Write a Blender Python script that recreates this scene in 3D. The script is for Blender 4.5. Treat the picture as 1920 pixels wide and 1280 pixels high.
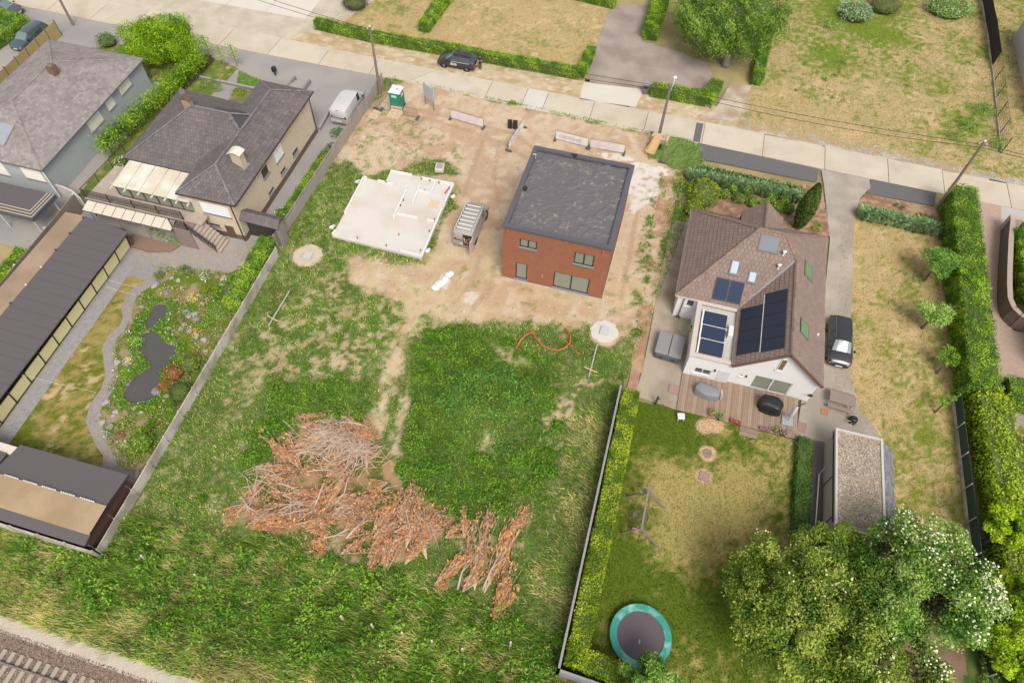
import bpy, bmesh, math, random
import numpy as np
from mathutils import Vector, Matrix
random.seed(7); rng = np.random.default_rng(11)
scene = bpy.context.scene
for o in list(bpy.data.objects): bpy.data.objects.remove(o)
# ------------------------------------------------------------------ camera, sky, sun, exposure
CAM_H, PITCH, ROLL, YAW, FPX = 44.85, .9573, .0321, .2476, 1280.0
_fw = Vector((0, math.cos(PITCH), -math.sin(PITCH))); _up = Vector((0, math.sin(PITCH), math.cos(PITCH))); _rt = Vector((1, 0, 0))
_rt, _up = math.cos(ROLL)*_rt + math.sin(ROLL)*_up, -math.sin(ROLL)*_rt + math.cos(ROLL)*_up
_RZ = Matrix.Rotation(YAW, 3, 'Z'); _rt, _up, _fw = _RZ@_rt, _RZ@_up, _RZ@_fw
cd = bpy.data.cameras.new('camera'); cam = bpy.data.objects.new('camera', cd); scene.collection.objects.link(cam)
cd.sensor_width = 36; cd.lens = 24; cd.clip_end = 2000
M3 = Matrix((_rt, _up, -_fw)).transposed(); cam.matrix_world = Matrix.Translation((0, 0, CAM_H)) @ M3.to_4x4()
scene.camera = cam
SUN_EL, SUN_AZ = math.radians(52), math.radians(148)      # azimuth the light comes from, clockwise from +Y
w = bpy.data.worlds.new('World'); scene.world = w; w.use_nodes = True
nt = w.node_tree; bg = nt.nodes['Background']
sky = nt.nodes.new('ShaderNodeTexSky'); sky.sky_type = 'NISHITA'; sky.sun_disc = False
sky.sun_elevation = SUN_EL; sky.sun_rotation = SUN_AZ; sky.air_density = 1.0; sky.dust_density = 4.0; sky.ozone_density = 1.0
hs = nt.nodes.new('ShaderNodeHueSaturation'); hs.inputs['Saturation'].default_value = .25    # overcast: grey-white sky
nt.links.new(sky.outputs[0], hs.inputs['Color']); nt.links.new(hs.outputs[0], bg.inputs['Color'])
bg.inputs['Strength'].default_value = .135
sd = bpy.data.lights.new('sun', 'SUN'); sd.energy = 1.45; sd.angle = math.radians(24); sd.color = (1, .96, .9)
so = bpy.data.objects.new('sun', sd); scene.collection.objects.link(so)
_d = Vector((math.sin(SUN_AZ)*math.cos(SUN_EL), math.cos(SUN_AZ)*math.cos(SUN_EL), math.sin(SUN_EL)))
so.rotation_euler = _d.to_track_quat('Z', 'Y').to_euler()
vs = scene.view_settings; vs.view_transform = 'Standard'; vs.look = 'None'; vs.gamma = 1; vs.use_curve_mapping = False
vs.exposure = 0.62
scene.render.engine = 'CYCLES'
# ------------------------------------------------------------------ survey: a pixel of the photo -> the point of the place at height z
def S(px, py, z=0.):
    d = _fw*FPX + _rt*(px-960) - _up*(py-640); t = (z-CAM_H)/d.z
    return Vector((d.x*t, d.y*t, z))
def SS(pts, z=0.): return [tuple(S(p[0], p[1], z)[:2]) for p in pts]
# ------------------------------------------------------------------ colours and materials
K = .70
def lin(c): c /= 255.; return c/12.92 if c <= .04045 else ((c+.055)/1.055)**2.4
def C(r, g, b, k=K):
    r, g, b = lin(r), lin(g), lin(b); l = .3*r+.59*g+.11*b; s = .10 if k <= .7 else -.03
    return tuple(max(.002, c*(1-s)+l*s)*k for c in (r, g, b))
MATS = {}
def mat(name, col, rough=.8, amp=.12, scale=3., fine=30., bump=.0, bscale=40., metal=0., spec=.35, col2=None, c2scale=.6, c2thr=.5, attr=False, transl=0., coat=0., brick=None, wave=None):
    if name in MATS: return MATS[name]
    m = bpy.data.materials.new(name); m.use_nodes = True; MATS[name] = m
    n = m.node_tree.nodes; l = m.node_tree.links; b = n['Principled BSDF']
    b.inputs['Roughness'].default_value = rough; b.inputs['Metallic'].default_value = metal; b.inputs['Specular IOR Level'].default_value = spec
    if coat: b.inputs['Coat Weight'].default_value = coat; b.inputs['Coat Roughness'].default_value = .05
    g = n.new('ShaderNodeNewGeometry')
    def noise(s, d=4):
        t = n.new('ShaderNodeTexNoise'); t.inputs['Scale'].default_value = s; t.inputs['Detail'].default_value = d; l.new(g.outputs['Position'], t.inputs['Vector']); return t
    if attr:
        a = n.new('ShaderNodeAttribute'); a.attribute_name = 'Col'; base = a.outputs['Color']
    else:
        r = n.new('ShaderNodeRGB'); r.outputs[0].default_value = (*col, 1); base = r.outputs[0]
    if col2:
        t = noise(c2scale, 6); mr = n.new('ShaderNodeMapRange'); mr.inputs['From Min'].default_value = c2thr-.1; mr.inputs['From Max'].default_value = c2thr+.1
        l.new(t.outputs['Fac'], mr.inputs['Value']); mx = n.new('ShaderNodeMix'); mx.data_type = 'RGBA'; l.new(mr.outputs[0], mx.inputs[0]); l.new(base, mx.inputs[6]); mx.inputs[7].default_value = (*col2, 1); base = mx.outputs[2]
    if brick:
        bt = n.new('ShaderNodeTexBrick'); bt.inputs['Scale'].default_value = 1; bt.inputs['Brick Width'].default_value = brick[0]; bt.inputs['Row Height'].default_value = brick[1]; bt.inputs['Mortar Size'].default_value = brick[2]
        bt.inputs['Color1'].default_value = (1, 1, 1, 1); bt.inputs['Color2'].default_value = (.8, .78, .78, 1); bt.inputs['Mortar'].default_value = (*brick[3], 1); bt.inputs['Bias'].default_value = -.2
        cx = n.new('ShaderNodeSeparateXYZ'); l.new(g.outputs['Position'], cx.inputs[0]); cc = n.new('ShaderNodeCombineXYZ')
        if brick[4] == 'wall':
            ad = n.new('ShaderNodeMath'); ad.operation = 'ADD'; l.new(cx.outputs[0], ad.inputs[0]); l.new(cx.outputs[1], ad.inputs[1]); l.new(ad.outputs[0], cc.inputs[0]); l.new(cx.outputs[2], cc.inputs[1])
        else: l.new(cx.outputs[0], cc.inputs[0]); l.new(cx.outputs[1], cc.inputs[1])
        l.new(cc.outputs[0], bt.inputs['Vector'])
        mx = n.new('ShaderNodeMix'); mx.data_type = 'RGBA'; mx.blend_type = 'MULTIPLY'; mx.inputs[0].default_value = 1; l.new(base, mx.inputs[6]); l.new(bt.outputs['Color'], mx.inputs[7]); base = mx.outputs[2]
    # value variation: a coarse and a fine noise
    t1 = noise(scale, 5); t2 = noise(fine, 3)
    ma = n.new('ShaderNodeMath'); ma.operation = 'MULTIPLY_ADD'; ma.inputs[1].default_value = 2*amp; ma.inputs[2].default_value = 1-amp; l.new(t1.outputs['Fac'], ma.inputs[0])
    mb_ = n.new('ShaderNodeMath'); mb_.operation = 'MULTIPLY_ADD'; mb_.inputs[1].default_value = 2*amp; mb_.inputs[2].default_value = 1-amp; l.new(t2.outputs['Fac'], mb_.inputs[0])
    mm = n.new('ShaderNodeMath'); mm.operation = 'MULTIPLY'; l.new(ma.outputs[0], mm.inputs[0]); l.new(mb_.outputs[0], mm.inputs[1])
    vm = n.new('ShaderNodeVectorMath'); vm.operation = 'SCALE'; l.new(base, vm.inputs[0]); l.new(mm.outputs[0], vm.inputs['Scale']); l.new(vm.outputs[0], b.inputs['Base Color'])
    if wave:
        wv = n.new('ShaderNodeTexWave'); wv.inputs['Scale'].default_value = wave[0]; wv.bands_direction = wave[1]; l.new(g.outputs['Position'], wv.inputs['Vector'])
        bp = n.new('ShaderNodeBump'); bp.inputs['Strength'].default_value = wave[2]; bp.inputs['Distance'].default_value = .05; l.new(wv.outputs['Fac'], bp.inputs['Height']); l.new(bp.outputs[0], b.inputs['Normal'])
    elif bump:
        t3 = noise(bscale, 4); bp = n.new('ShaderNodeBump'); bp.inputs['Strength'].default_value = bump; bp.inputs['Distance'].default_value = .05; l.new(t3.outputs['Fac'], bp.inputs['Height']); l.new(bp.outputs[0], b.inputs['Normal'])
    if transl:
        tr = n.new('ShaderNodeBsdfTranslucent'); l.new(vm.outputs[0], tr.inputs['Color']); ms = n.new('ShaderNodeMixShader'); ms.inputs[0].default_value = transl
        l.new(b.outputs[0], ms.inputs[1]); l.new(tr.outputs[0], ms.inputs[2]); l.new(ms.outputs[0], n['Material Output'].inputs['Surface'])
    return m
LEAF = mat('leaf', None, .6, .08, 2., 10., attr=True, transl=.28, spec=.25)
SOIL = mat('ground_cover', None, .95, .14, 1.2, 9., attr=True, bump=.6, bscale=14, spec=.1)
TILE = mat('roof_tile', None, .8, .1, 1.5, 25., attr=True, bump=.15, spec=.3)
STONE = mat('stone', None, .9, .2, 2, 12., attr=True, bump=.5, bscale=8, spec=.2)
# ------------------------------------------------------------------ objects
def link(o, parent=None):
    scene.collection.objects.link(o)
    if parent: o.parent = parent
    return o
def tag(o, label=None, cat=None, group=None, kind=None):
    if label: o['label'] = label
    if cat: o['category'] = cat
    if group: o['group'] = group
    if kind: o['kind'] = kind
    return o
def thing(name, label, cat, loc=(0, 0, 0), rz=0., group=None):
    o = bpy.data.objects.new(name, None); link(o); o.empty_display_size = .2
    o.location = (loc[0], loc[1], loc[2] if len(loc) > 2 else 0); o.rotation_euler = (0, 0, rz)
    return tag(o, label, cat, group)
def copy_tree(o, parent=None):
    c = o.copy(); link(c); c.parent = parent
    for ch in list(o.children): copy_tree(ch, c)
    return c
class MB:
    def __init__(s): s.v = []; s.f = []; s.c = []
    def add(s, vs, fs, col=None):
        k = len(s.v); s.v += [tuple(v) for v in vs]; s.f += [tuple(i+k for i in f) for f in fs]; s.c += [col]*len(vs); return s
    def box(s, x0, x1, y0, y1, z0, z1, col=None):
        return s.add([(x0,y0,z0),(x1,y0,z0),(x1,y1,z0),(x0,y1,z0),(x0,y0,z1),(x1,y0,z1),(x1,y1,z1),(x0,y1,z1)], [(0,3,2,1),(4,5,6,7),(0,1,5,4),(1,2,6,5),(2,3,7,6),(3,0,4,7)], col)
    def bar(s, a, b, w, h, up=(0, 0, 1), col=None):
        a, b = Vector(a), Vector(b); d = (b-a).normalized(); u = Vector(up); sd_ = d.cross(u)
        if sd_.length < 1e-4: sd_ = d.cross(Vector((1, 0, 0)))
        sd_.normalize(); u = sd_.cross(d); p = []
        for e in (a, b):
            for i, j in ((-1,-1),(1,-1),(1,1),(-1,1)): p.append(e + sd_*(w/2*i) + u*(h/2*j))
        return s.add(p, [(0,1,2,3),(7,6,5,4),(0,4,5,1),(1,5,6,2),(2,6,7,3),(3,7,4,0)], col)
    def prism(s, pts, z0, z1, col=None):
        n = len(pts); a = sum(pts[i][0]*pts[(i+1)%n][1]-pts[(i+1)%n][0]*pts[i][1] for i in range(n))
        if a < 0: pts = list(pts)[::-1]
        zt = z1 if isinstance(z1, (list, tuple)) else [z1]*n
        if a < 0 and isinstance(z1, (list, tuple)): zt = list(zt)[::-1]
        return s.add([(p[0],p[1],z0) for p in pts]+[(p[0],p[1],zt[i]) for i, p in enumerate(pts)],
                     [tuple(range(n))[::-1], tuple(range(n, 2*n))]+[(i,(i+1)%n,n+(i+1)%n,n+i) for i in range(n)], col)
    def slab(s, pts, t, col=None):          # planar polygon of 3-d points, thickness t downwards
        n = len(pts); return s.add(list(pts)+[(p[0],p[1],p[2]-t) for p in pts], [tuple(range(n)), tuple(range(n, 2*n))[::-1]]+[(i, n+i, n+(i+1)%n, (i+1)%n) for i in range(n)], col)
    def tube(s, path, r, n=8, col=None, cap=True):
        path = [Vector(p) for p in path]; k = len(path); rr = r if isinstance(r, (list, tuple)) else [r]*k; vs = []
        for i, p in enumerate(path):
            d = (path[min(i+1, k-1)]-path[max(i-1, 0)]).normalized(); a = d.cross(Vector((0, 0, 1)))
            if a.length < 1e-3: a = Vector((1, 0, 0))
            a.normalize(); b = d.cross(a)
            vs += [p + (a*math.cos(2*math.pi*j/n)+b*math.sin(2*math.pi*j/n))*rr[i] for j in range(n)]
        fs = [(i*n+j, i*n+(j+1)%n, (i+1)*n+(j+1)%n, (i+1)*n+j) for i in range(k-1) for j in range(n)]
        if cap: fs += [tuple(range(n))[::-1], tuple((k-1)*n+j for j in range(n))]
        return s.add(vs, fs, col)
    def lathe(s, prof, n=20, o=(0, 0, 0), col=None, cap=True, loop=False):
        k = len(prof); vs = [(o[0]+r*math.cos(2*math.pi*j/n), o[1]+r*math.sin(2*math.pi*j/n), o[2]+z) for r, z in prof for j in range(n)]
        fs = [(i*n+j, i*n+(j+1)%n, (i+1)*n+(j+1)%n, (i+1)*n+j) for i in range(k-1) for j in range(n)]
        if loop: fs += [((k-1)*n+j, (k-1)*n+(j+1)%n, (j+1)%n, j) for j in range(n)]; cap = False
        if cap and prof[0][0] > 0: fs.append(tuple(range(n))[::-1])
        if cap and prof[-1][0] > 0: fs.append(tuple((k-1)*n+j for j in range(n)))
        return s.add(vs, fs, col)
    def mesh(s, name, m=None, smooth=False):
        me = bpy.data.meshes.new(name); me.from_pydata(s.v, [], s.f)
        if any(c is not None for c in s.c):
            ca = me.color_attributes.new('Col', 'FLOAT_COLOR', 'POINT'); ca.data.foreach_set('color', np.array([(*(c or (.5,.5,.5)), 1) for c in s.c], dtype=np.float32).ravel())
        if m: me.materials.append(m)
        if smooth: me.polygons.foreach_set('use_smooth', [True]*len(me.polygons)); me.set_sharp_from_angle(angle=math.radians(35 if smooth is True else smooth))
        me.update(); return me
    def build(s, name, m, parent=None, smooth=False, bevel=0., loc=None):
        o = link(bpy.data.objects.new(name, s.mesh(name, m, smooth)), parent)
        if bevel: b = o.modifiers.new('bevel', 'BEVEL'); b.width = bevel; b.segments = 2; b.limit_method = 'ANGLE'
        if loc: o.location = loc
        return o
def inst(name, me, parent, loc=(0, 0, 0), rz=0., sc=None):
    o = bpy.data.objects.new(name, me); link(o, parent); o.location = loc; o.rotation_euler = (0, 0, rz)
    if sc: o.scale = sc if isinstance(sc, (tuple, list)) else (sc,)*3
    return o
# fast numpy meshes
def npmesh(name, V, nper, m, parent=None, cols=None, faces=None):
    me = bpy.data.meshes.new(name); n = len(V)
    me.vertices.add(n); me.vertices.foreach_set('co', np.asarray(V, np.float32).ravel())
    if faces is None: idx = np.arange(n, dtype=np.int32); nf = n//nper
    else: idx = np.asarray(faces, np.int32).ravel(); nf = len(faces)
    me.loops.add(len(idx)); me.loops.foreach_set('vertex_index', idx); me.polygons.add(nf)
    me.polygons.foreach_set('loop_start', np.arange(0, nf*nper, nper, dtype=np.int32)); me.update(calc_edges=True)
    if cols is not None:
        ca = me.color_attributes.new('Col', 'FLOAT_COLOR', 'POINT'); cc = np.ones((n, 4), np.float32); cc[:, :3] = cols; ca.data.foreach_set('color', cc.ravel())
    me.materials.append(m); return link(bpy.data.objects.new(name, me), parent)
def unit(a): return a/np.maximum(np.linalg.norm(a, axis=-1, keepdims=True), 1e-6)
def leafmesh(name, P, N, size, cols, parent=None, m=None, aspect=.55, wild=.8):
    n = len(P); nn = unit(N + wild*rng.normal(size=(n, 3))); t = unit(np.cross(nn, rng.normal(size=(n, 3)))); b = np.cross(nn, t)
    sz = (np.asarray(size)*rng.uniform(.6, 1.3, n))[:, None]*.5
    V = np.stack([P-t*sz, P+b*sz*aspect+nn*sz*.15, P+t*sz, P-b*sz*aspect+nn*sz*.15], 1).reshape(-1, 3)
    return npmesh(name, V, 4, m or LEAF, parent, np.repeat(cols, 4, 0))
def blademesh(name, P, h, wd, cols, parent=None, lean=.35, wind=(0, 0), m=None, tipcol=None):
    n = len(P); a = rng.uniform(0, 2*math.pi, n); s = np.stack([np.cos(a), np.sin(a), np.zeros(n)], 1)
    a2 = rng.uniform(0, 2*math.pi, n); ln = (rng.uniform(0, lean, n)*h)[:, None]
    tip = P + np.stack([np.cos(a2), np.sin(a2), np.zeros(n)], 1)*ln + np.stack([wind[0]*h, wind[1]*h, h], 1)
    wdv = (np.asarray(wd)*np.ones(n))[:, None]*.5
    V = np.stack([P-s*wdv, P+s*wdv, tip], 1).reshape(-1, 3); cc = np.repeat(cols, 3, 0)
    if tipcol is not None: cc[2::3] = tipcol
    return npmesh(name, V, 3, m or LEAF, parent, cc)
def vnoise(x, y, seed=0):
    ix = np.floor(x).astype(np.int64); iy = np.floor(y).astype(np.int64); fx = x-ix; fy = y-iy; fx = fx*fx*(3-2*fx); fy = fy*fy*(3-2*fy)
    def h(a, b):
        v = (a*374761393 + b*668265263 + seed*1442695041) & 0xffffffff; v = ((v ^ (v >> 13))*1274126177) & 0xffffffff; v = v ^ (v >> 16); return (v & 0xffff)/65535.
    return (h(ix,iy)*(1-fx)+h(ix+1,iy)*fx)*(1-fy)+(h(ix,iy+1)*(1-fx)+h(ix+1,iy+1)*fx)*fy
def fbm(x, y, seed=0, o=4):
    r = 0; a = .5; t = 0
    for i in range(o): r = r + a*vnoise(x*2**i, y*2**i, seed+i*17); t += a; a *= .5
    return r/t
def pip(x, y, poly):
    r = np.zeros(x.shape, bool); n = len(poly)
    for i in range(n):
        x0, y0 = poly[i]; x1, y1 = poly[(i+1)%n]; c = ((y0 > y) != (y1 > y)); xx = (x1-x0)*(y-y0)/((y1-y0) if y1 != y0 else 1e-9)+x0; r ^= c & (x < xx)
    return r
def mixc(a, b, t): t = np.clip(t, 0, 1)[:, None]; return np.asarray(a)*(1-t)+np.asarray(b)*t
def sst(a, b, v): t = np.clip((v-a)/(b-a), 0, 1); return t*t*(3-2*t)
def sheet(name, pts, z, m, world=False, t=.02, kind='structure', parent=None):
    p = pts if world else SS(pts); o = MB().prism(p, z-t, z).build(name, m, parent)
    if kind and not parent: tag(o, kind=kind)
    return o
def grid(name, poly, res, z, colfn, hfn=None, m=None):
    xs = [p[0] for p in poly]; ys = [p[1] for p in poly]; gx = np.arange(min(xs), max(xs)+res, res); gy = np.arange(min(ys), max(ys)+res, res)
    X, Y = np.meshgrid(gx, gy, indexing='ij'); x, y = X.ravel(), Y.ravel(); H = hfn(x, y) if hfn else 0*x
    nx, ny = len(gx), len(gy); I = np.arange(nx*ny).reshape(nx, ny)
    cxm = (X[:-1, :-1]+res/2).ravel(); cym = (Y[:-1, :-1]+res/2).ravel(); ins = pip(cxm, cym, poly)
    F = np.stack([I[:-1, :-1], I[1:, :-1], I[1:, 1:], I[:-1, 1:]], -1).reshape(-1, 4)[ins]
    used, inv = np.unique(F, return_inverse=True); V = np.stack([x, y, H+z], 1)[used]
    return tag(npmesh(name, V, 4, m or SOIL, None, colfn(x[used], y[used]), inv.reshape(-1, 4)), kind='structure')
def scatter(poly, per_m2):
    xs = [p[0] for p in poly]; ys = [p[1] for p in poly]; A = (max(xs)-min(xs))*(max(ys)-min(ys)); n = int(A*per_m2)
    x = rng.uniform(min(xs), max(xs), n); y = rng.uniform(min(ys), max(ys), n); k = pip(x, y, poly); return x[k], y[k]
def rotp(x, y, a): c, s = math.cos(a), math.sin(a); return c*x-s*y, s*x+c*y
def palcols(n, pal, jit=.22):
    p = np.array(pal)[rng.integers(0, len(pal), n)]; return p*rng.uniform(1-jit, 1+jit, (n, 1))
# ================================================================== SETTING: ground, roads, lawns
G_ = np.array
c_soil, c_soil2, c_clay = G_(C(212,186,152)), G_(C(200,166,132)), G_(C(196,152,126))
c_green, c_lush, c_dry, c_straw = G_(C(122,136,66,.72)), G_(C(84,112,44,.72)), G_(C(196,166,108)), G_(C(206,180,126))
far = MB().prism([(-700,-700),(700,-700),(700,900),(-700,900)], -1.5, -.12).build('ground', mat('far_field', C(140,136,80), .95, .3, .05, .6, bump=.3, col2=C(180,160,105), c2scale=.08)); tag(far, kind='structure')
# ---- the building plot
PLOT = [(-30.35,57.5),(-30.6,47),(-30.2,36),(-29.7,22),(-28.3,7),(-31,6.9),(-46,6.6),(-46,1.75),(48,1.75),(48,7.4),(1.5,7.6),(1.5,28.6),(2.3,33),(3.9,47),(4.6,57.6),(3.2,59.95),(-28,61),(-30.6,60.8)]
zw = lambda pts: SS(pts)
Z_SAND = zw([(640,245),(700,190),(760,150),(1000,205),(1225,255),(1300,285),(1262,330),(1250,420),(1225,560),(1190,640),(1110,610),(930,600),(830,600),(690,545),(650,520),(645,480),(800,490),(860,365),(840,330),(740,315),(690,330),(625,300)])
Z_LEFT = zw([(640,300),(690,330),(620,440),(640,478),(800,486),(798,505),(640,500),(560,530),(470,620),(500,560),(560,400)])
Z_STRIP = zw([(1238,320),(1252,330),(1228,420),(1222,500),(1208,560),(1200,640),(1180,640),(1190,540),(1200,450),(1222,380)])
Z_MID = zw([(450,620),(640,500),(830,600),(780,690),(690,705),(510,720),(400,760)])
Z_DIRT = zw([(645,478),(800,503),(870,545),(800,535),(655,508)])
Z_TRK = [zw([(775,560),(800,565),(760,640),(715,790),(700,880),(680,870),(700,760),(738,640)]), zw([(845,560),(875,570),(815,640),(762,790),(748,920),(722,930),(745,780),(790,640)])]
Z_L1 = zw([(510,720),(690,705),(692,790),(640,780),(560,790),(480,900),(450,880)])
Z_L2 = zw([(765,640),(830,608),(930,622),(980,650),(1040,690),(1058,800),(1052,880),(950,965),(860,990),(732,915),(765,750)])
Z_BARE = [zw([(890,825),(918,822),(928,858),(905,870)]), zw([(1010,760),(1080,720),(1140,690),(1090,780),(1060,850),(1030,830)]), zw([(600,640),(680,640),(690,700),(620,700)]), zw([(900,640),(970,650),(1000,690),(930,690)])]
Z_BRUSH = zw([(455,950),(560,775),(700,800),(765,915),(840,950),(830,1010),(700,1065),(600,1005),(470,1000)])
Z_WHITE = [zw([(1190,305),(1258,318),(1228,372),(1185,405),(1175,340)]), zw([(1120,285),(1165,285),(1190,300),(1140,300)]), zw([(830,505),(850,510),(840,545),(815,540)]), zw([(1120,400),(1150,405),(1130,560),(1105,560)]), zw([(870,545),(900,545),(890,575),(865,570)])]
mound_c = S(915, 775)[:2]
def plot_h(x, y):
    g = np.exp(-(((x-mound_c[0])/3.6)**2+((y-mound_c[1])/3.2)**2)*1.1)*2.0
    return .06*(fbm(x*.5, y*.5, 3)-.5) + g*(.72+.5*fbm(x*.9, y*.9, 4))
def plot_f(x, y):
    jx = x+1.6*(fbm(x*.7, y*.7, 21)-.5); jy = y+1.6*(fbm(x*.7, y*.7, 22)-.5)
    n1 = fbm(x*.45, y*.45, 5, 5); n2 = fbm(x*1.3, y*1.3, 9, 4)
    n4 = fbm(x*3.1, y*3.1, 13, 3); cov = .52+.46*sst(.34, .54, .3*n1+.3*n2+.4*n4); h = .12+.12*n1; kind = np.zeros(x.shape, int)
    JJ = [(2.6*(fbm(x*.8+q*7, y*.8, 25+q)-.5)+.5*(fbm(x*4, y*4+q*5, 35+q, 2)-.5), 2.6*(fbm(x*.8, y*.8+q*9, 45+q)-.5)+.5*(fbm(x*4+q*3, y*4, 55+q, 2)-.5)) for q in range(4)]
    def z(poly, c, hh=None, k=None):
        m = sum(pip(x+a, y+b, poly).astype(float) for a, b in JJ)/4; cov[:] = cov*(1-m)+c*m; i = m > .5
        if hh is not None: h[i] = hh
        if k is not None: kind[i] = k
    z(Z_MID, .40+.56*sst(.38, .58, .5*n2+.5*n4), .2)
    z(Z_SAND, .06*sst(.45, .7, n2)+.4*sst(.62, .72, n2)*(y < 44)*(x > -24), .12)
    wl = pip(jx, jy, zw([(640,245),(700,195),(820,230),(870,300),(860,365),(740,315),(640,310)])); cov[wl] = (.10+.42*sst(.50, .66, .4*n2+.6*n4))[wl]; h[wl] = .16
    z(zw([(745,315),(810,296),(850,312),(852,330),(800,330)]), .9, .25)
    z(Z_LEFT, .6+.38*sst(.35, .6, n4), .28); z(Z_STRIP, .85*sst(.40, .54, .5*n2+.5*n4), .22)
    z(Z_DIRT, .12); 
    for t in Z_TRK: z(t, .32*sst(.45, .65, n2), .12)
    z(Z_L1, .75+.25*n4, .34, 1); z(Z_L2, .82+.18*n4, .34, 1)
    for b in Z_BARE: z(b, .3+.6*sst(.40, .60, n4), .14)
    for rc, rr_ in (((-27.4,34.4),1.3),((-.75,33.4),1.2)): cov[np.hypot(x-rc[0], y-rc[1]) < rr_] = 0
    z(Z_BRUSH, .75*sst(.40, .52, n2), .2, 2)
    i = (jy < 9.8+.9*(x > -20)) & ~pip(jx, jy, Z_L2); cov[i] = (.8+.2*n4)[i]; h[i] = .42; kind[i] = 3
    i = (x > -1.6+.2*n1) & (x < 1.4) & (y < 27) & (y > 10); kind[i] = 4; cov[i] = .75; h[i] = .42
    return np.clip(cov, 0, 1), h, kind
def plot_col(x, y):
    cov, h, kind = plot_f(x, y); n = fbm(x*.6, y*.6, 31, 5); n3 = fbm(x*2.2, y*2.2, 77, 3)
    s = mixc(c_soil, c_soil2, sst(.40, .62, n)); s = mixc(s, c_clay, sst(.54, .78, n3)*.55*((y > 50) | ((y < 37) & (x > -14))))
    s = mixc(s, G_(C(220,198,168)), sst(.55, .75, fbm(x*1.1, y*1.1, 41))*.7)
    for pl in ([(905,265),(880,330),(870,365)],[(935,275),(925,330),(935,380)],[(900,480),(885,530),(850,570)],[(930,490),(920,540),(885,580)],[(1215,330),(1190,420),(1165,560)],[(760,200),(860,225),(960,250),(1030,300)],[(765,212),(855,238),(945,268),(990,300)]):
        q = [S(*a_) for a_ in pl]; dmin = np.full(x.shape, 9.)
        for a_, b_ in zip(q[:-1], q[1:]):
            ex, ey = b_.x-a_.x, b_.y-a_.y; tt = np.clip(((x-a_.x)*ex+(y-a_.y)*ey)/(ex*ex+ey*ey), 0, 1); dmin = np.minimum(dmin, np.hypot(x-a_.x-tt*ex, y-a_.y-tt*ey))
        s = mixc(s, G_(C(176,146,112)), sst(.32, .1, dmin+.3*(n3-.5))*.55)
    for wz in Z_WHITE: s = mixc(s, G_(C(232,222,212)), pip(x+.8*(n3-.5), y+.8*(n-.5), wz)*sst(.25, .5, n3)*.9)
    s = mixc(s, c_straw, (y < 40)*.45*sst(.35, .6, n3)); s[kind == 2] = mixc(s, G_(C(176,130,88)), np.full(len(x), .75))[kind == 2]
    gcol = mixc(c_green, c_lush, sst(.3, .8, cov))
    return mixc(s, gcol, sst(.1, .95, cov)*.9)
plot = grid('building_plot', PLOT, .2, 0, plot_col, plot_h)
# grass and weeds on the plot: nobody could count them
gx, gy = scatter(PLOT, 300); kx = gx < 13; gx, gy = gx[kx], gy[kx]; cov, hh, kd = plot_f(gx, gy); keep = rng.uniform(0, 1, len(gx)) < np.clip(cov, 0, 1)**1.5*np.where(kd == 3, .85, .62)
gx, gy, hh, kd = gx[keep], gy[keep], hh[keep], kd[keep]; n = len(gx); tn = fbm(gx*.8, gy*.8, 51)
pal = palcols(n, [C(94,130,42,1.12), C(112,146,50,1.12), C(76,114,38,1.12), C(134,160,62,1.12), C(88,124,50,1.12)]); st = palcols(n, [C(206,190,136,1.1), C(192,182,120,1.1), C(172,174,100,1.1)])
psr = np.where(kd == 3, .12+.6*sst(.46, .64, tn)+.3*sst(4.6, 3.2, gy+1.2*(tn-.5)), np.where(kd == 4, .25+.6*sst(.44, .6, tn), np.where(kd == 1, .04, .12+.3*sst(.45, .65, tn)))); isst = rng.uniform(0, 1, n) < psr
gc = np.where(isst[:, None], st, pal)*(.45+1.1*fbm(gx*.8, gy*.8, 57, 5))[:, None]; hh = hh*rng.uniform(.5, 1.25, n)*np.where(kd == 3, 1.2, 1.)
PZ = np.stack([gx, gy, plot_h(gx, gy)-.01], 1)
m1 = kd < 3
tag(blademesh('wild_grass', PZ[m1], hh[m1], .055, gc[m1], lean=1.3), 'patchy green grass and weeds over the sandy building plot', 'grass', kind='stuff')
tag(blademesh('tall_grass', PZ[~m1], hh[~m1], .06, gc[~m1], lean=.9, wind=(-.6, -.25)), 'tall leaning grass with straw-coloured tips along the railway and grey fence', 'grass', kind='stuff')
# leafy weeds
wx, wy = scatter(PLOT, 120); kx = wx < 13; wx, wy = wx[kx], wy[kx]; cov, wh, kd = plot_f(wx, wy); wn = fbm(wx*.55, wy*.55, 61); wn2 = fbm(wx*1.4, wy*1.4, 66)
pr = np.where(kd == 1, .95, np.where(kd == 3, (.2+1.5*sst(.43, .57, wn2))*(.25+.95*sst(3.6, 5.0, wy+1.5*(wn-.5))), np.where(kd == 4, .25, .35*cov**2*sst(.4, .6, wn))))
keep = rng.uniform(0, 1, len(wx)) < pr*cov; wx, wy, kd, wn, wn2 = wx[keep], wy[keep], kd[keep], wn[keep], wn2[keep]; n = len(wx)
lump = np.where(kd == 3, .95*sst(.44, .66, wn2)+.1, np.where(kd == 1, .42*sst(.38, .66, wn2)+.06, .12))
WP = np.stack([wx, wy, plot_h(wx, wy)+lump*rng.uniform(.3, 1.05, n)+.03], 1); NN = np.tile(G_([0, 0, 1.]), (n, 1))
inm0 = np.exp(-(((wx-mound_c[0])/3.4)**2+((wy-mound_c[1])/3.2)**2)) > .3
WP[:, 2] += inm0*.55*sst(.42, .62, fbm(wx*1.9, wy*1.9, 81, 3))*rng.uniform(.4, 1, n)
inmound = np.exp(-(((wx-mound_c[0])/3.4)**2+((wy-mound_c[1])/3.2)**2)) > .36
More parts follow.
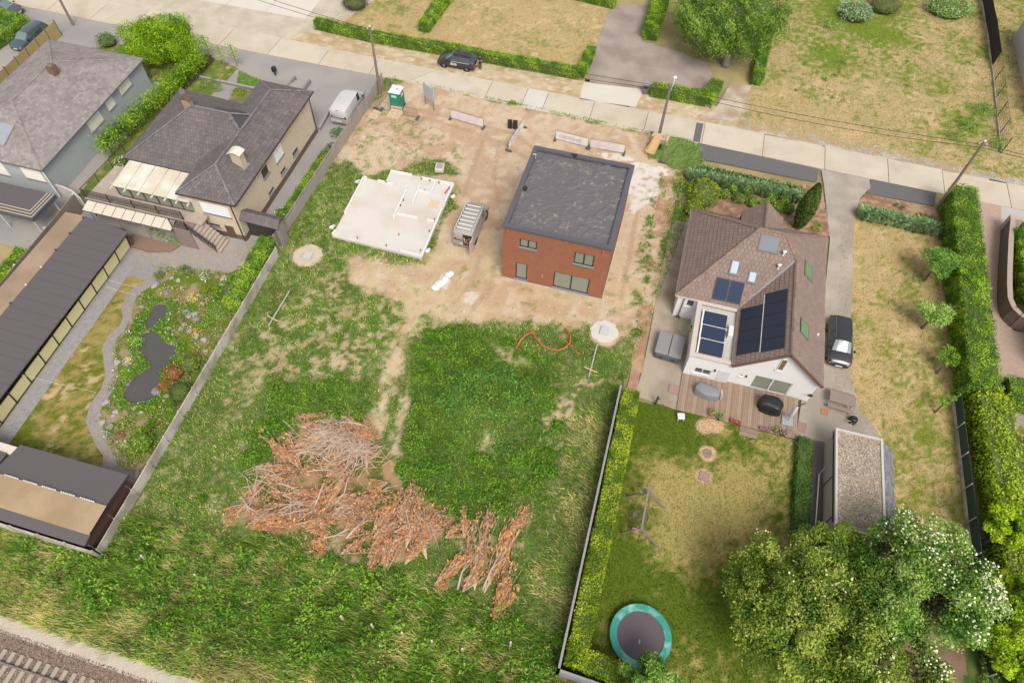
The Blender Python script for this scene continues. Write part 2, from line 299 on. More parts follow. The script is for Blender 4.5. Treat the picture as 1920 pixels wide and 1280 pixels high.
wc = palcols(n, [C(78,120,34,1.1), C(96,138,42,1.1), C(62,100,32,1.1), C(120,154,52,1.1)]); wb = palcols(n, [C(100,142,60,1.12), C(84,124,50,1.12), C(124,160,74,1.12)])
wy_ = palcols(n, [C(138,168,60,1.1), C(122,154,54,1.1)])
wc = np.where((inmound & (rng.uniform(0, 1, n) < .85))[:, None], wb, wc); wc = np.where(((kd == 3) & (wn > .6) & (rng.uniform(0, 1, n) < .6))[:, None], wy_, wc)
yp = sst(.5, .66, fbm(wx*.8, wy*.8, 73, 4))[:, None]*.4; wc = wc*(1-yp)+palcols(n, [C(150,176,70,1.2), C(128,158,60,1.2)])*yp; wc = wc*(.35+1.3*fbm(wx*.9, wy*.9, 71, 5)+.08*inmound)[:, None]; fl = (kd == 3) & (rng.uniform(0, 1, n) < .025*(wn2 > .5)); wc[fl] = C(235,235,220)
tag(leafmesh('weeds', WP, NN, np.where(fl, .09, np.where(kd == 3, .19, .14)), wc, wild=.9), 'leafy weeds covering the soil mound and the strip beside the railway', 'weeds', kind='stuff')
# taller clumps of weeds: on the mound, in the lush patches and along the railway strip
cx, cy = scatter(PLOT, .62); cv, ch_, ck = plot_f(cx, cy); kp = ((ck == 1) | ((ck == 3) & (cy > 3.6) & (cx < 4) & (rng.uniform(0, 1, len(cx)) < .75)) | ((ck == 0) & (rng.uniform(0, 1, len(cx)) < .12*cv))) & (cv > .55); cx, cy, ck = cx[kp], cy[kp], ck[kp]; CP = []; CN = []; CC = []
for i in range(len(cx)):
    dm = math.hypot(cx[i]-mound_c[0], cy[i]-mound_c[1]) < 3.6; r = rng.uniform(.3, .75)*(1.15 if dm else .62 if ck[i] == 0 else 1.); m_ = int(230*r*r/.25); u = unit(rng.normal(size=(m_, 3))); u[:, 2] = np.abs(u[:, 2]); q = u*[r, r, r*.85]*rng.uniform(.65, 1.08, (m_, 1)); q[:, :2] *= [1.25, .95]
    base = [C(98,138,62,1.1), C(82,120,52,1.1), C(118,154,76,1.1)] if dm else ([C(72,112,32,1.1), C(92,134,40,1.1), C(116,152,50,1.1)], [C(84,122,38,1.1), C(106,144,46,1.1), C(134,164,58,1.1)], [C(112,142,52,1.1), C(138,160,64,1.1), C(90,122,44,1.1)])[rng.integers(0, 3)]
    CP.append(q+[cx[i], cy[i], plot_h(cx[i:i+1], cy[i:i+1])[0]]); CN.append(u); CC.append(palcols(m_, base, .25))
tag(leafmesh('weed_clumps', np.concatenate(CP), np.concatenate(CN), .15, np.concatenate(CC)), 'bushy clumps of tall weeds on the mound and beside the railway', 'weeds', kind='stuff')
# pebbles and rubble in the dirt
px_, py_ = scatter(Z_SAND, 5); n = len(px_); tag(leafmesh('rubble', np.stack([px_, py_, plot_h(px_, py_)+.02], 1), np.tile(G_([0,0,1.]), (n,1)), .1, palcols(n, [C(226,206,182), C(188,130,104), C(236,228,220), C(150,124,102)]), m=STONE, wild=.4, aspect=.8), 'small pale rubble scattered over the sandy plot', 'rubble', kind='stuff')
# ---- road of concrete slabs
conc = [mat('road_concrete%d' % i, C(*c), .9, .10, .5, 9, bump=.08, spec=.2, col2=C(*c2), c2scale=.35, c2thr=.58) for i, (c, c2) in enumerate([((214,198,174),(202,184,158)), ((208,193,170),(218,203,180)), ((217,202,179),(201,186,162)), ((220,213,200),(214,205,191))])]
NEAR = [(-92,61.55),(-77,61.25),(-46,60.85),(-28,60.75),(-16,60.1),(-2,59.8),(11,59.6),(20.7,59.25),(35,58.95),(60,58.4)]; FAR = [(-92,66.2),(-67,65.3),(-48,64.5),(-39,64.1),(-27,63.75),(-9,63.45),(3,63.4),(10.5,63.2),(22,62.9),(35,62.6),(60,62)]
def yl(L, x): return float(np.interp(x, [p[0] for p in L], [p[1] for p in L]))
road = MB().prism([(p[0], p[1]+.05) for p in NEAR]+[(p[0], p[1]-.05) for p in FAR[::-1]], -.3, -.005).build('road', mat('joint', C(120,104,86), .95)); tag(road, kind='structure')
JX = [-92,-86,-80,-74,-68,-62.5,-56.8,-51,-44.9,-38.7,-32.6,-28.0,-19.2,-15.1,-12.8,-7.7,-1.9,4.1,10.2,16.3,22.4,27.6,33.6,40,46,52,60]
for i in range(len(JX)-1):
    a, b = JX[i]+.03, JX[i+1]-.03; sk = -.35; w0 = 2.3 if abs(JX[i]+28) < .1 else 0; w1 = 2.3 if abs(JX[i+1]+28) < .1 else 0
    MB().prism([(a+w0*0, yl(NEAR, a)), (b, yl(NEAR, b)), (b+sk*0+w1, yl(FAR, b)), (a+w0, yl(FAR, a))], -.2, .012+.002*(i % 3)).build('concrete_slab', conc[3] if abs(JX[i]+15.1) < .1 else conc[i % 3], road)
asph = mat('asphalt_old', C(172,164,156), .92, .1, .6, 25, bump=.1, col2=C(158,152,148), c2scale=.3)
asph2 = mat('asphalt_dark', C(112,108,108), .92, .1, 1.2, 30, bump=.12)
patch = sheet('asphalt_patch', [(1306,230),(1319,232),(1312,268),(1299,265)], .022, asph2)
apron = sheet('asphalt_yard', [(-92,61.5),(-77,61.2),(-46,60.8),(-30.7,60.7),(-30.7,44),(-31,33.2),(-36,28),(-52,28),(-62,28),(-92,28)], .006, asph, world=True)
# verge on the far side
def verge_col(x, y): n = fbm(x*.7, y*1.4, 91); return mixc(mixc(G_(C(208,184,146)), G_(C(192,164,120)), sst(.4,.6,n)), G_(C(220,200,170)), sst(.55,.7,fbm(x*1.7,y*3,93)))
grid('road_verge', [(-45,63.8),(-9,63.2),(-9,66.9),(-41,68.0)], .2, .010, verge_col); grid('road_verge', [(-4,63.2),(5.6,63.3),(7.4,66.5),(-4.2,66.3)], .2, .004, verge_col)
grid('road_verge', [(5.2,63.2),(12,63.1),(22,62.85),(34,62.55),(60,61.9),(60,63.0),(34,63.7),(27,64.3),(18,64.9),(9,65.2),(6.6,65.4)], .2, .012, lambda x, y: mixc(mixc(G_(C(204,194,178)), G_(C(184,174,162)), sst(.42,.6,fbm(x*.6,y*1.2,95))), G_(C(196,170,124)), sst(.5,.7,fbm(x*1.5,y*1.5,97)+.25*sst(.6,2.,y-62.9+.03*x))))
# top-left forecourt of big slabs
cp = mat('pale_concrete', C(222,212,198), .9, .06, .5, 10, bump=.05); fore = sheet('forecourt', [(-80,64.9),(-47.5,64.2),(-41.3,64.2),(-37.6,76),(-55,90),(-95,90)], .004, mat('forecourt_base', C(196,182,160), .92, .1, 1, 20, bump=.1, col2=C(210,196,172)), world=True)
for i in range(5):
    for j in range(3):
        x = -70+i*5.2; y = 68.8+j*4.6-.28*(i-4)*0; MB().box(x, x+5.1, y, y+4.5, -.05, .016).build('concrete_slab', cp, fore)
# lawns --------------------------------------------------------------
def lawn_fn(green, dry, dryness, sc, seed, blobs=()):
    def f(x, y):
        n = fbm(x*sc, y*sc, seed, 5)*.34+fbm(x*sc*6, y*sc*6, seed+3, 3)*.42+rng.uniform(.2, .8, x.shape)*.24; d = dryness
        for bx, by, br, bd in blobs: d = d+bd*np.exp(-((x-bx)**2+(y-by)**2)/(br*br))
        t = sst(.62-.3*d-.13, .62-.3*d+.13, n); c = mixc(green, dry, t); return mixc(c, G_(C(222,190,140)), sst(.60, .74, fbm(x*sc*2.2, y*sc*2.2, seed+8))*.7*(t > .5))
    return f
LG, LD = G_(C(124,132,58)), G_(C(200,172,116))
LAWNS = []
def lawn(name, poly, fn, z=.0, res=.25, tuft=60): LAWNS.append((poly, fn, tuft)); return grid(name, poly, res, z, fn)
P_top1 = [(-41.6,68.2),(-38,66.4),(-29.6,66.2),(-29.2,92),(-36,92)]; P_top2 = [(-29.62,66.2),(-8.8,65.6),(-9.2,70),(-10.2,92),(-29.22,92)]
lawn('lawn', P_top1, lawn_fn(G_(C(138,144,66)), LD, .62, .5, 101)); lawn('lawn', P_top2, lawn_fn(G_(C(146,152,72)), LD, .72, .5, 111))
P_mead = [(7.2,63.4),(14,63.3),(24,62.9),(35,62.6),(60,62),(60,112),(9,112),(9.5,80)]
lawn('meadow', P_mead, lawn_fn(G_(C(126,144,58,.72)), G_(C(200,176,120)), .56, .35, 121, [(18,90,6,-.6),(16,80,2.5,-.5),(24,78,2,-.3),(22,86,4,-.4),(31,71,3,-.5),(14,66.5,6,.4),(24,66,8,.3),(33.6,78,2,-.3)]), tuft=110)
P_cback = SS([(1186,752),(1268,762),(1492,822),(1480,1005)])+[(16.5,20),(24,7.6),(2,7.8),(2.0,8.6)]; cb = S(1300,960)
def cback(x, y):
    n = fbm(x*.45, y*.45, 131, 5)*.3+fbm(x*2.6, y*2.6, 134, 3)*.46+rng.uniform(.2, .8, x.shape)*.24; d = np.zeros(x.shape)-.10
    for (px, py, r, a) in [(1290,950,3.2,.30),(1370,900,3.0,.26),(1440,780,2.2,.26),(1240,890,2.2,.14),(1400,1000,3.,.22),(1270,1050,2.6,.22),(1330,790,1.6,.2),(1470,860,2,.2),(1240,780,2.4,-.22),(1300,830,2.6,-.2),(1390,840,1.4,-.16),(1160,1050,1.6,-.2),(1200,1100,2.8,-.14),(1330,1130,3,-.16),(1390,1040,1.4,-.2),(1150,900,1.2,-.15)]:
        q = S(px, py); d = d+a*np.exp(-((x-q.x)**2+(y-q.y)**2)/(r*r))
    t = sst(.49, .62, n+d); c = mixc(G_(C(96,114,38,.72)), G_(C(184,166,92)), t); c = mixc(c, G_(C(154,150,64)), sst(.36,.52,n+d)*(1-t)*.8)
    for px, py, r in [(1327,850,.62),(1320,892,.55),(1340,797,.7),(1320,800,.6)]:
        q = S(px, py); c = mixc(c, G_(C(222,184,140)), sst(r+.12, r-.1, np.hypot(x-q.x, y-q.y)+.25*(n-.5)))
    return c
lawn('lawn', P_cback, cback, tuft=150, res=.2)
P_cright = SS([(1600,410),(1760,440),(1772,500),(1792,760),(1822,1015),(1800,1100),(1640,1100),(1610,860),(1560,740),(1570,560),(1575,415)])
lawn('lawn', P_cright, lawn_fn(G_(C(128,138,56,.72)), G_(C(200,172,114)), .70, .55, 141, [(22.5,38,3,-.15),(24,30,3,-.45),(23,46,2,-.2),(25.3,26,1.5,-.4),(22.2,24,1.2,-.4)]), tuft=70)
P_blawn = SS([(255,484),(302,494),(290,526),(250,550),(236,600),(206,645),(208,700),(176,770),(190,830),(215,885),(190,900),(20,850),(0,840),(-20,850)])
lawn('lawn', P_blawn, lawn_fn(G_(C(104,116,38,.72)), G_(C(172,150,82)), .60, .4, 151, [(-38,11.5,3,-.4),(-38.6,27,3,.3)]), tuft=40)
lawn('lawn', SS([(1845,780),(1990,790),(1990,1400),(1850,1300),(1850,1000)]), lawn_fn(G_(C(116,130,50)), G_(C(190,166,100)), .35, .5, 161), tuft=60)
lawn('lawn', [(-66.5,54.8),(-60,54),(-52.2,52.5),(-51,35),(-49.3,35),(-47.4,49.5),(-46.6,57.5),(-53,59.2),(-60,58.6)], lawn_fn(G_(C(104,128,40)), G_(C(150,150,66)), .25, .5, 171), z=.012, tuft=60)
lawn('lawn', [(-46.4,57.2),(-39.3,55.2),(-39.0,53.4),(-45.4,54.6)], lawn_fn(G_(C(96,134,40)), G_(C(120,146,52)), .3, .8, 181), z=.012, res=.15, tuft=90)
T = []; TC = []
for poly, fn, k in LAWNS:
    x, y = scatter(poly, k); T.append(np.stack([x, y, 0*x], 1)); TC.append(fn(x, y)*rng.uniform(.75, 1.35, (len(x), 1)))
T = np.concatenate(T); TC = np.concatenate(TC); tag(blademesh('lawn_blades', T, rng.uniform(.04, .1, len(T)), .07, TC, lean=1.2), 'short mown grass blades of the lawns and the dry meadow', 'grass', kind='stuff')
# garden bed soil under the rock garden
def bed_col(x, y): n = fbm(x*1.2, y*1.2, 201); return mixc(mixc(G_(C(132,132,66)), G_(C(168,146,110)), sst(.48,.62,n)), G_(C(100,124,42,.72)), sst(.44,.58,fbm(x*1.1,y*1.1,207)))
grid('garden_bed', SS([(300,494),(440,505),(500,470),(520,455),(478,562),(375,705),(290,850),(250,893),(215,870),(176,790),(208,700),(206,645),(240,600),(240,560),(290,524)]), .12, .008, bed_col)
def mulch_col(x, y): n = fbm(x*2.5, y*2.5, 211); return mixc(G_(C(150,116,88)), G_(C(186,150,116)), sst(.35,.65,n))
grid('mulch_bed', SS([(1280,305),(1540,352),(1560,445),(1480,430),(1300,390),(1272,390)]), .15, .008, mulch_col); grid('mulch_bed', SS([(1622,362),(1758,392),(1758,442),(1600,408),(1604,385)]), .15, .008, mulch_col)
grid('mulch_bed', [(-45.2,54.5),(-38.9,53.3),(-38.4,51.4),(-38.6,47.6),(-44.6,48.8)], .15, .012, lambda x, y: mixc(G_(C(160,140,104)), G_(C(120,126,66)), sst(.4,.6,fbm(x,y,221))))
grid('mulch_bed', SS([(1240,330),(1278,330),(1262,400),(1240,480),(1205,690),(1190,742),(1176,740),(1200,560)]), .15, .004, lambda x, y: mixc(G_(C(176,136,104)), G_(C(198,160,124)), sst(.35,.65,fbm(x*2,y*2,231))))
# hard surfaces
drive = mat('driveway_concrete', C(188,174,156), .92, .1, .6, 22, bump=.12, col2=C(170,156,140), c2scale=.4)
sheet('driveway', [(1540,318),(1630,336),(1632,352),(1612,372),(1602,410),(1597,560),(1592,700),(1612,768),(1640,800),(1662,850),(1660,900),(1500,900),(1488,826),(1502,752),(1530,722),(1556,450),(1545,350)], .02, drive)
sheet('parking_strip', [(1309,268),(1535,317),(1531,342),(1305,297)], .016, asph2); sheet('parking_strip', [(1634,336),(1756,361),(1750,386),(1625,363)], .016, asph2)
sheet('side_yard', [(1262,412),(1300,420),(1290,560),(1320,640),(1284,700),(1268,768),(1190,742),(1206,690),(1246,480)], .018, mat('worn_concrete', C(186,168,146), .95, .14, .8, 14, bump=.15, col2=C(160,144,122), c2scale=.5, c2thr=.54))
pink = mat('pink_pavers', C(200,172,150), .9, .06, .5, 20, brick=(.22,.11,.008,(.82,.78,.75),'floor'), bump=.05); grey_p = mat('grey_pavers', C(178,166,154), .9, .06, .6, 20, brick=(.22,.11,.01,(.7,.7,.7),'floor'), bump=.05)
sheet('paved_driveway', [(1785,367),(1878,386),(1876,432),(1872,540),(1874,585),(1900,620),(1990,640),(1990,760),(1850,720),(1840,620),(1822,500),(1812,380)], .014, pink); sheet('pavement', [(1876,386),(2000,412),(2000,440),(1876,432)], .012, mat('grey_slabs', C(196,190,182), .9, .06, .6, 20, bump=.05))
sheet('garden_path', [(1845,772),(1880,768),(1990,790),(1990,812),(1850,790)], .014, grey_p)
brown = mat('brown_drive', C(158,140,126), .92, .12, .5, 18, bump=.15, col2=C(176,160,146), c2scale=.35)
sheet('driveway', [(1146,8),(1218,10),(1202,78),(1240,86),(1330,120),(1345,175),(1220,160),(1206,168),(1096,153),(1112,100)], .01, brown); sheet('driveway_entrance', [(1094,154),(1206,168),(1192,201),(1087,186)], .016, cp)
sheet('dirt_track', [(1368,160),(1408,160),(1402,205),(1385,225),(1300,226),(1340,206)], .014, mat('track', C(206,188,164), .95, .16, .7, 8, bump=.2, col2=C(178,152,124), c2scale=.5))
sheet('paved_yard', [(240,440),(262,428),(350,455),(430,470),(505,440),(520,425),(512,470),(470,490),(432,512),(370,512),(302,498),(250,486),(243,470)], .02, grey_p)
sheet('gravel_strip', [(246,462),(262,486),(10,842),(-22,840),(-22,835)], .022, mat('grey_gravel', C(166,160,160), .95, .22, 3, 40, bump=.4, bscale=30))
def ribbon(px, wd):
    c = [S(*p) for p in px]; L = []; R = []
    for i, p in enumerate(c):
        d = (c[min(i+1, len(c)-1)]-c[max(i-1, 0)]).normalized(); nn = Vector((-d.y, d.x, 0)); L.append((p+nn*wd/2)[:2]); R.append((p-nn*wd/2)[:2])
    return L+R[::-1]
sheet('cobbled_path', ribbon([(309,494),(290,524),(262,541),(247,554),(239,576),(242,597),(233,616),(213,631),(204,648),(207,676),(210,705),(200,732),(180,760),(174,787),(184,810),(196,833),(212,855),(230,872)], .95), .03, mat('cobble', C(172,160,152), .9, .1, 1, 25, brick=(.16,.12,.012,(.72,.72,.72),'floor'), bump=.1), world=True)
sheet('cobbled_path', [(196,838),(262,884),(240,935),(190,890)], .026, MATS['cobble'])
water = mat('pond_water', C(88,84,80), .03, .1, .8, 4, spec=.9)
def z8(x, y): return 180+x/5.817, 480+y/5.817
def chaikin(p, k=2):
    for _ in range(k): p = [q for i in range(len(p)) for q in ((.75*p[i][0]+.25*p[(i+1)%len(p)][0], .75*p[i][1]+.25*p[(i+1)%len(p)][1]), (.25*p[i][0]+.75*p[(i+1)%len(p)][0], .25*p[i][1]+.75*p[(i+1)%len(p)][1]))]
    cx_ = sum(q[0] for q in p)/len(p); cy_ = sum(q[1] for q in p)/len(p); return [(cx_+(q[0]-cx_)*1.14, cy_+(q[1]-cy_)*1.14) for q in p]
sheet('pond', chaikin([z8(*p) for p in [(620,570),(700,540),(765,560),(775,640),(700,700),(640,790),(570,800),(550,720),(600,650)]]), .03, water)
sheet('pond', chaikin([z8(*p) for p in [(530,870),(660,850),(720,930),(760,975),(860,990),(850,1070),(780,1130),(740,1230),(620,1240),(600,1160),(540,1080),(490,1020),(490,930)]]), .032, water)
sheet('pond', chaikin([(x/4, 640+y/4) for x, y in [(1000,290),(1100,230),(1160,200),(1190,290),(1180,370),(1130,440),(1050,460),(960,440),(945,390)]]), .034, water)
sheet('pond', chaikin([z8(*p) for p in [(1390,390),(1500,280),(1510,380),(1430,450),(1380,430)]]), .03, water)
# ---- railway
bal = mat('ballast', C(150,126,108), .95, .3, 3, 26, bump=.9, bscale=16); MB().prism([(-70,-6),(60,-6),(60,1.05),(-70,1.05)], -.1, .03).build('railway_ballast', bal)['kind'] = 'structure'
def rp(x, y): n = fbm(x*.8, y*2, 241); return mixc(G_(C(206,192,172)), G_(C(176,160,130)), sst(.5,.7,n))
grid('railway_path', [(-70,.9),(60,.9),(60,1.9),(-46,1.95),(-70,2)], .2, .034, rp)
bx, by = scatter([(-40,-4),(-14,-4),(-14,1.05),(-40,1.05)], 150); n = len(bx); tag(leafmesh('ballast_stones', np.stack([bx, by, 0*bx+.05], 1), np.tile(G_([0,0,1.]),(n,1)), .1, palcols(n, [C(160,134,114), C(132,108,92), C(178,154,134)]), m=STONE, wild=.6, aspect=.8), 'brown crushed stones of the railway bed', 'ballast', kind='stuff')
trk = thing('railway_track', 'single railway track with steel rails on concrete sleepers at the bottom left corner', 'railway', (-28, -1.27, 0))
sl = MB().box(-.13, .13, -1.25, 1.45, -.05, .1).mesh('sleeper', mat('sleeper', C(178,166,148), .9, .12, 3, 20))
for i in range(70): inst('sleeper', sl, trk, (-13+i*.6, 0, .02))
for y in (-.76, .76):
    b = MB(); b.box(-16, 32, y-.035, y+.035, .2, .25); b.box(-16, 32, y-.015, y+.015, .12, .2); b.box(-16, 32, y-.07, y+.07, .1, .12); b.build('rail', mat('rail_steel', C(188,172,160), .35, .1, 2, 20, metal=.7), trk)
# ================================================================== BUILDINGS
def bw(mb, name, m, parent, **k):               # mesh given in world coordinates, parented under an unrotated thing
    p = parent; off = Vector((0, 0, 0))
    while p: off += p.location; p = p.parent
    mb.v = [(v[0]-off.x, v[1]-off.y, v[2]-off.z) for v in mb.v]; return mb.build(name, m, parent, **k)
def tileface(mb, pts, tw, th, pal, lift=.03, gap=.012, jit=.07, stain=None):
    P0, P1 = Vector(pts[0]), Vector(pts[1]); u = (P1-P0).normalized(); n = None
    for q in pts[2:]:
        n = u.cross(Vector(q)-P0)
        if n.length > .1: break
    n.normalize()
    if n.z < 0: n = -n
    v = n.cross(u).normalized()
    if v.z < 0: v = -v
    Q = [((Vector(p)-P0).dot(u), (Vector(p)-P0).dot(v)) for p in pts]; vm = max(q[1] for q in Q); r = 0
    while r*th < vm-.05:
        va, vb = r*th, min((r+1)*th, vm); vmid = (va+vb)/2; xs = []
        for i in range(len(Q)):
            a, b = Q[i], Q[(i+1)%len(Q)]
            if (a[1] > vmid) != (b[1] > vmid): xs.append(a[0]+(b[0]-a[0])*(vmid-a[1])/(b[1]-a[1]))
        xs.sort()
        for k in range(0, len(xs)-1, 2):
            ua, ub = xs[k], xs[k+1]; off = (tw/2 if r % 2 else 0); c = math.floor((ua-off)/tw)
            while c*tw+off < ub:
                a = max(c*tw+off, ua)+gap/2; b = min((c+1)*tw+off, ub)-gap/2; c += 1
                if b-a < .03: continue
                j = random.uniform(-.006, .006); lo = lift+j; col = Vector(random.choice(pal))*random.uniform(1-jit, 1+jit)
                if stain: col = col*stain((P0+u*a+v*va))
                A = P0+u*a+v*(va-.02)+n*lo; B = P0+u*b+v*(va-.02)+n*lo; D = P0+u*a+v*vb+n*.012; E = P0+u*b+v*vb+n*.012
                mb.add([A, B, E, D, A-n*.028, B-n*.028], [(0,1,2,3),(4,5,1,0)], tuple(col))
        r += 1
def capline(mb, a, b, w, h, col, seg=.4):
    a, b = Vector(a), Vector(b); L = (b-a).length; k = max(1, int(L/seg))
    for i in range(k):
        p = a+(b-a)*(i/k); q = a+(b-a)*((i+.96)/k); c = Vector(col)*random.uniform(.82, 1.15); d = (q-p).normalized(); s_ = d.cross(Vector((0,0,1))).normalized()*w/2; z = Vector((0,0,1))
        mb.add([p-s_, p+z*h, p+s_, q-s_, q+z*(h-.01), q+s_], [(0,1,4,3),(1,2,5,4),(0,2,1)], tuple(c))
def wall(mb, p0, u, L, z0, z1, ops=(), d=.16):
    p0 = Vector((p0[0], p0[1], 0)); u = Vector((u[0], u[1], 0)).normalized(); n = Vector((u.y, -u.x, 0)); U_ = sorted({0, L, *[o[0] for o in ops], *[o[1] for o in ops]}); Z_ = sorted({z0, z1, *[o[2] for o in ops], *[o[3] for o in ops]})
    def pt(a, z, k=0): q = p0+u*a-n*k; return (q.x, q.y, z)
    for i in range(len(U_)-1):
        for j in range(len(Z_)-1):
            a, b, c, e = U_[i], U_[i+1], Z_[j], Z_[j+1]; ma, mz = (a+b)/2, (c+e)/2
            if any(o[0] < ma < o[1] and o[2] < mz < o[3] for o in ops): continue
            mb.add([pt(a,c), pt(b,c), pt(b,e), pt(a,e)], [(0,1,2,3)])
    for a, b, c, e in ops:
        mb.add([pt(a,c), pt(b,c), pt(b,e), pt(a,e), pt(a,c,d), pt(b,c,d), pt(b,e,d), pt(a,e,d)], [(0,1,5,4),(1,2,6,5),(2,3,7,6),(3,0,4,7),(4,5,6,7)])
glass = mat('window_glass', C(150,152,136), .04, .06, 1, 5, spec=.8); glass_d = mat('window_glass_dark', C(84,88,86), .04, .06, 1, 5, spec=.8)
black_f = mat('anthracite', C(54,54,58), .5, .05, 2, 20); white_f = mat('white_pvc', C(236,234,230), .45, .03, 2, 20); sill_m = mat('blue_stone', C(150,146,148), .8, .08, 2, 20)
def window(parent, p0, u, op, fm, gm, mull=1, sill=None, f=.07, rec=.08, name='window', sz=None):
    p0 = Vector((p0[0], p0[1], 0)); u = Vector((u[0], u[1], 0)).normalized(); n = Vector((u.y, -u.x, 0)); a, b, c, e = op; b_ = MB()
    def bx(m, u0, u1, zz0, zz1, k0, k1):
        q = [p0+u*uu-n*kk for kk in (k0, k1) for uu in (u0, u1)]
        m.add([(q[0].x,q[0].y,zz0),(q[1].x,q[1].y,zz0),(q[3].x,q[3].y,zz0),(q[2].x,q[2].y,zz0),(q[0].x,q[0].y,zz1),(q[1].x,q[1].y,zz1),(q[3].x,q[3].y,zz1),(q[2].x,q[2].y,zz1)], [(0,3,2,1),(4,5,6,7),(0,1,5,4),(1,2,6,5),(2,3,7,6),(3,0,4,7)])
    bx(b_, a, b, c, c+f, rec-.04, rec+.06); bx(b_, a, b, e-f, e, rec-.04, rec+.06); bx(b_, a, a+f, c+f, e-f, rec-.038, rec+.06); bx(b_, b-f, b, c+f, e-f, rec-.038, rec+.06)
    for i in range(1, mull): x = a+(b-a)*i/mull; bx(b_, x-f*.6, x+f*.6, c+f, e-f, rec-.036, rec+.06)
    w = bw(b_, name, fm, parent)
    for i in range(mull):
        g = MB(); x0 = a+(b-a)*i/mull+f*.6; x1 = a+(b-a)*(i+1)/mull-f*.6; bx(g, x0, x1, c+f*.8, e-f*.8, rec+.01, rec+.03); bw(g, 'pane', gm, w)
    if sill: g = MB(); bx(g, a-.08, b+.08, c-.1, c+.005, -.09, rec); bw(g, 'sill', sill, w)
    return w
def pbox(mb, pl, x0, x1, y0, y1, t0, t1, col=None):
    v = [(x, y, pl(x, y)+t) for t in (t0, t1) for x, y in ((x0,y0),(x1,y0),(x1,y1),(x0,y1))]
    return mb.add(v, [(0,3,2,1),(4,5,6,7),(0,1,5,4),(1,2,6,5),(2,3,7,6),(3,0,4,7)], col)
# ---------------------------------------------------------------- red brick house
X0, X1, Y0, Y1, HZ = -10.35, -1.66, 36.87, 46.85, 6.2
R = thing('brick_house', 'new red brick house with flat black roof on the building plot', 'house', ((X0+X1)/2, (Y0+Y1)/2, 0))
brick_m = mat('red_brick', C(172,108,78), .9, .12, 1.2, 14, brick=(.21,.065,.007,(.9,.85,.8),'wall'), bump=.1)
b = MB(); OPS = [(1.4,2.82,4.3,5.22),(5.9,7.5,3.74,5.06),(1.14,2.14,.34,2.3),(4.42,7.43,.3,2.22)]
wall(b, (X0,Y0), (1,0), X1-X0, .12, HZ-.12, OPS); wall(b, (X1,Y0), (0,1), Y1-Y0, .12, HZ-.12); wall(b, (X1,Y1), (-1,0), X1-X0, .12, HZ-.12); wall(b, (X0,Y1), (0,-1), Y1-Y0, .12, HZ-.12)
bw(b, 'wall', brick_m, R)
for i, o in enumerate(OPS): window(R, (X0,Y0), (1,0), o, black_f, glass, (2,2,1,2)[i], sill_m, f=.08)
bw(MB().box(X0-.06,X1+.06,Y0-.06,Y1+.06,0,.12), 'plinth', mat('plinth', C(206,196,182), .9, .1, 2, 20), R)
# wrinkled roofing membrane
gx = np.linspace(X0+.34, X1-.34, 150); gy = np.linspace(Y0+.34, Y1-.34, 170); GX, GY = np.meshgrid(gx, gy, indexing='ij')
wx_ = GX+.9*(fbm(GX*.9, GY*.9, 301)-.5)*2; wy_2 = GY+.9*(fbm(GX*.9, GY*.9, 305)-.5)*2
rid = 1-np.abs(2*fbm(wx_*1.15, wy_2*1.5, 311, 2)-1); rid2 = 1-np.abs(2*fbm(wx_*2.3, wy_2*2.0, 313, 2)-1)
HZm = 6.0+.055*sst(.80, .99, rid)+.03*sst(.84, 1., rid2)-.05*fbm(GX, GY, 317)
I = np.arange(GX.size).reshape(GX.shape); FQ = np.stack([I[:-1,:-1], I[1:,:-1], I[1:,1:], I[:-1,1:]], -1).reshape(-1, 4)
dust = sst(.50, .68, fbm(GX*1.3, GY*1.3, 321, 4)+.10*(GX-X0)/8).ravel()*sst(.55,.8,fbm(GX*4, GY*4, 323)).ravel()
mc = mixc(G_(C(112,108,110)), G_(C(186,162,142)), dust*.6)
mem = npmesh('roof_membrane', np.stack([GX.ravel()-R.location.x, GY.ravel()-R.location.y, HZm.ravel()], 1), 4, mat('membrane', None, .55, .06, 1, 20, attr=True, spec=.3), R, mc, FQ); mem.data.polygons.foreach_set('use_smooth', [True]*len(mem.data.polygons))
b = MB(); o_, w_ = .07, .42
for x0, x1, y0, y1 in ((X0-o_,X1+o_,Y0-o_,Y0+w_-o_),(X0-o_,X1+o_,Y1-w_+o_,Y1+o_),(X0-o_,X0+w_-o_,Y0+w_-o_,Y1-w_+o_),(X1-w_+o_,X1+o_,Y0+w_-o_,Y1-w_+o_)): b.box(x0, x1, y0, y1, HZ-.16, HZ+.05)
bw(b, 'parapet_coping', mat('coping', C(98,96,102), .55, .05, 2, 20), R)
q = S(1077,296,6.1); bw(MB().tube([(q.x,q.y,5.9),(q.x,q.y,6.45)], .09, 10).tube([(q.x-.22,q.y,6.45),(q.x+.22,q.y,6.45)], .09, 8), 'roof_vent', black_f, R)
q = S(1004,296,6.1); bw(MB().tube([(q.x,q.y,5.9),(q.x,q.y,6.4),(q.x+.05,q.y-.05,6.5),(q.x-.15,q.y-.05,6.52),(q.x-.2,q.y-.05,6.4)], .035, 6), 'pipe_outlet', white_f, R)
q = S(985,355,6.1); bw(MB().box(q.x-.12,q.x+.1,q.y-.1,q.y+.25,5.95,6.25), 'roof_vent', black_f, R)
for x, z in ((X0+.42, 5.85), (X1-.6, 5.8)): bw(MB().tube([(x,Y0+.05,z),(x,Y0-.12,z),(x,Y0-.14,z-.22)], .045, 8), 'overflow_spout', mat('copper', C(206,110,90), .6), R)
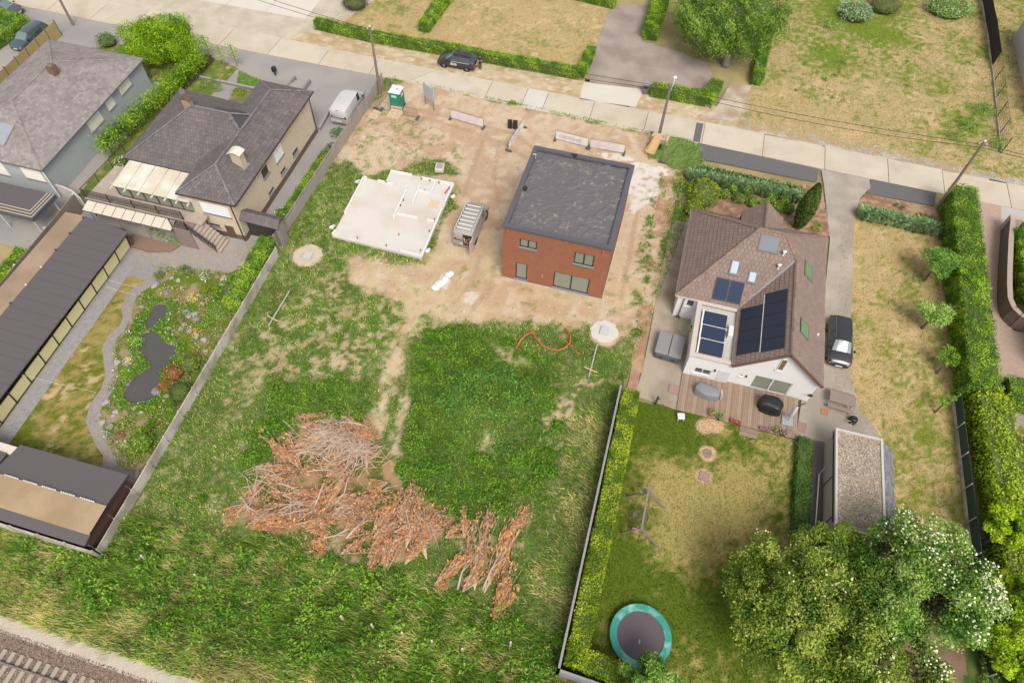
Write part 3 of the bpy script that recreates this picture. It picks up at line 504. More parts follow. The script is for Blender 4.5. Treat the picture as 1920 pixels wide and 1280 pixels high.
bw(MB().tube([(-6.95,Y0-.02,1.6),(-6.85,Y0-.25,1.35),(-6.8,Y0-.1,1.7)], .02, 6), 'loose_cable', mat('cable_y', C(200,170,90), .6), R)
# ---------------------------------------------------------------- white rendered house with the brown roof
W = thing('white_house', 'white rendered house with brown tiled roof and black solar panels', 'house', (10, 39, 0))
render = mat('white_render', C(246,242,238,.7), .85, .05, .8, 15, bump=.05); EZ = 2.7
fp = lambda x, y: EZ+(y-36.85)*.782; gl = lambda x, y: EZ+(x-9.0)*.848; gr = lambda x, y: EZ+(15.55-x)*.888; lp = lambda x, y: EZ+(x-4.05)*.80; bp_ = lambda x, y: EZ+(46.9-y)*.782
b = MB(); gy0 = 31.62
wall(b, (9.2,gy0), (1,0), 6.18, 0, 2.72, [(1.75,4.55,.02,1.78),(.72,.92,1.2,1.42)]); wall(b, (15.38,gy0), (0,1), 15.1, 0, 2.75); wall(b, (15.38,46.7), (-1,0), 11.1, 0, 2.75); wall(b, (4.3,46.7), (0,-1), 9.75, 0, 2.75); wall(b, (4.3,36.97), (1,0), 5, 0, 2.75, [(.75,1.35,1.5,2.3)])
gx_ = 12.33; gp = [(9.2,gy0,2.72),(15.38,gy0,2.72),(gx_,gy0,5.42)]; b.add(gp+[(p[0],p[1]+.2,p[2]) for p in gp], [(0,1,2)]); bw(b, 'wall', render, W)
window(W, (9.2,gy0), (1,0), (1.75,4.55,.02,1.78), white_f, glass, 2, sill_m, f=.09); window(W, (9.2,gy0), (1,0), (.72,.92,1.2,1.42), white_f, glass_d, 1, white_f, f=.03); window(W, (4.3,36.97), (1,0), (.75,1.35,1.5,2.3), white_f, glass_d, 1, white_f, f=.05)
window(W, (9.2,gy0-.05), (1,0), (2.88,3.3,3.05,4.45), white_f, mat('window_brown', C(140,110,80), .2), 1, white_f, f=.05, rec=.03)
pal = [C(150,126,114), C(147,123,111), C(153,129,116), C(149,126,115)]
A_, B_, Cc, D_ = (4.05,46.9,EZ), (4.05,36.85,EZ), (9.0,36.85,EZ), (15.55,46.9,EZ); RL, RR = (9.05,41.9,6.65), (11.1,41.9,6.65); GB, GF = (12.33,40.5,5.56), (12.33,31.3,5.56); GL, GR = (9.0,31.3,EZ), (15.55,31.3,EZ)
deck_ = MB(); tl = MB()
for f_ in ([B_,Cc,(9.02,36.87,EZ),GB,RR,RL],[A_,B_,RL],[D_,A_,RL,RR],[GR,D_,RR,GB,GF],[Cc,GL,GF,GB]):
    deck_.slab([Vector(p)+Vector((0,0,-.04)) for p in f_], .12); tileface(tl, f_, .33, .36, pal, .055, .02, .05)
rf = bw(deck_, 'roof', mat('roof_felt', C(110,88,78), .9), W); tag(bw(tl, 'roof_tiles', TILE, rf), kind='stuff')
b = MB()
for a_, c_ in ((B_,RL),(A_,RL),(RL,RR),(RR,D_),(RR,GB),(GB,GF)): capline(b, Vector(a_)+Vector((0,0,.05)), Vector(c_)+Vector((0,0,.05)), .24, .09, C(150,122,108))
tag(bw(b, 'ridge_tiles', TILE, rf), kind='stuff')
b = MB(); n_ = 12; b.bar(Vector(Cc)+Vector((.03,.03,.06)), Vector(GB)+Vector((-.1,-.1,.03)), .2, .03); bw(b, 'valley_gutter', mat('zinc', C(176,168,162), .5, .08, 2, 20, metal=.3), rf)
b = MB()
for p0, p1 in ((A_,B_),(B_,Cc),(GR,D_),(GL,Cc)): b.bar(Vector(p0)+Vector((0,0,-.06)), Vector(p1)+Vector((0,0,-.06)), .13, .12)
bw(b, 'gutter', mat('cream_gutter', C(226,216,206), .6, .06, 2, 20), rf)
for p0, p1 in ((GL,GF),(GF,GR)): bw(MB().bar(Vector(p0)+Vector((0,-.02,-.1)), Vector(p1)+Vector((0,-.02,-.1)), .08, .24), 'barge_board', mat('brown_board', C(120,92,78), .8), rf)
# street-side gable over the entrance
b = MB(); t2 = MB(); fa, fb = (8.2,46.95,3.7), (11.6,46.95,3.7); pk = (9.85,46.95,5.2); pk2 = (9.85,43.7,5.2); l2, r2 = (8.2,45.6,3.7), (11.6,45.6,3.7)
for f_ in ([l2,fa,pk,pk2],[fb,r2,pk2,pk]): b.slab(f_, .1); tileface(t2, f_, .33, .36, pal, .035)
b.add([fa, fb, pk, (8.2,46.9,2.7), (11.6,46.9,2.7)], [(1,0,2),(0,1,4,3)]); pr = bw(b, 'entrance_gable', MATS['roof_felt'], W); tag(bw(t2, 'roof_tiles', TILE, pr), kind='stuff')
cb_ = MB(); capline(cb_, (9.85,46.95,5.25), (9.85,43.7,5.25), .24, .09, C(150,122,108)); bw(cb_, 'ridge_tiles', TILE, pr)
pv = mat('solar_glass', C(50,55,70), .4, .06, 1, 6, spec=.25); pvf = mat('solar_frame', C(40,42,50), .4)
def panel(pl, x0, x1, y0, y1, par=W, m=pv):
    o = bw(pbox(MB(), pl, x0, x1, y0, y1, .09, .13), 'solar_panel', pvf, par); bw(pbox(MB(), pl, x0+.03, x1-.03, y0+.03, y1-.03, .13, .134), 'solar_cells', m, o)
pvb = mat('solar_blue', C(54,66,90), .55, .06, 1, 6, spec=.08)
panel(fp, 6.78, 7.87, 37.05, 38.42, m=pvb); panel(fp, 7.91, 9.0, 37.05, 38.42, m=pvb)
for i in range(4): panel(gl, 9.16, 10.5, 32.12+i*1.135, 32.12+i*1.135+1.12)
for i in range(5): panel(gl, 10.56, 11.88, 31.97+i*1.14, 31.97+i*1.14+1.125)
bw(pbox(MB(), gl, 10.505, 10.555, 32, 37.6, .08, .12), 'panel_rail', white_f, W)
def roofwin(pl, x0, x1, y0, y1, gm=glass):
    o = bw(pbox(MB(), pl, x0, x1, y0, y1, .03, .14), 'roof_window', mat('grey_flashing', C(110,112,116), .5), W); bw(pbox(MB(), pl, x0+.1, x1-.1, y0+.12, y1-.12, .14, .146), 'pane', gm, o)
lg = mat('sky_glass', C(176,190,200), .3, .03, 1, 5, spec=.2); gg = mat('green_glass', C(128,160,110), .08, .15, 2, 5, spec=.6); dg = mat('grey_blind', C(128,132,138), .5, .05, 1, 5, spec=.15)
roofwin(fp, 9.27, 10.76, 40.55, 41.55, dg); roofwin(fp, 7.58, 8.27, 38.72, 39.7, lg); roofwin(fp, 9.08, 9.74, 38.46, 39.26, lg); roofwin(gr, 13.2, 14.05, 39.85, 41.4, gg); roofwin(gr, 13.02, 13.88, 33.9, 35.3, gg)
for x, y in ((11.25,40.6),(11.12,39.75)): z = fp(x, y); bw(MB().tube([(x,y,z-.1),(x,y,z+.42)], .09, 10).lathe([(.14,0),(.16,.06),(.02,.16)], 12, (x,y,z+.42)), 'vent_pipe', white_f, W)
x, y = 14.84, 35.44; bw(MB().lathe([(.1,0),(.09,.12),(.01,.18)], 10, (x,y,gr(x,y)+.03)), 'vent_pipe', white_f, W)
# flat extension
b = MB(); wall(b, (5.88,31.45), (1,0), 3.35, 0, 2.5, [(.72,1.96,.5,1.2)]); wall(b, (9.23,31.45), (0,1), 5.5, 0, 2.5); wall(b, (5.88,36.97), (0,-1), 5.52, 0, 2.5); ex = bw(b, 'extension_wall', render, W)
window(W, (5.88,31.45), (1,0), (.72,1.96,.5,1.2), white_f, glass_d, 2, white_f, f=.06)
b = MB(); cop = mat('pale_coping', C(214,198,186), .8, .06, 1, 20)
for x0, x1, y0, y1 in ((5.82,9.3,31.4,31.75),(5.82,6.2,31.75,36.9),(8.95,9.3,31.75,36.9),(6.2,8.95,36.6,36.9)): b.box(x0,x1,y0,y1,2.48,2.62)
bw(b, 'parapet_coping', cop, W); bw(MB().box(6.2,8.95,31.75,36.6,2.3,2.42), 'flat_roof', mat('pale_roof', C(206,198,190), .8, .08, 1, 15), W)
tp = lambda x, y: 2.62+(y-31.7)*.0
for y0 in (31.85, 33.2, 34.6):
    tl_ = lambda x, y, y0=y0: 2.52+(y-y0)*.16
    panel(tl_, 6.45, 8.2, y0, y0+1.2, m=pvb)
    bw(pbox(MB(), tl_, 6.3, 6.42, y0-.05, y0+1.3, -.05, .1).box(6.42,8.3,y0+1.22,y0+1.3,2.45,2.8), 'panel_mount', white_f, W)
bw(MB().box(8.42,8.78,33.9,34.9,2.42,2.85), 'air_conditioner', white_f, W)
bw(MB().box(8.35,9.2,31.43,31.46,0.02,1.55), 'door', mat('door_white', C(226,224,222), .6), W); bw(MB().box(8.25,9.3,30.95,31.43,0,.1), 'door_step', mat('deck_dark', C(124,104,86), .9), W)
for x, z in ((8.05,1.35),(10.4,1.3)): bw(MB().box(x-.05,x+.05,gy0-.3 if x < 9 else gy0-.1,gy0-.18 if x < 9 else gy0,z,z+.2), 'wall_lamp', black_f, W)
bw(MB().tube([(4.8,36.9,2.6),(4.75,36.85,.1)], .05, 8), 'downpipe', mat('zinc_pipe', C(130,126,124), .5), W); bw(MB().box(15.2,15.45,31.5,31.6,.9,1.05).box(14.95,15.3,31.2,31.3,1.25,1.3), 'outdoor_tap', black_f, W)
# ---------------------------------------------------------------- beige house with dark hipped roofs
Bh = thing('beige_house', 'beige house with dark tiled hipped roofs, white-shuttered windows and rear veranda', 'house', (-39, 42, 0))
beige = mat('beige_brick', C(228,208,178), .85, .05, 1, 20, brick=(.22,.07,.006,(.93,.92,.9),'wall'), bump=.05); dk = mat('brown_plinth', C(120,96,84), .9, .08, 2, 20)
we, me_ = 4.5, 3.84
fl, fr, br, bl = (-38.3,34.25,we), (-32.85,34.3,we), (-33.4,50.45,we), (-39.0,50.6,we); r_f, r_b = (-35.57,36.96,6.0), (-35.95,47.65,6.0)
mlf, mlb = (-45.75,37.45,me_), (-46.35,47.9,me_); mrf, mrb = (-38.9,37.4,me_), (-39.4,47.5,me_); q1, q2 = (-40.95,42.73,6.63), (-37.25,42.73,6.63); jf, jb = (-35.75,41.5,6.0), (-35.8,43.8,6.0)
dpal = [C(118,109,107), C(114,105,103), C(122,112,109), C(112,104,103)]; bst = lambda p: Vector((1.18,1.1,.95)) if fbm(G_([p.x*.7]), G_([p.y*.7]), 401)[0] > .56 else Vector((1,1,1))
base = MB(); tl = MB()
def dstain(p): return 1.12 if fbm(G_([p.x*.5]), G_([p.y*.5]), 401)[0] > .57 else 1.
for f_ in ([fl,fr,r_f],[br,bl,r_b],[fr,br,r_b,r_f],[bl,fl,r_f,r_b]): base.slab([Vector(p_)-Vector((0,0,.05)) for p_ in f_], .12); tileface(tl, f_, .30, .36, dpal, .05, .02, .08, stain=dstain)
wrf = bw(base, 'wing_roof', mat('dark_felt', C(80,74,72), .9), Bh); tag(bw(tl, 'roof_tiles', TILE, wrf), kind='stuff')
base = MB(); tl = MB()
for f_ in ([mlf,mrf,(-35.5,41.2,5.85),q2,q1],[mrb,mlb,q1,q2,(-35.7,43.9,5.9)],[mlb,mlf,q1],[jf,(-35.6,42.7,6.0),jb,q2]): base.slab([Vector(p_)-Vector((0,0,.05)) for p_ in f_], .1); tileface(tl, f_, .30, .36, dpal, .05, .02, .08, stain=dstain)
mrf_ = bw(base, 'main_roof', MATS['dark_felt'], Bh); tag(bw(tl, 'roof_tiles', TILE, mrf_), kind='stuff')
b = MB()
for a_, c_ in ((fl,r_f),(fr,r_f),(r_f,r_b),(br,r_b),(bl,r_b)): capline(b, Vector(a_)+Vector((0,0,.06)), Vector(c_)+Vector((0,0,.06)), .2, .07, C(132,124,124))
tag(bw(b, 'ridge_tiles', TILE, wrf), kind='stuff'); b = MB()
for a_, c_ in ((mlf,q1),(mlb,q1),(q1,q2),(q2,jf),(q2,jb)): capline(b, Vector(a_)+Vector((0,0,.06)), Vector(c_)+Vector((0,0,.06)), .22, .07, C(126,122,126))
tag(bw(b, 'ridge_tiles', TILE, mrf_), kind='stuff')
b = MB(); x1_, y0_ = -33.25, 34.5; ub = Vector((-.45, 15.2, 0)).normalized()
wops = [(7.5,9.05,2.42,3.75),(5.0,6.1,2.72,3.68),(10.3,11.4,1.02,1.45),(7.6,8.65,1.02,1.36),(4.95,6.0,.82,1.15)]
wall(b, (x1_,y0_), ub, 15.3, .55, 4.45, wops); wall(b, (-37.9,y0_), (1,0), 4.65, .55, 4.45, [(1.3,4.0,2.5,3.82),(1.3,2.4,.98,1.28)]); wall(b, (-38.55,50.1), (.04,-1), 15.6, .0, 4.4); wall(b, (-33.7,49.75), (-1,.02), 5.4, 0, 4.45)
wall(b, (-45.4,37.8), (1,0), 7.4, 0, 3.8); wall(b, (-45.9,47.6), (.05,-1), 9.8, 0, 3.8); wall(b, (-38.9,47.2), (-1,.05), 7, 0, 3.8); bw(b, 'wall', beige, Bh)
b = MB(); wall(b, (x1_+.04,y0_-.04), ub, 15.38, 0, .56, []); wall(b, (-37.94,y0_-.04), (1,0), 4.73, 0, .56, []); bw(b, 'plinth', dk, Bh)
sh_m = mat('roller_shutter', C(242,240,238,.9), .55, .03, 2, 20, wave=(3.2,'Z',.5))
def shutter(par, p0, u, op, m=sh_m):
    p0 = Vector((p0[0],p0[1],0)); u = Vector((u[0],u[1],0)).normalized(); n = Vector((u.y,-u.x,0)); a, bb, c, e = op; mbx = MB(); k = max(3, int((e-c)/.16))
    for i in range(k):
        z0 = c+(e-c)*i/k; z1 = c+(e-c)*(i+1)/k-.012; q = [p0+u*aa-n*kk for kk in (.05,.09) for aa in (a,bb)]
        mbx.add([(q[0].x,q[0].y,z0),(q[1].x,q[1].y,z0),(q[1].x,q[1].y,z1),(q[0].x,q[0].y,z1),(q[2].x,q[2].y,z1),(q[3].x,q[3].y,z1)], [(0,1,2,3),(3,2,5,4)])
    o = bw(mbx, 'shutter', m, par)
    q = [p0+u*aa-n*kk for kk in (-.05,.05) for aa in (a-.05,bb+.05)]; s_ = MB(); s_.prism([q[0][:2],q[1][:2],q[3][:2],q[2][:2]], c-.08, c); bw(s_, 'sill', sill_m, o)
shutter(Bh, (x1_,y0_), ub, wops[0]); window(Bh, (x1_,y0_), ub, wops[1], mat('brown_frame', C(96,78,68), .6), glass_d, 1, sill_m)
for o_ in wops[2:]: window(Bh, (x1_,y0_), ub, o_, mat('brown_frame', C(96,78,68), .6), glass_d, 1, sill_m, f=.05)
shutter(Bh, (-37.9,y0_), (1,0), (1.3,4.0,2.5,3.82)); window(Bh, (-37.9,y0_), (1,0), (1.3,2.4,.98,1.28), MATS['brown_frame'], glass_d, 1, sill_m, f=.05)
bw(MB().box(-34.95,-34.15,y0_-.06,y0_-.02,0,1.45), 'door', mat('brown_door', C(110,84,68), .6), Bh)
for x, y in ((-33.35,34.35),(-33.62,49.9)): bw(MB().tube([(x,y,4.4),(x,y,.05)], .05, 8), 'downpipe', mat('brown_pipe', C(84,66,58), .5), Bh)
bw(MB().bar((-32.8,34.25,4.46),(-33.35,50.5,4.46),.12,.12).bar((-38.3,34.2,4.46),(-32.8,34.25,4.46),.12,.12), 'gutter', MATS['brown_pipe'], Bh); bw(MB().bar(mlf,mrf,.12,.1).bar(mlb,mlf,.12,.1), 'gutter', MATS['brown_pipe'], Bh)
ch = MB().box(-34.75,-33.85,38.1,38.75,4.6,6.45); co = bw(ch, 'chimney', mat('chimney_beige', C(206,186,158), .9, .06, 2, 20), Bh)
n_ = 8; pts = [(-34.9+1.2*i/n_, 6.5+.22*math.sin(math.pi*i/n_)) for i in range(n_+1)]; b = MB()
for i in range(n_): (xa, za), (xb, zb) = pts[i], pts[i+1]; b.slab([(xa,37.95,za),(xb,37.95,zb),(xb,38.9,zb),(xa,38.9,za)], .06)
bw(b, 'chimney_cap', mat('cap_white', C(232,220,204), .7), co); bw(MB().box(-34.9,-33.7,37.95,38.9,4.7,4.85+.2), 'chimney_flashing', MATS['zinc'], co)
ch = MB().box(-41.75,-41.0,42.6,43.1,5.9,7.2); co = bw(ch, 'chimney', mat('chimney_brown', C(176,150,124), .9, .08, 2, 20), Bh); b = MB(); pts = [(-41.85+.95*i/n_, 7.25+.16*math.sin(math.pi*i/n_)) for i in range(n_+1)]
for i in range(n_): (xa, za), (xb, zb) = pts[i], pts[i+1]; b.slab([(xa,42.5,za),(xb,42.5,zb),(xb,43.2,zb),(xa,43.2,za)], .06)
bw(b, 'chimney_cap', MATS['roof_felt'], co)
for dx in (-.2,0,.2): bw(MB().tube([(-41.9+dx,43.3,6.2),(-41.9+dx,43.3,7.9-abs(dx))], .05, 8), 'flue_pipe', MATS['zinc'], Bh)
# terrace, veranda, railing, stair
terr = mat('terrace_tiles', C(196,178,160), .85, .06, 1, 20, brick=(.6,.6,.012,(.75,.75,.75),'floor')); bw(MB().prism([(-47.6,33.3),(-36.2,33.3),(-36.2,34.45),(-37.95,34.5),(-37.95,37.75),(-47.5,37.75)], 2.1, 2.3), 'terrace', terr, Bh)
bw(MB().prism([(-47.5,33.6),(-38.3,33.6),(-38.3,37.7),(-47.4,37.7)], 0, 2.1), 'basement_wall', mat('basement', C(128,116,108), .9, .1, 1, 15), Bh)
vm = mat('veranda_white', C(240,234,222), .5, .05, .6, 12, col2=C(226,212,184), c2scale=.5); vf = MATS['brown_frame']; vr = bw(MB().bar((-44.75,34.22,3.66),(-37.35,34.22,3.66),.1,.08).bar((-45.2,37.7,3.74),(-38.6,37.7,3.74),.1,.06), 'veranda_roof', vf, Bh)
XA = [-44.75,-43.45,-42.1,-40.8,-39.55,-38.45,-37.35]
for i in range(6):
    a, bb = XA[i], XA[i+1]; k0, k1 = a-.35, bb-.4
    bw(MB().slab([(a+.03,34.15,3.72),(bb-.03,34.15,3.72),(k1-.03,37.5,3.8),(k0+.03,37.5,3.8)], .03), 'roof_panel', vm, vr)
for i in range(7): a = XA[i]; bw(MB().bar((a,33.98,3.62),(a-.38,37.6,3.72),.07,.1).bar((a,33.86,3.6),(a,34.15,3.6),.1,.12), 'rafter', mat('cream_rafter', C(232,222,206), .7), vr)
vg = bw(MB().box(-44.6,-37.6,34.4,34.5,2.3,2.4).box(-44.6,-37.6,34.4,34.5,3.5,3.62), 'veranda_front', vf, Bh)
for i in range(6):
    a, bb = XA[i]+.05, XA[i+1]-.05; bw(MB().box(a,bb,34.44,34.46,2.4,3.5), 'pane', glass, vg); bw(MB().box(a-.1,a+.02,34.39,34.51,2.4,3.5), 'mullion', vf, vg)
bw(MB().box(-44.65,-44.55,34.5,37.7,2.4,3.6), 'veranda_side', glass_d, Bh)
iron = mat('wrought_iron', C(70,62,60), .6)
def railing(p0, p1, par, npan, h=.95):
    p0, p1 = Vector(p0), Vector(p1); r_ = None; b = MB()
    for z in (.08, h): b.bar(p0+Vector((0,0,z)), p1+Vector((0,0,z)), .04, .04)
    r_ = bw(b, 'railing', iron, par)
    for i in range(npan+1): p = p0+(p1-p0)*(i/npan); bw(MB().bar(p, p+Vector((0,0,h+.08)), .06, .06, up=(1,0,0)), 'post', iron, r_)
    b = MB(); L = (p1-p0).length; k = int(L/.17)
    for i in range(k):
        for (za, zb, sh) in ((.1,h,.0),(.15,h*.75,.16),(.3,h*.95,-.14)): a = p0+(p1-p0)*((i+.5)/k)+Vector((0,0,za)); c = p0+(p1-p0)*min(1,max(0,((i+.5+sh*6)/k)))+Vector((0,0,zb)); b.bar(a, c, .02, .02)
    tag(bw(b, 'ironwork', iron, r_), kind='stuff'); return r_
railing((-47.45,33.36,2.3), (-37.9,33.36,2.3), Bh, 4); railing((-38.4,32.35,2.3), (-36.9,32.35,2.3), Bh, 1); railing((-36.9,32.35,2.2), (-34.95,32.4,.1), Bh, 1)
b = bw(MB().prism([(-38.4,32.3),(-36.75,32.3),(-36.75,33.95),(-38.4,33.95)], 0, 2.28), 'landing', mat('landing', C(150,130,120), .9, .08, 1, 20), Bh)
for i in range(9): bw(MB().box(-36.75+i*.23,-36.75+(i+1)*.23+.02,32.4,33.95,0,2.1-i*.235), 'stair_step', mat('stair_stone', C(190,172,158), .9, .08, 2, 20), Bh)
cn = bw(MB().bar((-47.2,32.1,2.02),(-38.45,32.15,2.02),.06,.08).bar((-47.2,33.05,2.22),(-38.45,33.05,2.22),.06,.06), 'lower_canopy', vf, Bh)
for i in range(9): x = -47.15+i*.965; bw(MB().slab([(x+.03,32.08,2.08),(x+.935,32.08,2.08),(x+.935-.08,33.1,2.27),(x+.03-.08,33.1,2.27)], .03), 'canopy_panel', mat('canopy_cream', C(226,212,190), .6, .06, .8, 10), cn)
for i in range(4): x = -46.5+i*2.6; bw(MB().tube([(x,32.2,0),(x,32.15,2.0)], .04, 8), 'canopy_post', MATS['zinc'], cn)
b = bw(MB().prism([(-43.2,30.9),(-40.6,30.75),(-38.9,31.3),(-38.5,32.1),(-43.2,32.2)], 0, .22), 'planter_kerb', mat('planter', C(150,120,100), .9, .1, 2, 15), Bh)
# tiled canopy over the side passage
sc_ = MB(); t2 = MB(); e0, e1, e2, e3, k0, k1 = (-33.4,34.55,2.5),(-29.55,34.45,2.5),(-29.6,35.85,2.5),(-33.4,35.95,2.5),(-33.4,35.25,2.95),(-29.6,35.15,2.95)
for f_ in ([e0,e1,k1,k0],[e2,e3,k0,k1]): sc_.slab(f_, .06); tileface(t2, f_, .3, .3, dpal, .03)
o = bw(sc_, 'side_canopy', MATS['dark_felt'], Bh); tag(bw(t2, 'roof_tiles', TILE, o), kind='stuff'); bw(MB().box(-30.0,-29.7,34.7,35.6,0,2.5), 'pier', mat('pier', C(150,140,132), .9), Bh); bw(MB().box(-33.2,-30.1,35.2,35.28,.05,2.2), 'side_gate', mat('dark_gate', C(70,66,66), .7), Bh)
# ---------------------------------------------------------------- grey house, top left
Ah = thing('grey_house', 'grey rendered bungalow with weathered slate hipped roof at the left edge', 'house', (-58, 43, 0))
gw = mat('grey_render', C(184,188,190), .85, .06, .6, 12, bump=.05); gpal = [C(158,147,142), C(153,142,138), C(163,152,146), C(149,139,135), C(167,155,147)]
ez = 3.4; a_fr, a_br, a_bl, a_fl = (-52.1,34.3,ez), (-53.2,51.8,ez), (-64.5,51.85,ez), (-63.4,34.3,ez); ar1, ar2 = (-58.65,46.2,5.42), (-58.25,39.9,5.42)
base = MB(); tl = MB()
def gst(p):
    v = fbm(G_([p.x*.8]), G_([p.y*.8]), 421)[0]; return .88 if v > .6 else 1.
for f_ in ([a_fr,a_br,ar1,ar2],[a_br,a_bl,ar1],[a_bl,a_fl,ar2,ar1],[a_fl,a_fr,ar2]): base.slab([Vector(p_)-Vector((0,0,.05)) for p_ in f_], .12); tileface(tl, f_, .36, .26, gpal, .025, jit=.08, stain=gst)
arf = bw(base, 'roof', mat('slate_felt', C(100,92,90), .9), Ah); tag(bw(tl, 'roof_slates', TILE, arf), kind='stuff'); b = MB()
for p, q in ((a_fr,ar2),(a_br,ar1),(a_bl,ar1),(a_fl,ar2),(ar1,ar2)): capline(b, Vector(p)+Vector((0,0,.04)), Vector(q)+Vector((0,0,.04)), .2, .05, C(158,144,138))
tag(bw(b, 'ridge_tiles', TILE, arf), kind='stuff')
b = MB()
for p, q in ((a_fr,a_br),(a_br,a_bl),(a_bl,a_fl),(a_fl,a_fr)): b.bar(Vector(p)+Vector((0,0,-.04)), Vector(q)+Vector((0,0,-.04)), .16, .13)
bw(b, 'gutter', mat('grey_gutter', C(120,118,124), .5, .08, 2, 20), arf)
ua = Vector((-1.1,17.5,0)).normalized(); p0 = (-52.4,34.6); aops = [(6.9,9.0,1.85,3.15),(10.1,11.35,2.0,3.28),(12.5,14.5,2.15,3.35)]; b = MB()
wall(b, p0, ua, 17.0, 0, 3.35, aops, .1); wall(b, (-63.1,34.6), (1,0), 10.7, 0, 3.35, [(4.4,6.2,1.2,3.1),(8.0,10.2,1.5,2.9)], .1); wall(b, (-53.45,51.55), (-1,0), 10.8, 0, 3.35); wall(b, (-64.2,51.55), (.06,-1), 17, 0, 3.35); bw(b, 'wall', gw, Ah)
cs = mat('cream_shutter', C(240,235,224,.9), .6, .03, 2, 20)
for o_ in aops: shutter(Ah, p0, ua, o_, cs)
for o_ in ((4.4,6.2,1.2,3.1),(8.0,10.2,1.5,2.9)): shutter(Ah, (-63.1,34.6), (1,0), o_, cs)
co = bw(MB().box(-58.0,-57.35,44.7,45.4,4.7,5.95), 'chimney', mat('chimney_brick', C(140,108,92), .9, .15, 3, 20, brick=(.2,.07,.008,(.8,.8,.8),'wall')), Ah); bw(MB().lathe([(.2,0),(.18,.14),(.12,.14),(.12,.02)], 12, (-57.7,45.05,5.95)), 'chimney_pot', mat('pot', C(150,130,112), .9), co)
fpa = lambda x, y: ez+(y-34.3)*.36; o = bw(pbox(MB(), fpa, -58.6, -56.6, 35.6, 37.7, .05, .13), 'roof_panel', mat('panel_frame', C(150,152,156), .5), Ah); bw(pbox(MB(), fpa, -58.5, -56.7, 35.7, 37.6, .13, .136), 'panel_glass', mat('panel_glass', C(164,168,174), .15, spec=.7), o)
bw(MB().tube([(-52.3,34.45,3.3),(-52.2,34.4,.1)], .06, 8), 'downpipe', white_f, Ah)
# ---------------------------------------------------------------- sheds
felt = mat('roof_felt_dark', C(104,96,96), .9, .05, .6, 25, bump=.05); felt_b = mat('roof_felt_brown', C(160,134,106), .9, .12, .5, 10, bump=.05, col2=C(178,150,124), c2scale=.3)
Ls = thing('long_shed', 'long low garden shed with dark felt roof and a row of yellow panels', 'shed', (-45, 20, 0))
bw(MB().slab([(-41.65,30.75,2.28),(-46.05,31.25,2.42),(-45.1,6,2.42),(-40.5,6,2.28)][::-1], .1), 'roof', felt, Ls); bw(MB().slab([(-46.05,31.25,2.45),(-48.1,31.3,2.3),(-47.0,6,2.3),(-45.1,6,2.45)][::-1], .08), 'rear_roof', felt_b, Ls)
for i in range(25): yy = 30.2-i*1.0; bw(MB().add([(-41.6+(30.75-yy)*.046,yy,2.287),(-41.6+(30.75-yy)*.046,yy-.05,2.287),(-46.0+(31.2-yy)*.0375,yy-.05,2.427),(-46.0+(31.2-yy)*.0375,yy,2.427)], [(0,3,2,1)]), 'felt_seam', mat('seam', C(90,84,84), .9), Ls)
for i in range(13): t = i/13; bw(MB().lathe([(.07,0),(.08,.1),(.02,.14)], 8, (-46.05+.95*t, 31-25*t, 2.43)), 'roof_vent', (white_f if i in (3,4,8) else MATS['anthracite']), Ls)
bw(MB().box(-47.6,-42.3,30.95,31.1,0,2.3).prism([(-42.75,30.9),(-42.65,30.9),(-41.2,6),(-41.3,6)], 0, .12), 'end_wall', mat('shed_wall', C(110,94,84), .9), Ls); b = MB().prism([(-44.5,30.9),(-44.4,30.9),(-43.2,6),(-43.3,6)], 0, 2.3); bw(b, 'back_wall', mat('shed_dark', C(60,52,48), .9), Ls)
yel = mat('yellow_panel', C(232,222,170,.9), .7, .06, 1, 12)
def lsx(y): return -42.55+(30.9-y)*.062
for i in range(14):
    y = 30.85-i*1.78; bw(MB().bar((lsx(y),y,0),(lsx(y)+.35,y,2.25),.08,.08), 'post', mat('post_brown', C(74,50,44), .8), Ls)
    ya, yb = y-.06, y-1.72; bw(MB().add([(lsx(ya)+.02,ya,.12),(lsx(yb)+.02,yb,.12),(lsx(yb)+.22,yb,1.35),(lsx(ya)+.22,ya,1.35),(lsx(ya)-.03,ya,.12),(lsx(yb)-.03,yb,.12),(lsx(yb)+.17,yb,1.35),(lsx(ya)+.17,ya,1.35)], [(1,0,3,2),(4,5,6,7),(0,4,7,3),(5,1,2,6),(3,7,6,2)]), 'panel', yel, Ls)
Fs = thing('front_shed', 'low shed with tan corrugated roof strip between dark felt bands', 'shed', (-33, 9, 0))
bw(MB().slab([(-37.2,11.4,2.15),(-28.95,11.5,2.15),(-28.9,9.15,2.4),(-37.4,9.05,2.4)][::-1], .08).slab([(-44,9.05,2.4),(-37.4,9.05,2.4),(-37.6,10.6,2.2),(-44,10.6,2.2)], .08), 'upper_roof', felt, Fs)
bw(MB().slab([(-44,7.2,2.34),(-28.75,7.3,2.34),(-28.75,6.55,2.2),(-44,6.5,2.2)][::-1], .08), 'lower_roof', felt, Fs)
b = MB(); n_ = 150
for i in range(n_):
    x0, x1 = -44+15.2*i/n_, -44+15.2*(i+1)/n_; xm = (x0+x1)/2; b.add([(x0,9.15,2.47),(xm,9.15,2.53),(x1,9.15,2.47),(x0,7.2,2.36),(xm,7.2,2.42),(x1,7.2,2.36)], [(0,3,4,1),(1,4,5,2)])
bw(b, 'corrugated_roof', mat('tan_sheet', C(190,162,126), .7, .08, .6, 6, col2=C(178,150,112), c2scale=.4), Fs)
b = MB()
for i in range(90):
    if i % 9 < 7: x = -43.5+14.2*i/90; b.box(x, x+.09, 9.12, 9.2, 2.5, 2.56)
tag(bw(b, 'ridge_spacers', white_f, Fs), kind='stuff')
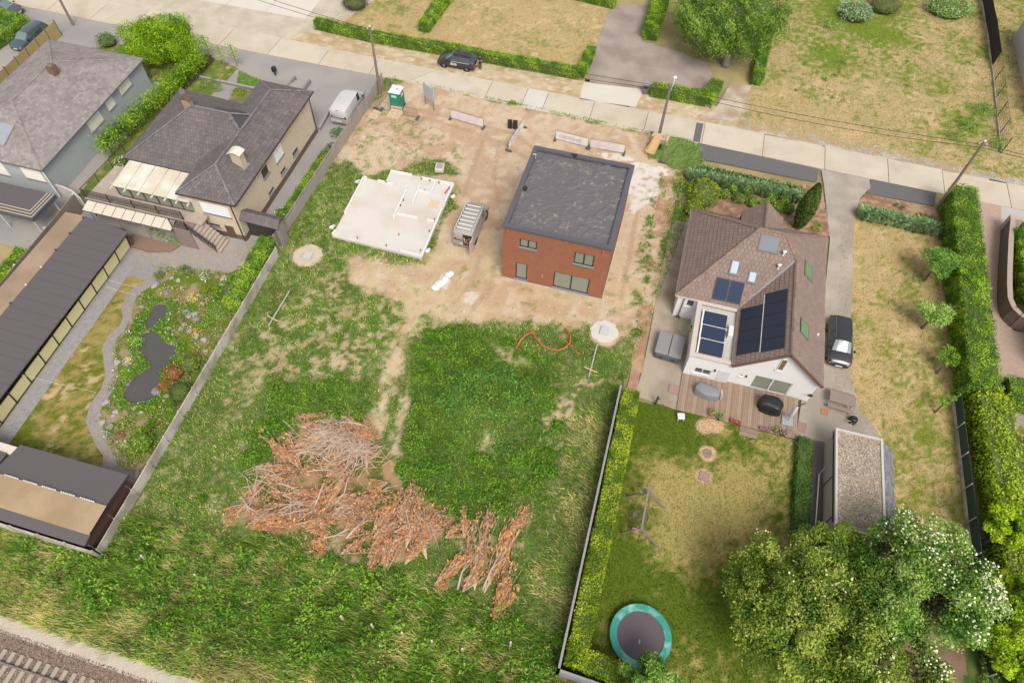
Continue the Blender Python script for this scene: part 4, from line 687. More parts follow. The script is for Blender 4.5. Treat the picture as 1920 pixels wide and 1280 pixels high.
bw(MB().box(-44,-29.15,6.75,6.85,0,2.2).box(-29.25,-29.15,6.85,11.3,0,2.15).box(-36.9,-29.25,11.2,11.3,0,2.1), 'wall', mat('shed_red', C(98,62,54), .9, .2, 2, 15), Fs); bw(MB().bar((-28.95,11.45,2.05),(-28.85,6.6,2.1),.1,.1), 'gutter', MATS['anthracite'], Fs)
bw(MB().box(-44,-37.3,10.6,11.2,1.9,2.1), 'cream_roof_edge', mat('cream_edge', C(226,212,196), .8), Fs)
Cp = thing('carport', 'flat-roofed carport with pale edge bands on white posts behind the long shed', 'carport', (-53, 31.3, 0))
bw(MB().box(-60,-50.25,29.75,32.85,2.2,2.34), 'roof', felt, Cp); b = MB()
for k in range(3): e = .12+.3*k; z = 2.345+.004*k; b.box(-60,-50.25-e,29.75+e,29.75+e+.07,z-.01,z+.015).box(-50.32-e,-50.25-e,29.75+e+.07,32.85,z-.01,z+.015)
bw(b, 'edge_bands', mat('cream_band', C(210,196,166), .8), Cp); bw(MB().box(-60,-50.2,29.7,29.75,2.0,2.36).box(-50.25,-50.2,29.75,32.85,2.0,2.36), 'fascia', mat('fascia', C(92,94,98), .6), Cp)
for x, y in ((-54.1,29.95),(-50.6,29.95),(-50.5,32.5)): bw(MB().tube([(x,y,0),(x,y,2.2)], .06, 10), 'post', mat('post_white', C(206,206,204), .5), Cp)
Gs = thing('gravel_roof_shed', 'garden shed with pebble-covered flat roof and grey shingle side slope', 'shed', (18.2, 24.6, 0))
wood = mat('grey_wood', C(172,158,144), .85, .12, 2, 20, wave=(2.2,'Z',.4)); b = MB(); wall(b, (16.75,28.2), (0,-1), 7.2, 0, 2.2, []); wall(b, (16.75,21.0), (1,0), 2.9, 0, 2.2); wall(b, (19.65,21), (0,1), 7.2, 0, 2.2); wall(b, (19.65,28.2), (-1,0), 2.9, 0, 2.2); bw(b, 'wall', wood, Gs)
bw(MB().box(16.75,19.65,21.0,28.15,2.2,2.3), 'gravel_roof', mat('roof_gravel', C(196,178,154), .95, .25, 6, 40, bump=.8, bscale=25), Gs); b = MB()
gxx, gyy = scatter([(16.8,21),(19.6,21),(19.6,28.1),(16.8,28.1)], 320); o = leafmesh('roof_pebbles', np.stack([gxx-18.2, gyy-24.6, 0*gxx+2.315], 1), np.tile(G_([0,0,1.]),(len(gxx),1)), .09, palcols(len(gxx), [C(206,188,164), C(178,158,134), C(222,206,184), C(156,136,116)]), Gs, m=STONE, wild=.4, aspect=.9); tag(o, kind='stuff')
for x0, x1, y0, y1 in ((16.6,16.75,20.85,28.3),(19.65,19.8,20.85,28.3),(16.75,19.65,28.15,28.3),(16.75,19.65,20.85,21.0)): b.box(x0,x1,y0,y1,2.15,2.4)
bw(b, 'roof_edge', mat('edge_pale', C(212,204,198), .7), Gs); sl_ = [(19.8,28.2,2.3),(20.95,28.35,1.25),(20.9,20.9,1.25),(19.8,20.9,2.3)]; o = bw(MB().slab(sl_, .06), 'side_slope', felt, Gs); t2 = MB(); tileface(t2, [sl_[2],sl_[1],sl_[0],sl_[3]], .3, .25, [C(138,136,140), C(122,122,128), C(152,150,152)], .02); tag(bw(t2, 'shingles', TILE, o), kind='stuff'); bw(MB().box(19.8,20.75,28.0,28.1,0,1.3).box(20.6,20.7,21,28,0,1.25), 'side_wall', wood, Gs)
for y0, y1 in ((24.9,28.0),(21.9,24.7)): bw(MB().box(16.66,16.72,y0,y1,.1,2.0), 'sliding_door', mat('door_wood', C(186,172,158), .8, .1, 1, 15, wave=(1.5,'Z',.4)), Gs)
bw(MB().box(16.55,16.64,21.3,28.2,2.0,2.08), 'door_rail', MATS['anthracite'], Gs)
# neighbours at the frame's edge
Nh = thing('neighbour_garage', 'brick garage with brown door at the top of the brown driveway', 'garage', (-4.5, 89, 0)); bw(MB().box(-9.5,-2.5,86.6,92,0,3.0), 'wall', mat('nb_brick', C(170,120,96), .9, .1, 2, 15, brick=(.22,.07,.008,(.9,.9,.9),'wall')), Nh); bw(MB().box(-8.3,-3.2,86.5,86.6,.05,2.4), 'garage_door', mat('dark_door', C(74,58,52), .7, .1, 1, 15, wave=(2.,'Z',.3)), Nh); bw(MB().box(-9.8,-2.2,86.3,92.3,3.0,3.2), 'roof', felt, Nh)
Eh = thing('edge_house', 'white-framed house front with dark windows at the right edge', 'house', (36, 45, 0)); b = MB(); wall(b, (33.05,47.6), (0,-1), 8.5, 0, 3.2, [(3.2,5.3,.3,2.2),(6.0,7.0,.3,2.2)]); wall(b, (33.05,39.1), (1,0), 7, 0, 3.2); wall(b, (40.05,47.6), (-1,0), 7, 0, 3.2); bw(b, 'wall', mat('brown_wall', C(150,132,120), .9), Eh); bw(MB().box(32.9,40,39,47.7,3.2,3.4), 'roof', white_f, Eh)
for o_ in ((3.2,5.3,.3,2.2),(6.0,7.0,.3,2.2)): window(Eh, (33.05,47.6), (0,-1), o_, white_f, glass_d, 2)
Th = thing('white_outbuilding', 'white flat-roofed outbuilding cut by the top right edge of the photo', 'house', (40, 82, 0)); bw(MB().box(37.6,46,73.5,90,0,3), 'wall', mat('pale_wall', C(216,206,200), .8), Th); bw(MB().box(37.5,46,73.4,90.1,3,3.15), 'roof', mat('pale_roof2', C(214,206,204), .8), Th); bw(MB().box(37.5,37.62,73.4,90.1,3.15,3.3), 'roof_edge', MATS['grey_gutter'], Th)
# ---------------------------------------------------------------- foundation slab
Fd = thing('foundation_slab', 'white concrete foundation slab with first courses of low block walls', 'foundation', (-20.5, 42.3, 0))
fc = mat('fresh_concrete', C(224,216,206), .8, .04, .5, 12, bump=.04, col2=C(218,202,186), c2scale=.35, c2thr=.57); blk = mat('white_block', C(238,235,231), .8, .03, 2, 20)
def zs(x, y): return 600+x/5.333, 290+y/5.333
fo = [S(*zs(*p), .3) for p in [(122,810),(1015,1030),(1340,300),(1015,225),(920,205),(705,160),(655,275),(440,230)]]; bw(MB().prism([p[:2] for p in fo], -.1, .3), 'slab', fc, Fd)
bk = 0
for (x0, y0, x1, y1) in [(440,230,250,590),(470,240,440,230),(580,265,740,310),(710,170,920,210),(1015,238,1335,300),(1335,305,1245,490),(1220,550,1020,1015),(870,345,735,635),(760,590,980,640),(1000,320,925,490),(990,365,1105,390),(1155,280,1110,385),(1070,660,1145,675),(850,338,880,345),(160,760,125,805),(660,295,680,265),(800,965,1010,1020)]:
    a, c = S(*zs(x0, y0), .3), S(*zs(x1, y1), .3); L = (c-a).length; k = max(1, round(L/.6)); d = (c-a)/k
    for i in range(k): bw(MB().bar(a+d*i+Vector((0,0,.09)), a+d*(i+.985)+Vector((0,0,.09)), .16, .19), 'block', blk, Fd)
for x, y, cl in [(790,805,'o'),(1005,965,'g'),(665,915,'g'),(375,838,'g'),(1095,770,'g'),(1145,652,'r'),(1015,250,'g'),(1100,268,'g'),(1190,290,'g'),(835,462,'g'),(805,515,'g'),(1050,365,'g')]:
    q = S(*zs(x, y), .3); bw(MB().tube([q, q+Vector((0,0,.22))], .055, 8), 'pipe_stub', {'o': MATS['copper'], 'g': mat('grey_pipe', C(120,112,106), .6), 'r': mat('red_pipe', C(180,90,70), .6)}[cl], Fd)
q = S(*zs(1140,495), .3); bw(MB().box(q.x-.45,q.x+.45,q.y-.5,q.y+.5,.3,.33), 'plywood_cover', mat('ply', C(226,200,168), .8), Fd)
q = S(*zs(1270,360), .3); bw(MB().bar(q+Vector((.1,.5,.06)), q+Vector((-.05,-.5,.06)), .1, .08), 'red_level', mat('red_tool', C(200,70,60), .5), Fd)
# ================================================================== VEHICLES
tyre_m = mat('tyre', C(44,42,42), .9); rim_m = mat('rim', C(150,146,144), .4, .1, 3, 20, metal=.6); lamp_w = mat('headlamp', C(214,218,220), .15, spec=.8); lamp_r = mat('tail_lamp', C(200,40,44), .25, spec=.6); car_glass = mat('car_glass', C(58,68,70), .05, .05, 1, 5, spec=.9); wind_glass = mat('windscreen', C(116,134,132), .05, .08, 1, 5, spec=.9); plate_m = mat('number_plate', C(230,228,222), .5); trim = mat('black_trim', C(40,40,42), .6)
def car(name, label, loc, rz, St, paint, L, wheels, track, wr=.33, sidewin=(), screen=None, rear=None, roofcol=None, group=None):
    t = thing(name, label, 'van' if 'van' in name else 'car', loc, rz, group)
    def ring(s):
        x, wB, wM, wR, zB, zM, zE, zT = s; h = [(wB,zB),(wM,zM),(wM*.97,zE),(wR,zT-.05),(wR*.55,zT-.008),(0,zT)]
        return [(x, a, z) for a, z in h]+[(x, -a, z) for a, z in h[-2::-1]]
    RG = [ring(s) for s in St]; n = 11; body = MB(); k = len(St)
    glassq = {}
    for i in range(k-1):
        for j in range(n-1):
            q = [RG[i][j], RG[i+1][j], RG[i+1][j+1], RG[i][j+1]]; g = None
            if i in sidewin and j in (2, 7): g = 'side_window%d%d' % (i, j)
            if screen == i and j in (3,4,5,6): g = 'windscreen'
            if rear == i and j in (3,4,5,6): g = 'rear_window'
            if g: glassq.setdefault(g, []).append(q)
            else: body.add(q, [(0,1,2,3)])
        body.add([RG[i][0], RG[i][-1], RG[i+1][-1], RG[i+1][0]], [(0,1,2,3)])
    for e in (0, -1): body.add(RG[e], [tuple(range(n)) if e == 0 else tuple(range(n))[::-1]])
    bo = body.build('body', paint, t, smooth=50)
    bm = bmesh.new(); bm.from_mesh(bo.data); bmesh.ops.remove_doubles(bm, verts=bm.verts, dist=.0005); bmesh.ops.recalc_face_normals(bm, faces=bm.faces); bm.to_mesh(bo.data); bm.free(); bo.data.set_sharp_from_angle(angle=math.radians(50))
    for g, qs in glassq.items():
        b = MB(); c = [sum((Vector(p) for q in qs for p in q), Vector())/(4*len(qs))][0]; ins = .0 if 'wind' in g and 'side' not in g else .05
        for q in qs: b.add([Vector(p)+(c-Vector(p)).normalized()*ins*.6 for p in q], [(0,1,2,3)])
        b.build(g.rstrip('0123456789'), wind_glass if g == 'windscreen' else car_glass, t)
    if sidewin:                                              # dark pillar behind the side glass
        b = MB()
        for g, qs in glassq.items():
            if 'side' in g:
                for q in qs: b.add([(p[0], p[1]*.985, p[2]) for p in q], [(0,1,2,3)])
        b.build('window_frame', trim, t)
    for wx in wheels:
        for s in (-1, 1):
            y = s*track; o = MB().lathe([(wr*.55,-.1),(wr*.9,-.1),(wr,-.06),(wr,.06),(wr*.9,.1),(wr*.55,.1)], 20, cap=False).build('wheel', tyre_m, t); o.rotation_euler = (math.pi/2, 0, 0); o.location = (wx, y, wr)
            r_ = MB().lathe([(.01,.03),(wr*.2,.06),(wr*.6,.09),(wr*.64,.1),(wr*.64,-.1),(wr*.6,-.09),(.01,-.03)], 14).build('rim', rim_m, o)
            a = MB().lathe([(wr*1.02,-.02),(wr*1.16,-.02),(wr*1.16,.02),(wr*1.02,.02)], 20, loop=True).build('wheel_arch', trim, t); a.rotation_euler = (math.pi/2, 0, 0); a.location = (wx, s*(track+.075), wr+.01)
    f, r_ = St[-1], St[0]
    for s in (-1, 1):
        MB().box(f[0]-.32, f[0]-.04, min(s*.5,s*.78), max(s*.5,s*.78), f[5]+.1, f[5]+.2).build('headlight', lamp_w, t, bevel=.03)
        MB().box(r_[0]-.01, r_[0]+.12, min(s*.62,s*.84), max(s*.62,s*.84), r_[6]-.16, r_[6]+.08).build('tail_light', lamp_r, t, bevel=.02)
    if screen is not None:
        xs = St[screen+1][0]
        for s in (-1, 1): MB().box(xs-.3, xs-.12, min(s*.9,s*1.06), max(s*.9,s*1.06), .95, 1.1).build('mirror', trim, t, bevel=.03)
    MB().box(f[0]-.02, f[0]+.03, -.26, .26, f[4]+.05, f[4]+.16).build('number_plate', plate_m, t); MB().box(r_[0]-.03, r_[0]+.02, -.26, .26, r_[4]+.15, r_[4]+.26).build('number_plate', plate_m, t)
    MB().box(f[0]-.3, f[0]+.02, -.55, .55, f[4]-.02, f[4]+.12).build('grille', trim, t, bevel=.02)
    return t
HATCH = [(-2.2,.70,.78,.70,.42,.6,.80,.86),(-2.12,.80,.88,.72,.32,.6,.95,1.04),(-1.6,.82,.9,.60,.27,.6,.98,1.47),(-.35,.82,.9,.63,.25,.6,.95,1.54),(.45,.82,.9,.60,.25,.6,.93,1.49),(1.2,.82,.9,.70,.25,.6,.90,1.0),(1.85,.80,.87,.66,.27,.55,.80,.88),(2.12,.74,.80,.55,.32,.5,.66,.72),(2.2,.66,.7,.5,.36,.45,.56,.6)]
EST = [(-2.3,.72,.8,.70,.42,.6,.82,.9),(-2.24,.80,.9,.70,.32,.6,.95,1.04),(-1.95,.84,.92,.62,.27,.6,.98,1.44),(-.4,.84,.92,.64,.25,.6,.95,1.5),(.55,.84,.92,.60,.25,.6,.93,1.45),(1.3,.84,.92,.72,.25,.6,.90,1.0),(2.0,.82,.9,.68,.27,.55,.82,.9),(2.28,.76,.82,.58,.32,.5,.68,.74),(2.36,.66,.7,.5,.36,.45,.56,.6)]
VAN = [(-2.5,.84,.92,.80,.38,.7,1.15,1.86),(-2.46,.86,.95,.84,.34,.7,1.15,1.9),(-.9,.88,.96,.86,.3,.7,1.15,1.95),(.35,.88,.96,.86,.3,.7,1.15,1.95),(.95,.88,.96,.82,.3,.7,1.12,1.88),(1.75,.88,.95,.78,.3,.68,1.08,1.22),(2.3,.85,.92,.72,.32,.6,.95,1.02),(2.46,.78,.85,.62,.36,.55,.78,.84),(2.52,.7,.74,.56,.4,.5,.62,.66)]
p_black = mat('paint_black', C(52,50,56), .25, .03, 1, 5, coat=.6, spec=.5); p_teal = mat('paint_teal', C(76,90,98), .25, .03, 1, 5, coat=.6); p_grey = mat('paint_grey', C(92,88,92), .25, .03, 1, 5, coat=.6); p_silver = mat('paint_silver', C(208,206,205), .35, .03, 1, 5, coat=.4)
h = car('parked_car', 'black hatchback with a white door sign parked by the roadside hedge', (-23.75,65.25,0), math.radians(180), HATCH, p_black, 4.4, (-1.3,1.35), .79, sidewin=(2,3), screen=4, rear=1)
MB().box(-.15,.55,.905,.915,.55,.8).build('door_sign', plate_m, h); MB().box(-1.6,.5,.885,.9,.955,.99).build('window_trim', white_f, h)
g_ = MB().box(-.08,.3,.915,.918,.62,.66).box(-.08,.45,.915,.918,.7,.74); g_.build('sign_lettering', mat('sign_grey', C(120,120,124), .6), h)
for s in (-.3, .3): MB().box(-1.5,.3,s-.03,s+.03,1.53,1.545).build('roof_groove', trim, h)
car('parked_car', 'black estate car beside the white house on the concrete driveway', (17.55,37.65,0), math.radians(-90), EST, p_black, 4.65, (-1.4,1.45), .8, sidewin=(2,3), screen=4, rear=1)
for s in (-.62, .62): MB().tube([(-1.8,s,1.46),(-1.7,s,1.53),(.2,s,1.54),(.4,s,1.48)], .02, 6).build('roof_rail', rim_m, bpy.data.objects['parked_car.001'])
car('parked_car', 'dark teal crossover parked against the wooden fence at the top left', (-71.3,55.3,0), math.radians(-92), EST, p_teal, 4.65, (-1.4,1.45), .8, sidewin=(2,3), screen=4, rear=1)
car('parked_car', 'dark grey car cut by the top left corner of the photo', (-78.1,59.4,0), math.radians(2), HATCH, p_grey, 4.4, (-1.3,1.35), .79, sidewin=(2,3), screen=4, rear=1)
v1 = car('parked_van', 'silver panel van parked in the driveway beside the concrete fence', (-31.95,54.1,0), math.radians(91), VAN, p_silver, 5, (-1.6,1.65), .84, .34, sidewin=(3,), screen=4)
MB().box(-2.53,-2.5,-.86,.86,.95,1.0).build('rear_seam', trim, v1); MB().box(-2.55,-2.44,-.9,.9,.34,.5).build('bumper', mat('bumper', C(150,148,148), .6), v1, bevel=.03); MB().box(-2.54,-2.5,-.12,.12,1.86,1.9).build('brake_light', lamp_r, v1)
v2 = car('work_van', 'silver work van with ladder rack and open rear door beside the brick house', (-14.6,41.6,0), math.radians(90), VAN, mat('paint_greige', C(178,172,164), .4, .03, 1, 5, coat=.3), 5, (-1.6,1.65), .84, .34, sidewin=(3,), screen=4)
rk = MB()
for s in (-.78, .78): rk.bar((-2.35,s,2.06),(1.0,s,2.06),.05,.05)
ro = rk.build('roof_rack', white_f, v2)
for i in range(7): MB().bar((-2.1+i*.48,-.8,2.09),(-2.1+i*.48,.8,2.09),.12,.04).build('rack_bar', white_f, ro); 
for i in range(7):
    for s in (-.72, .72): MB().box(-2.14+i*.48,-2.06+i*.48,s-.06,s+.06,1.93,2.12).build('rack_foot', trim, ro)
MB().box(-2.56,-2.51,-.84,-.02,.55,1.75).build('load_opening', mat('van_dark', C(48,42,38), .9), v2)
ld = MB(); 
for i in range(14): y = random.uniform(-.75,-.15); z = random.uniform(.6,1.4); ld.box(-2.6,-2.53,y,y+random.uniform(.06,.18),z,z+random.uniform(.08,.3))
ld.build('tools', mat('tool_mix', C(196,120,70), .7, .5, 6, 20), v2); MB().box(-2.6,-2.52,-.2,-.12,.8,1.4).build('white_tube', white_f, v2)
MB().box(-3.45,-2.52,-.97,-.9,.45,1.82).build('rear_door', p_silver, v2, bevel=.02); MB().box(-2.57,-2.5,-.92,.92,.32,.46).build('bumper', MATS['bumper'], v2, bevel=.02); MB().box(-2.55,-2.51,.05,.84,1.0,1.03).build('door_seam', trim, v2); MB().box(-1.35,.1,-.985,-.955,.55,1.6).build('sliding_door', mat('paint_silver2', C(190,178,172), .35), v2)
# ================================================================== PERSON
def person(loc, rz):
    t = thing('person', 'person in dark clothes holding a controller behind the black hatchback', 'person', loc, rz)
    J = {'pel':(0,0,.95,.13),'wa':(0,0,1.08,.125),'ch':(0,.01,1.3,.15),'nk':(0,.01,1.5,.062),'hd0':(0,.03,1.56,.075),'hd':(0,.05,1.66,.098),'hd2':(0,.04,1.74,.07)}
    E_ = [('pel','wa'),('wa','ch'),('ch','nk'),('nk','hd0'),('hd0','hd'),('hd','hd2')]
    for s, k in ((-1,'l'),(1,'r')):
        J.update({k+'hip':(s*.1,0,.9,.095),k+'kn':(s*.11,.01,.5,.065),k+'an':(s*.11,-.02,.1,.045),k+'to':(s*.13,.13,.04,.04),k+'sh':(s*.19,0,1.42,.062),k+'el':(s*.27,.04,1.15,.046),k+'wr':(s*.09,.27,1.2,.032),k+'ha':(s*.06,.33,1.21,.035)})
        E_ += [('pel',k+'hip'),(k+'hip',k+'kn'),(k+'kn',k+'an'),(k+'an',k+'to'),('ch',k+'sh'),(k+'sh',k+'el'),(k+'el',k+'wr'),(k+'wr',k+'ha')]
        for i, (dx, L) in enumerate(((-.02,.05),(-.005,.06),(.01,.058),(.025,.045))): J[k+'f%d' % i] = (s*.06+dx, .33+L, 1.2-.005*i, .009); E_.append((k+'ha', k+'f%d' % i))
        J[k+'th'] = (s*.06-s*.04, .34, 1.24, .010); E_.append((k+'ha', k+'th'))
    ks = list(J); me = bpy.data.meshes.new('body'); me.from_pydata([J[k][:3] for k in ks], [(ks.index(a), ks.index(b)) for a, b in E_], []); o = link(bpy.data.objects.new('body', me), t)
    o.modifiers.new('skin', 'SKIN'); sv = me.skin_vertices[0].data
    for i, k in enumerate(ks): sv[i].radius = (J[k][3], J[k][3]); sv[i].use_root = (k == 'pel')
    o.modifiers.new('sub', 'SUBSURF').levels = 1
    dg_ = bpy.context.evaluated_depsgraph_get(); m2 = bpy.data.meshes.new_from_object(o.evaluated_get(dg_)); o.modifiers.clear(); o.data = m2; m2.materials.clear()
    for m in (mat('skin', C(206,160,138), .6), mat('dark_shirt', C(58,40,46), .9), mat('black_trousers', C(36,34,38), .9), mat('shoes', C(30,30,30), .7)): m2.materials.append(m)
    for p in m2.polygons:
        c = p.center; i = 0
        if c.z < .09: i = 3
        elif c.z < 1.0 and c.y < .2: i = 2
        elif c.z < 1.47 and abs(c.x) < .21 and c.y < .17 or (abs(c.x) >= .16 and c.z > 1.28 and c.z < 1.5): i = 1
        p.material_index = i; p.use_smooth = True
    MB().lathe([(.03,-.09),(.1,-.06),(.115,0),(.09,.07),(.01,.105)], 12, (0,.02,1.69)).build('hair', mat('hair', C(84,66,54), .8), t, smooth=True)
    MB().box(-.1,.1,.31,.42,1.2,1.24).build('controller', mat('controller', C(206,204,206), .5), t, bevel=.01)
    for s in (-1, 1): MB().lathe([(.0,0),(.014,.01),(.0,.02)], 6, (s*.035,.135,1.66)).build('eye', trim, t)
    MB().box(-.015,.015,.135,.165,1.61,1.65).build('nose', MATS['skin'], t)
    return t
person((-21.15,65.25,0), math.radians(165))
# ================================================================== POLES AND CABLES
pole_w = mat('pole_wood', C(142,124,104), .9, .15, 2, 20); pole_c = mat('pole_concrete', C(138,126,116), .9, .12, 2, 20)
def pole(label, loc, h, m=pole_w, lean=(0,0)):
    t = thing('utility_pole', label, 'pole', loc); MB().tube([(0,0,0),(lean[0]*.5,lean[1]*.5,h*.5),(lean[0],lean[1],h)], [.15,.13,.1], 12).build('shaft', m, t, smooth=True)
    x, y = lean; MB().bar((x-.35,y,h-.35),(x+.35,y,h-.35),.08,.08).build('crossarm', m, t)
    for s in (-.28, .28): MB().lathe([(.03,0),(.05,.04),(.03,.1),(.05,.12),(.01,.16)], 8, (x+s,y,h-.31)).build('insulator', white_f, t)
    MB().lathe([(.1,0),(.1,.1),(.02,.14)], 10, (x,y,h)).build('cap', white_f if m is pole_w else m, t); return t
pole('tall wooden utility pole between the silver van and the portable toilet', (-30.1,57.95,0), 7.5); pole('wooden utility pole leaning over the end of the tall right hedge', (26.65,56.75,0), 7.8); pole('wooden utility pole behind the grey house at the top left', (-69,59.5,0), 8)
lt = thing('street_lamp', 'perforated concrete pole with a white street lamp on a curved arm', 'lamp', (-.25,59.15,0)); b = MB(); hh = 6.2
for s in (-1, 1): b.add([(s*.17-.06*s,-.09,0),(s*.17,-.09,0),(s*.11,-.06,hh),(s*.06,-.06,hh),(s*.17-.06*s,.09,0),(s*.17,.09,0),(s*.11,.06,hh),(s*.06,.06,hh)], [(0,1,2,3),(7,6,5,4),(0,3,7,4),(1,5,6,2),(3,2,6,7),(0,4,5,1)])
for i in range(26):
    z0 = i*.24; z1 = z0+.12 if z0 < 4.2 else z0+.24; k = .11*(1-z0/hh)+.06*(z0/hh); b.box(-k-.005, k+.005, -.075, .075, z0, min(z1, hh))
b.build('shaft', pole_c, lt); MB().tube([(.1,0,5.5),(.16,.02,6.1),(.2,.1,6.5),(.22,.35,6.75)], .03, 8).build('arm', white_f, lt, smooth=True); MB().lathe([(.02,0),(.16,.04),(.2,.12),(.12,.2),(.02,.22)], 14, (.22,.5,6.68)).build('lamp_head', mat('lamp_white', C(244,244,242), .4), lt, smooth=True)
cab = mat('cable', C(52,48,46), .7)
def cable(label, a, b, sag):
    a, b = Vector(a), Vector(b); k = 16; o = MB().tube([a+(b-a)*(i/k)+Vector((0,0,-sag*4*(i/k)*(1-i/k))) for i in range(k+1)], .022, 5).build('power_cable', cab); o.location = (0,0,0); tag(o, label, 'cable', 'overhead cables')
for d, nm in ((0,'upper'), (.3,'lower')):
    cable('%s overhead cable between the tall wooden pole and the perforated pole' % nm, (-30.1,57.95,7.2-d), (-.25,59.15,6.0-d), .35+d); cable('%s overhead cable from the perforated pole to the right wooden pole' % nm, (-.25,59.15,6.0-d), (26.65,56.75,7.5-d), .35+d); cable('%s overhead cable leaving the frame at the right edge' % nm, (26.65,56.75,7.5-d), (66,55,7.5-d), .6)
    cable('%s overhead cable crossing the forecourt at the top left' % nm, (-30.1,57.95,7.2-d), (-66,66,7.4-d), .5+d)
# ================================================================== FENCES AND WALLS
cf = mat('fence_concrete', C(176,162,150), .9, .12, 1.2, 15, bump=.1); cf2 = mat('wall_concrete', C(216,206,192), .9, .14, .8, 12, bump=.12, col2=C(176,164,148), c2scale=.7)
def line(a, b, n): return [Vector((*a, 0))+(Vector((*b, 0))-Vector((*a, 0)))*(i/n) for i in range(n+1)]
t = thing('concrete_fence', 'concrete plate fence with pierced top plates between beige house and plot', 'fence', (-30.5,47,0))
PT = line((-30.35,59.3), (-30.35,34.6), 12)
for i, p in enumerate(PT):
    bw(MB().box(p.x-.07,p.x+.07,p.y-.07,p.y+.07,0,1.5), 'post', cf, t)
    if i < 12:
        q = PT[i+1]; u_ = Vector((0,.07,0)); bw(MB().bar(p-u_+Vector((0,0,.25)), q+u_+Vector((0,0,.25)), .06, .5), 'plate', cf, t); bw(MB().bar(p-u_+Vector((0,0,.76)), q+u_+Vector((0,0,.76)), .055, .5), 'plate', cf, t)
        b = MB(); b.bar(p-u_+Vector((0,0,1.06)), q+u_+Vector((0,0,1.06)), .05, .08); b.bar(p-u_+Vector((0,0,1.4)), q+u_+Vector((0,0,1.4)), .05, .1)
        for k in range(8): s_ = p+(q-p)*((k+.5)/8); b.bar(s_+Vector((0,0,1.1)), s_+Vector((0,0,1.36)), .13, .045, up=(1,0,0))
        bw(b, 'pierced_plate', cf, t)
t = thing('concrete_wall', 'plain pale concrete plate wall between rock garden and weedy plot', 'wall', (-29.2,18,0)); PT = line((-29.75,33.6), (-28.62,6.75), 13)
for i, p in enumerate(PT):
    bw(MB().box(p.x-.06,p.x+.06,p.y-.06,p.y+.06,0,1.15), 'post', cf2, t); bw(MB().tube([(p.x+.1,p.y,.3),(p.x-.18,p.y,1.85)], .022, 6), 'steel_stake', mat('stake', C(110,112,108), .6), t)
    if i < 13: q = PT[i+1]; d = (q-p).normalized()*.06; [bw(MB().bar(p+d+Vector((0,0,z)), q-d+Vector((0,0,z)), .07, .35), 'plate', cf2, t) for z in (.18,.55,.92)]
b = MB(); t = thing('concrete_wall', 'concrete plate wall behind the front shed along the railway strip', 'wall', (-37,6.5,0)); PT = line((-28.6,6.5), (-46.6,6.4), 9)
for i, p in enumerate(PT):
    bw(MB().box(p.x-.07,p.x+.07,p.y-.07,p.y+.07,0,1.5), 'post', cf2, t)
    if i < 9: q = PT[i+1]; d = (q-p).normalized()*.07; [bw(MB().bar(p+d+Vector((0,0,z)), q-d+Vector((0,0,z)), .07, .46), 'plate', cf2, t) for z in (.24,.72,1.2)]
t = thing('concrete_fence', 'grey concrete plate fence along the left side of the thuja hedge', 'fence', (1.43,18,0)); gf = mat('grey_concrete', C(158,156,156), .9, .08, 1, 15)
for A, B_2, n_ in (((1.4,27.9),(1.42,7.9),10), ((1.42,7.9),(7.4,7.7),3)):
    PT = line(A, B_2, n_)
    for i, p in enumerate(PT):
        bw(MB().box(p.x-.08,p.x+.08,p.y-.08,p.y+.08,0,1.66), 'post', gf, t)
        if i < n_:
            q = PT[i+1]; d = (q-p).normalized()*.08
            for z in (.26,.79,1.32): bw(MB().bar(p+d+Vector((0,0,z)), q-d+Vector((0,0,z)), .07, .52), 'plate', gf, t)
            bw(MB().bar(p+d+Vector((0,0,1.61)), q-d+Vector((0,0,1.61)), .14, .06), 'coping', gf, t)
t = thing('screen_fence', 'dark green screen fence with pale posts below the right lawn', 'fence', (26.2,28,0)); PT = line((26.12,34.6), (26.3,14.8), 8); gs = mat('green_screen', C(56,82,70), .8, .08, 2, 20)
for i, p in enumerate(PT):
    bw(MB().tube([(p.x-.04,p.y,0),(p.x-.02,p.y,1.32)], .045, 8), 'post', mat('post_grey', C(186,178,166), .8), t)
    if i < 8: q = PT[i+1]; bw(MB().bar(p+Vector((.09,0,.78)), q+Vector((.09,0,.78)), .03, .95), 'screen', gs, t); bw(MB().bar(p+Vector((.03,0,.15)), q+Vector((.03,0,.15)), .06, .3), 'base_plate', cf2, t)
t = thing('mesh_fence', 'tall black mesh fence with dark screens beside the dry meadow', 'fence', (34.6,80,0)); bmesh_m = mat('black_screen', C(56,48,52), .9, .06, 2, 20); pb = mat('black_post', C(34,34,36), .6)
PT = [S(*p) for p in [(1832,-34),(1837,-8),(1843,18),(1847,45),(1852,68),(1855,95),(1859,125),(1863,154),(1866,186),(1869,219),(1873,252),(1876,288)]]
for i, p in enumerate(PT):
    bw(MB().bar(p, p+Vector((0,0,2.0)), .06, .06, up=(1,0,0)), 'post', pb, t)
    if i < len(PT)-1:
        q = PT[i+1]
        if i < 6: bw(MB().bar(p+Vector((0,0,1.05)), q+Vector((0,0,1.05)), .02, 1.85), 'screen', bmesh_m, t)
        else:
            b = MB(); [b.bar(p+Vector((0,0,z)), q+Vector((0,0,z)), .012, .012) for z in (.3,.6,.9,1.2,1.5,1.95)]; [b.bar(p+(q-p)*(k/14)+Vector((0,0,.1)), p+(q-p)*(k/14)+Vector((0,0,1.95)), .01, .01, up=(1,0,0)) for k in range(1,14)]; bw(b, 'mesh_panel', pb, t)
        bw(MB().bar(p+Vector((-.06,0,.12)), q+Vector((-.06,0,.12)), .06, .24), 'base_plate', cf2, t)
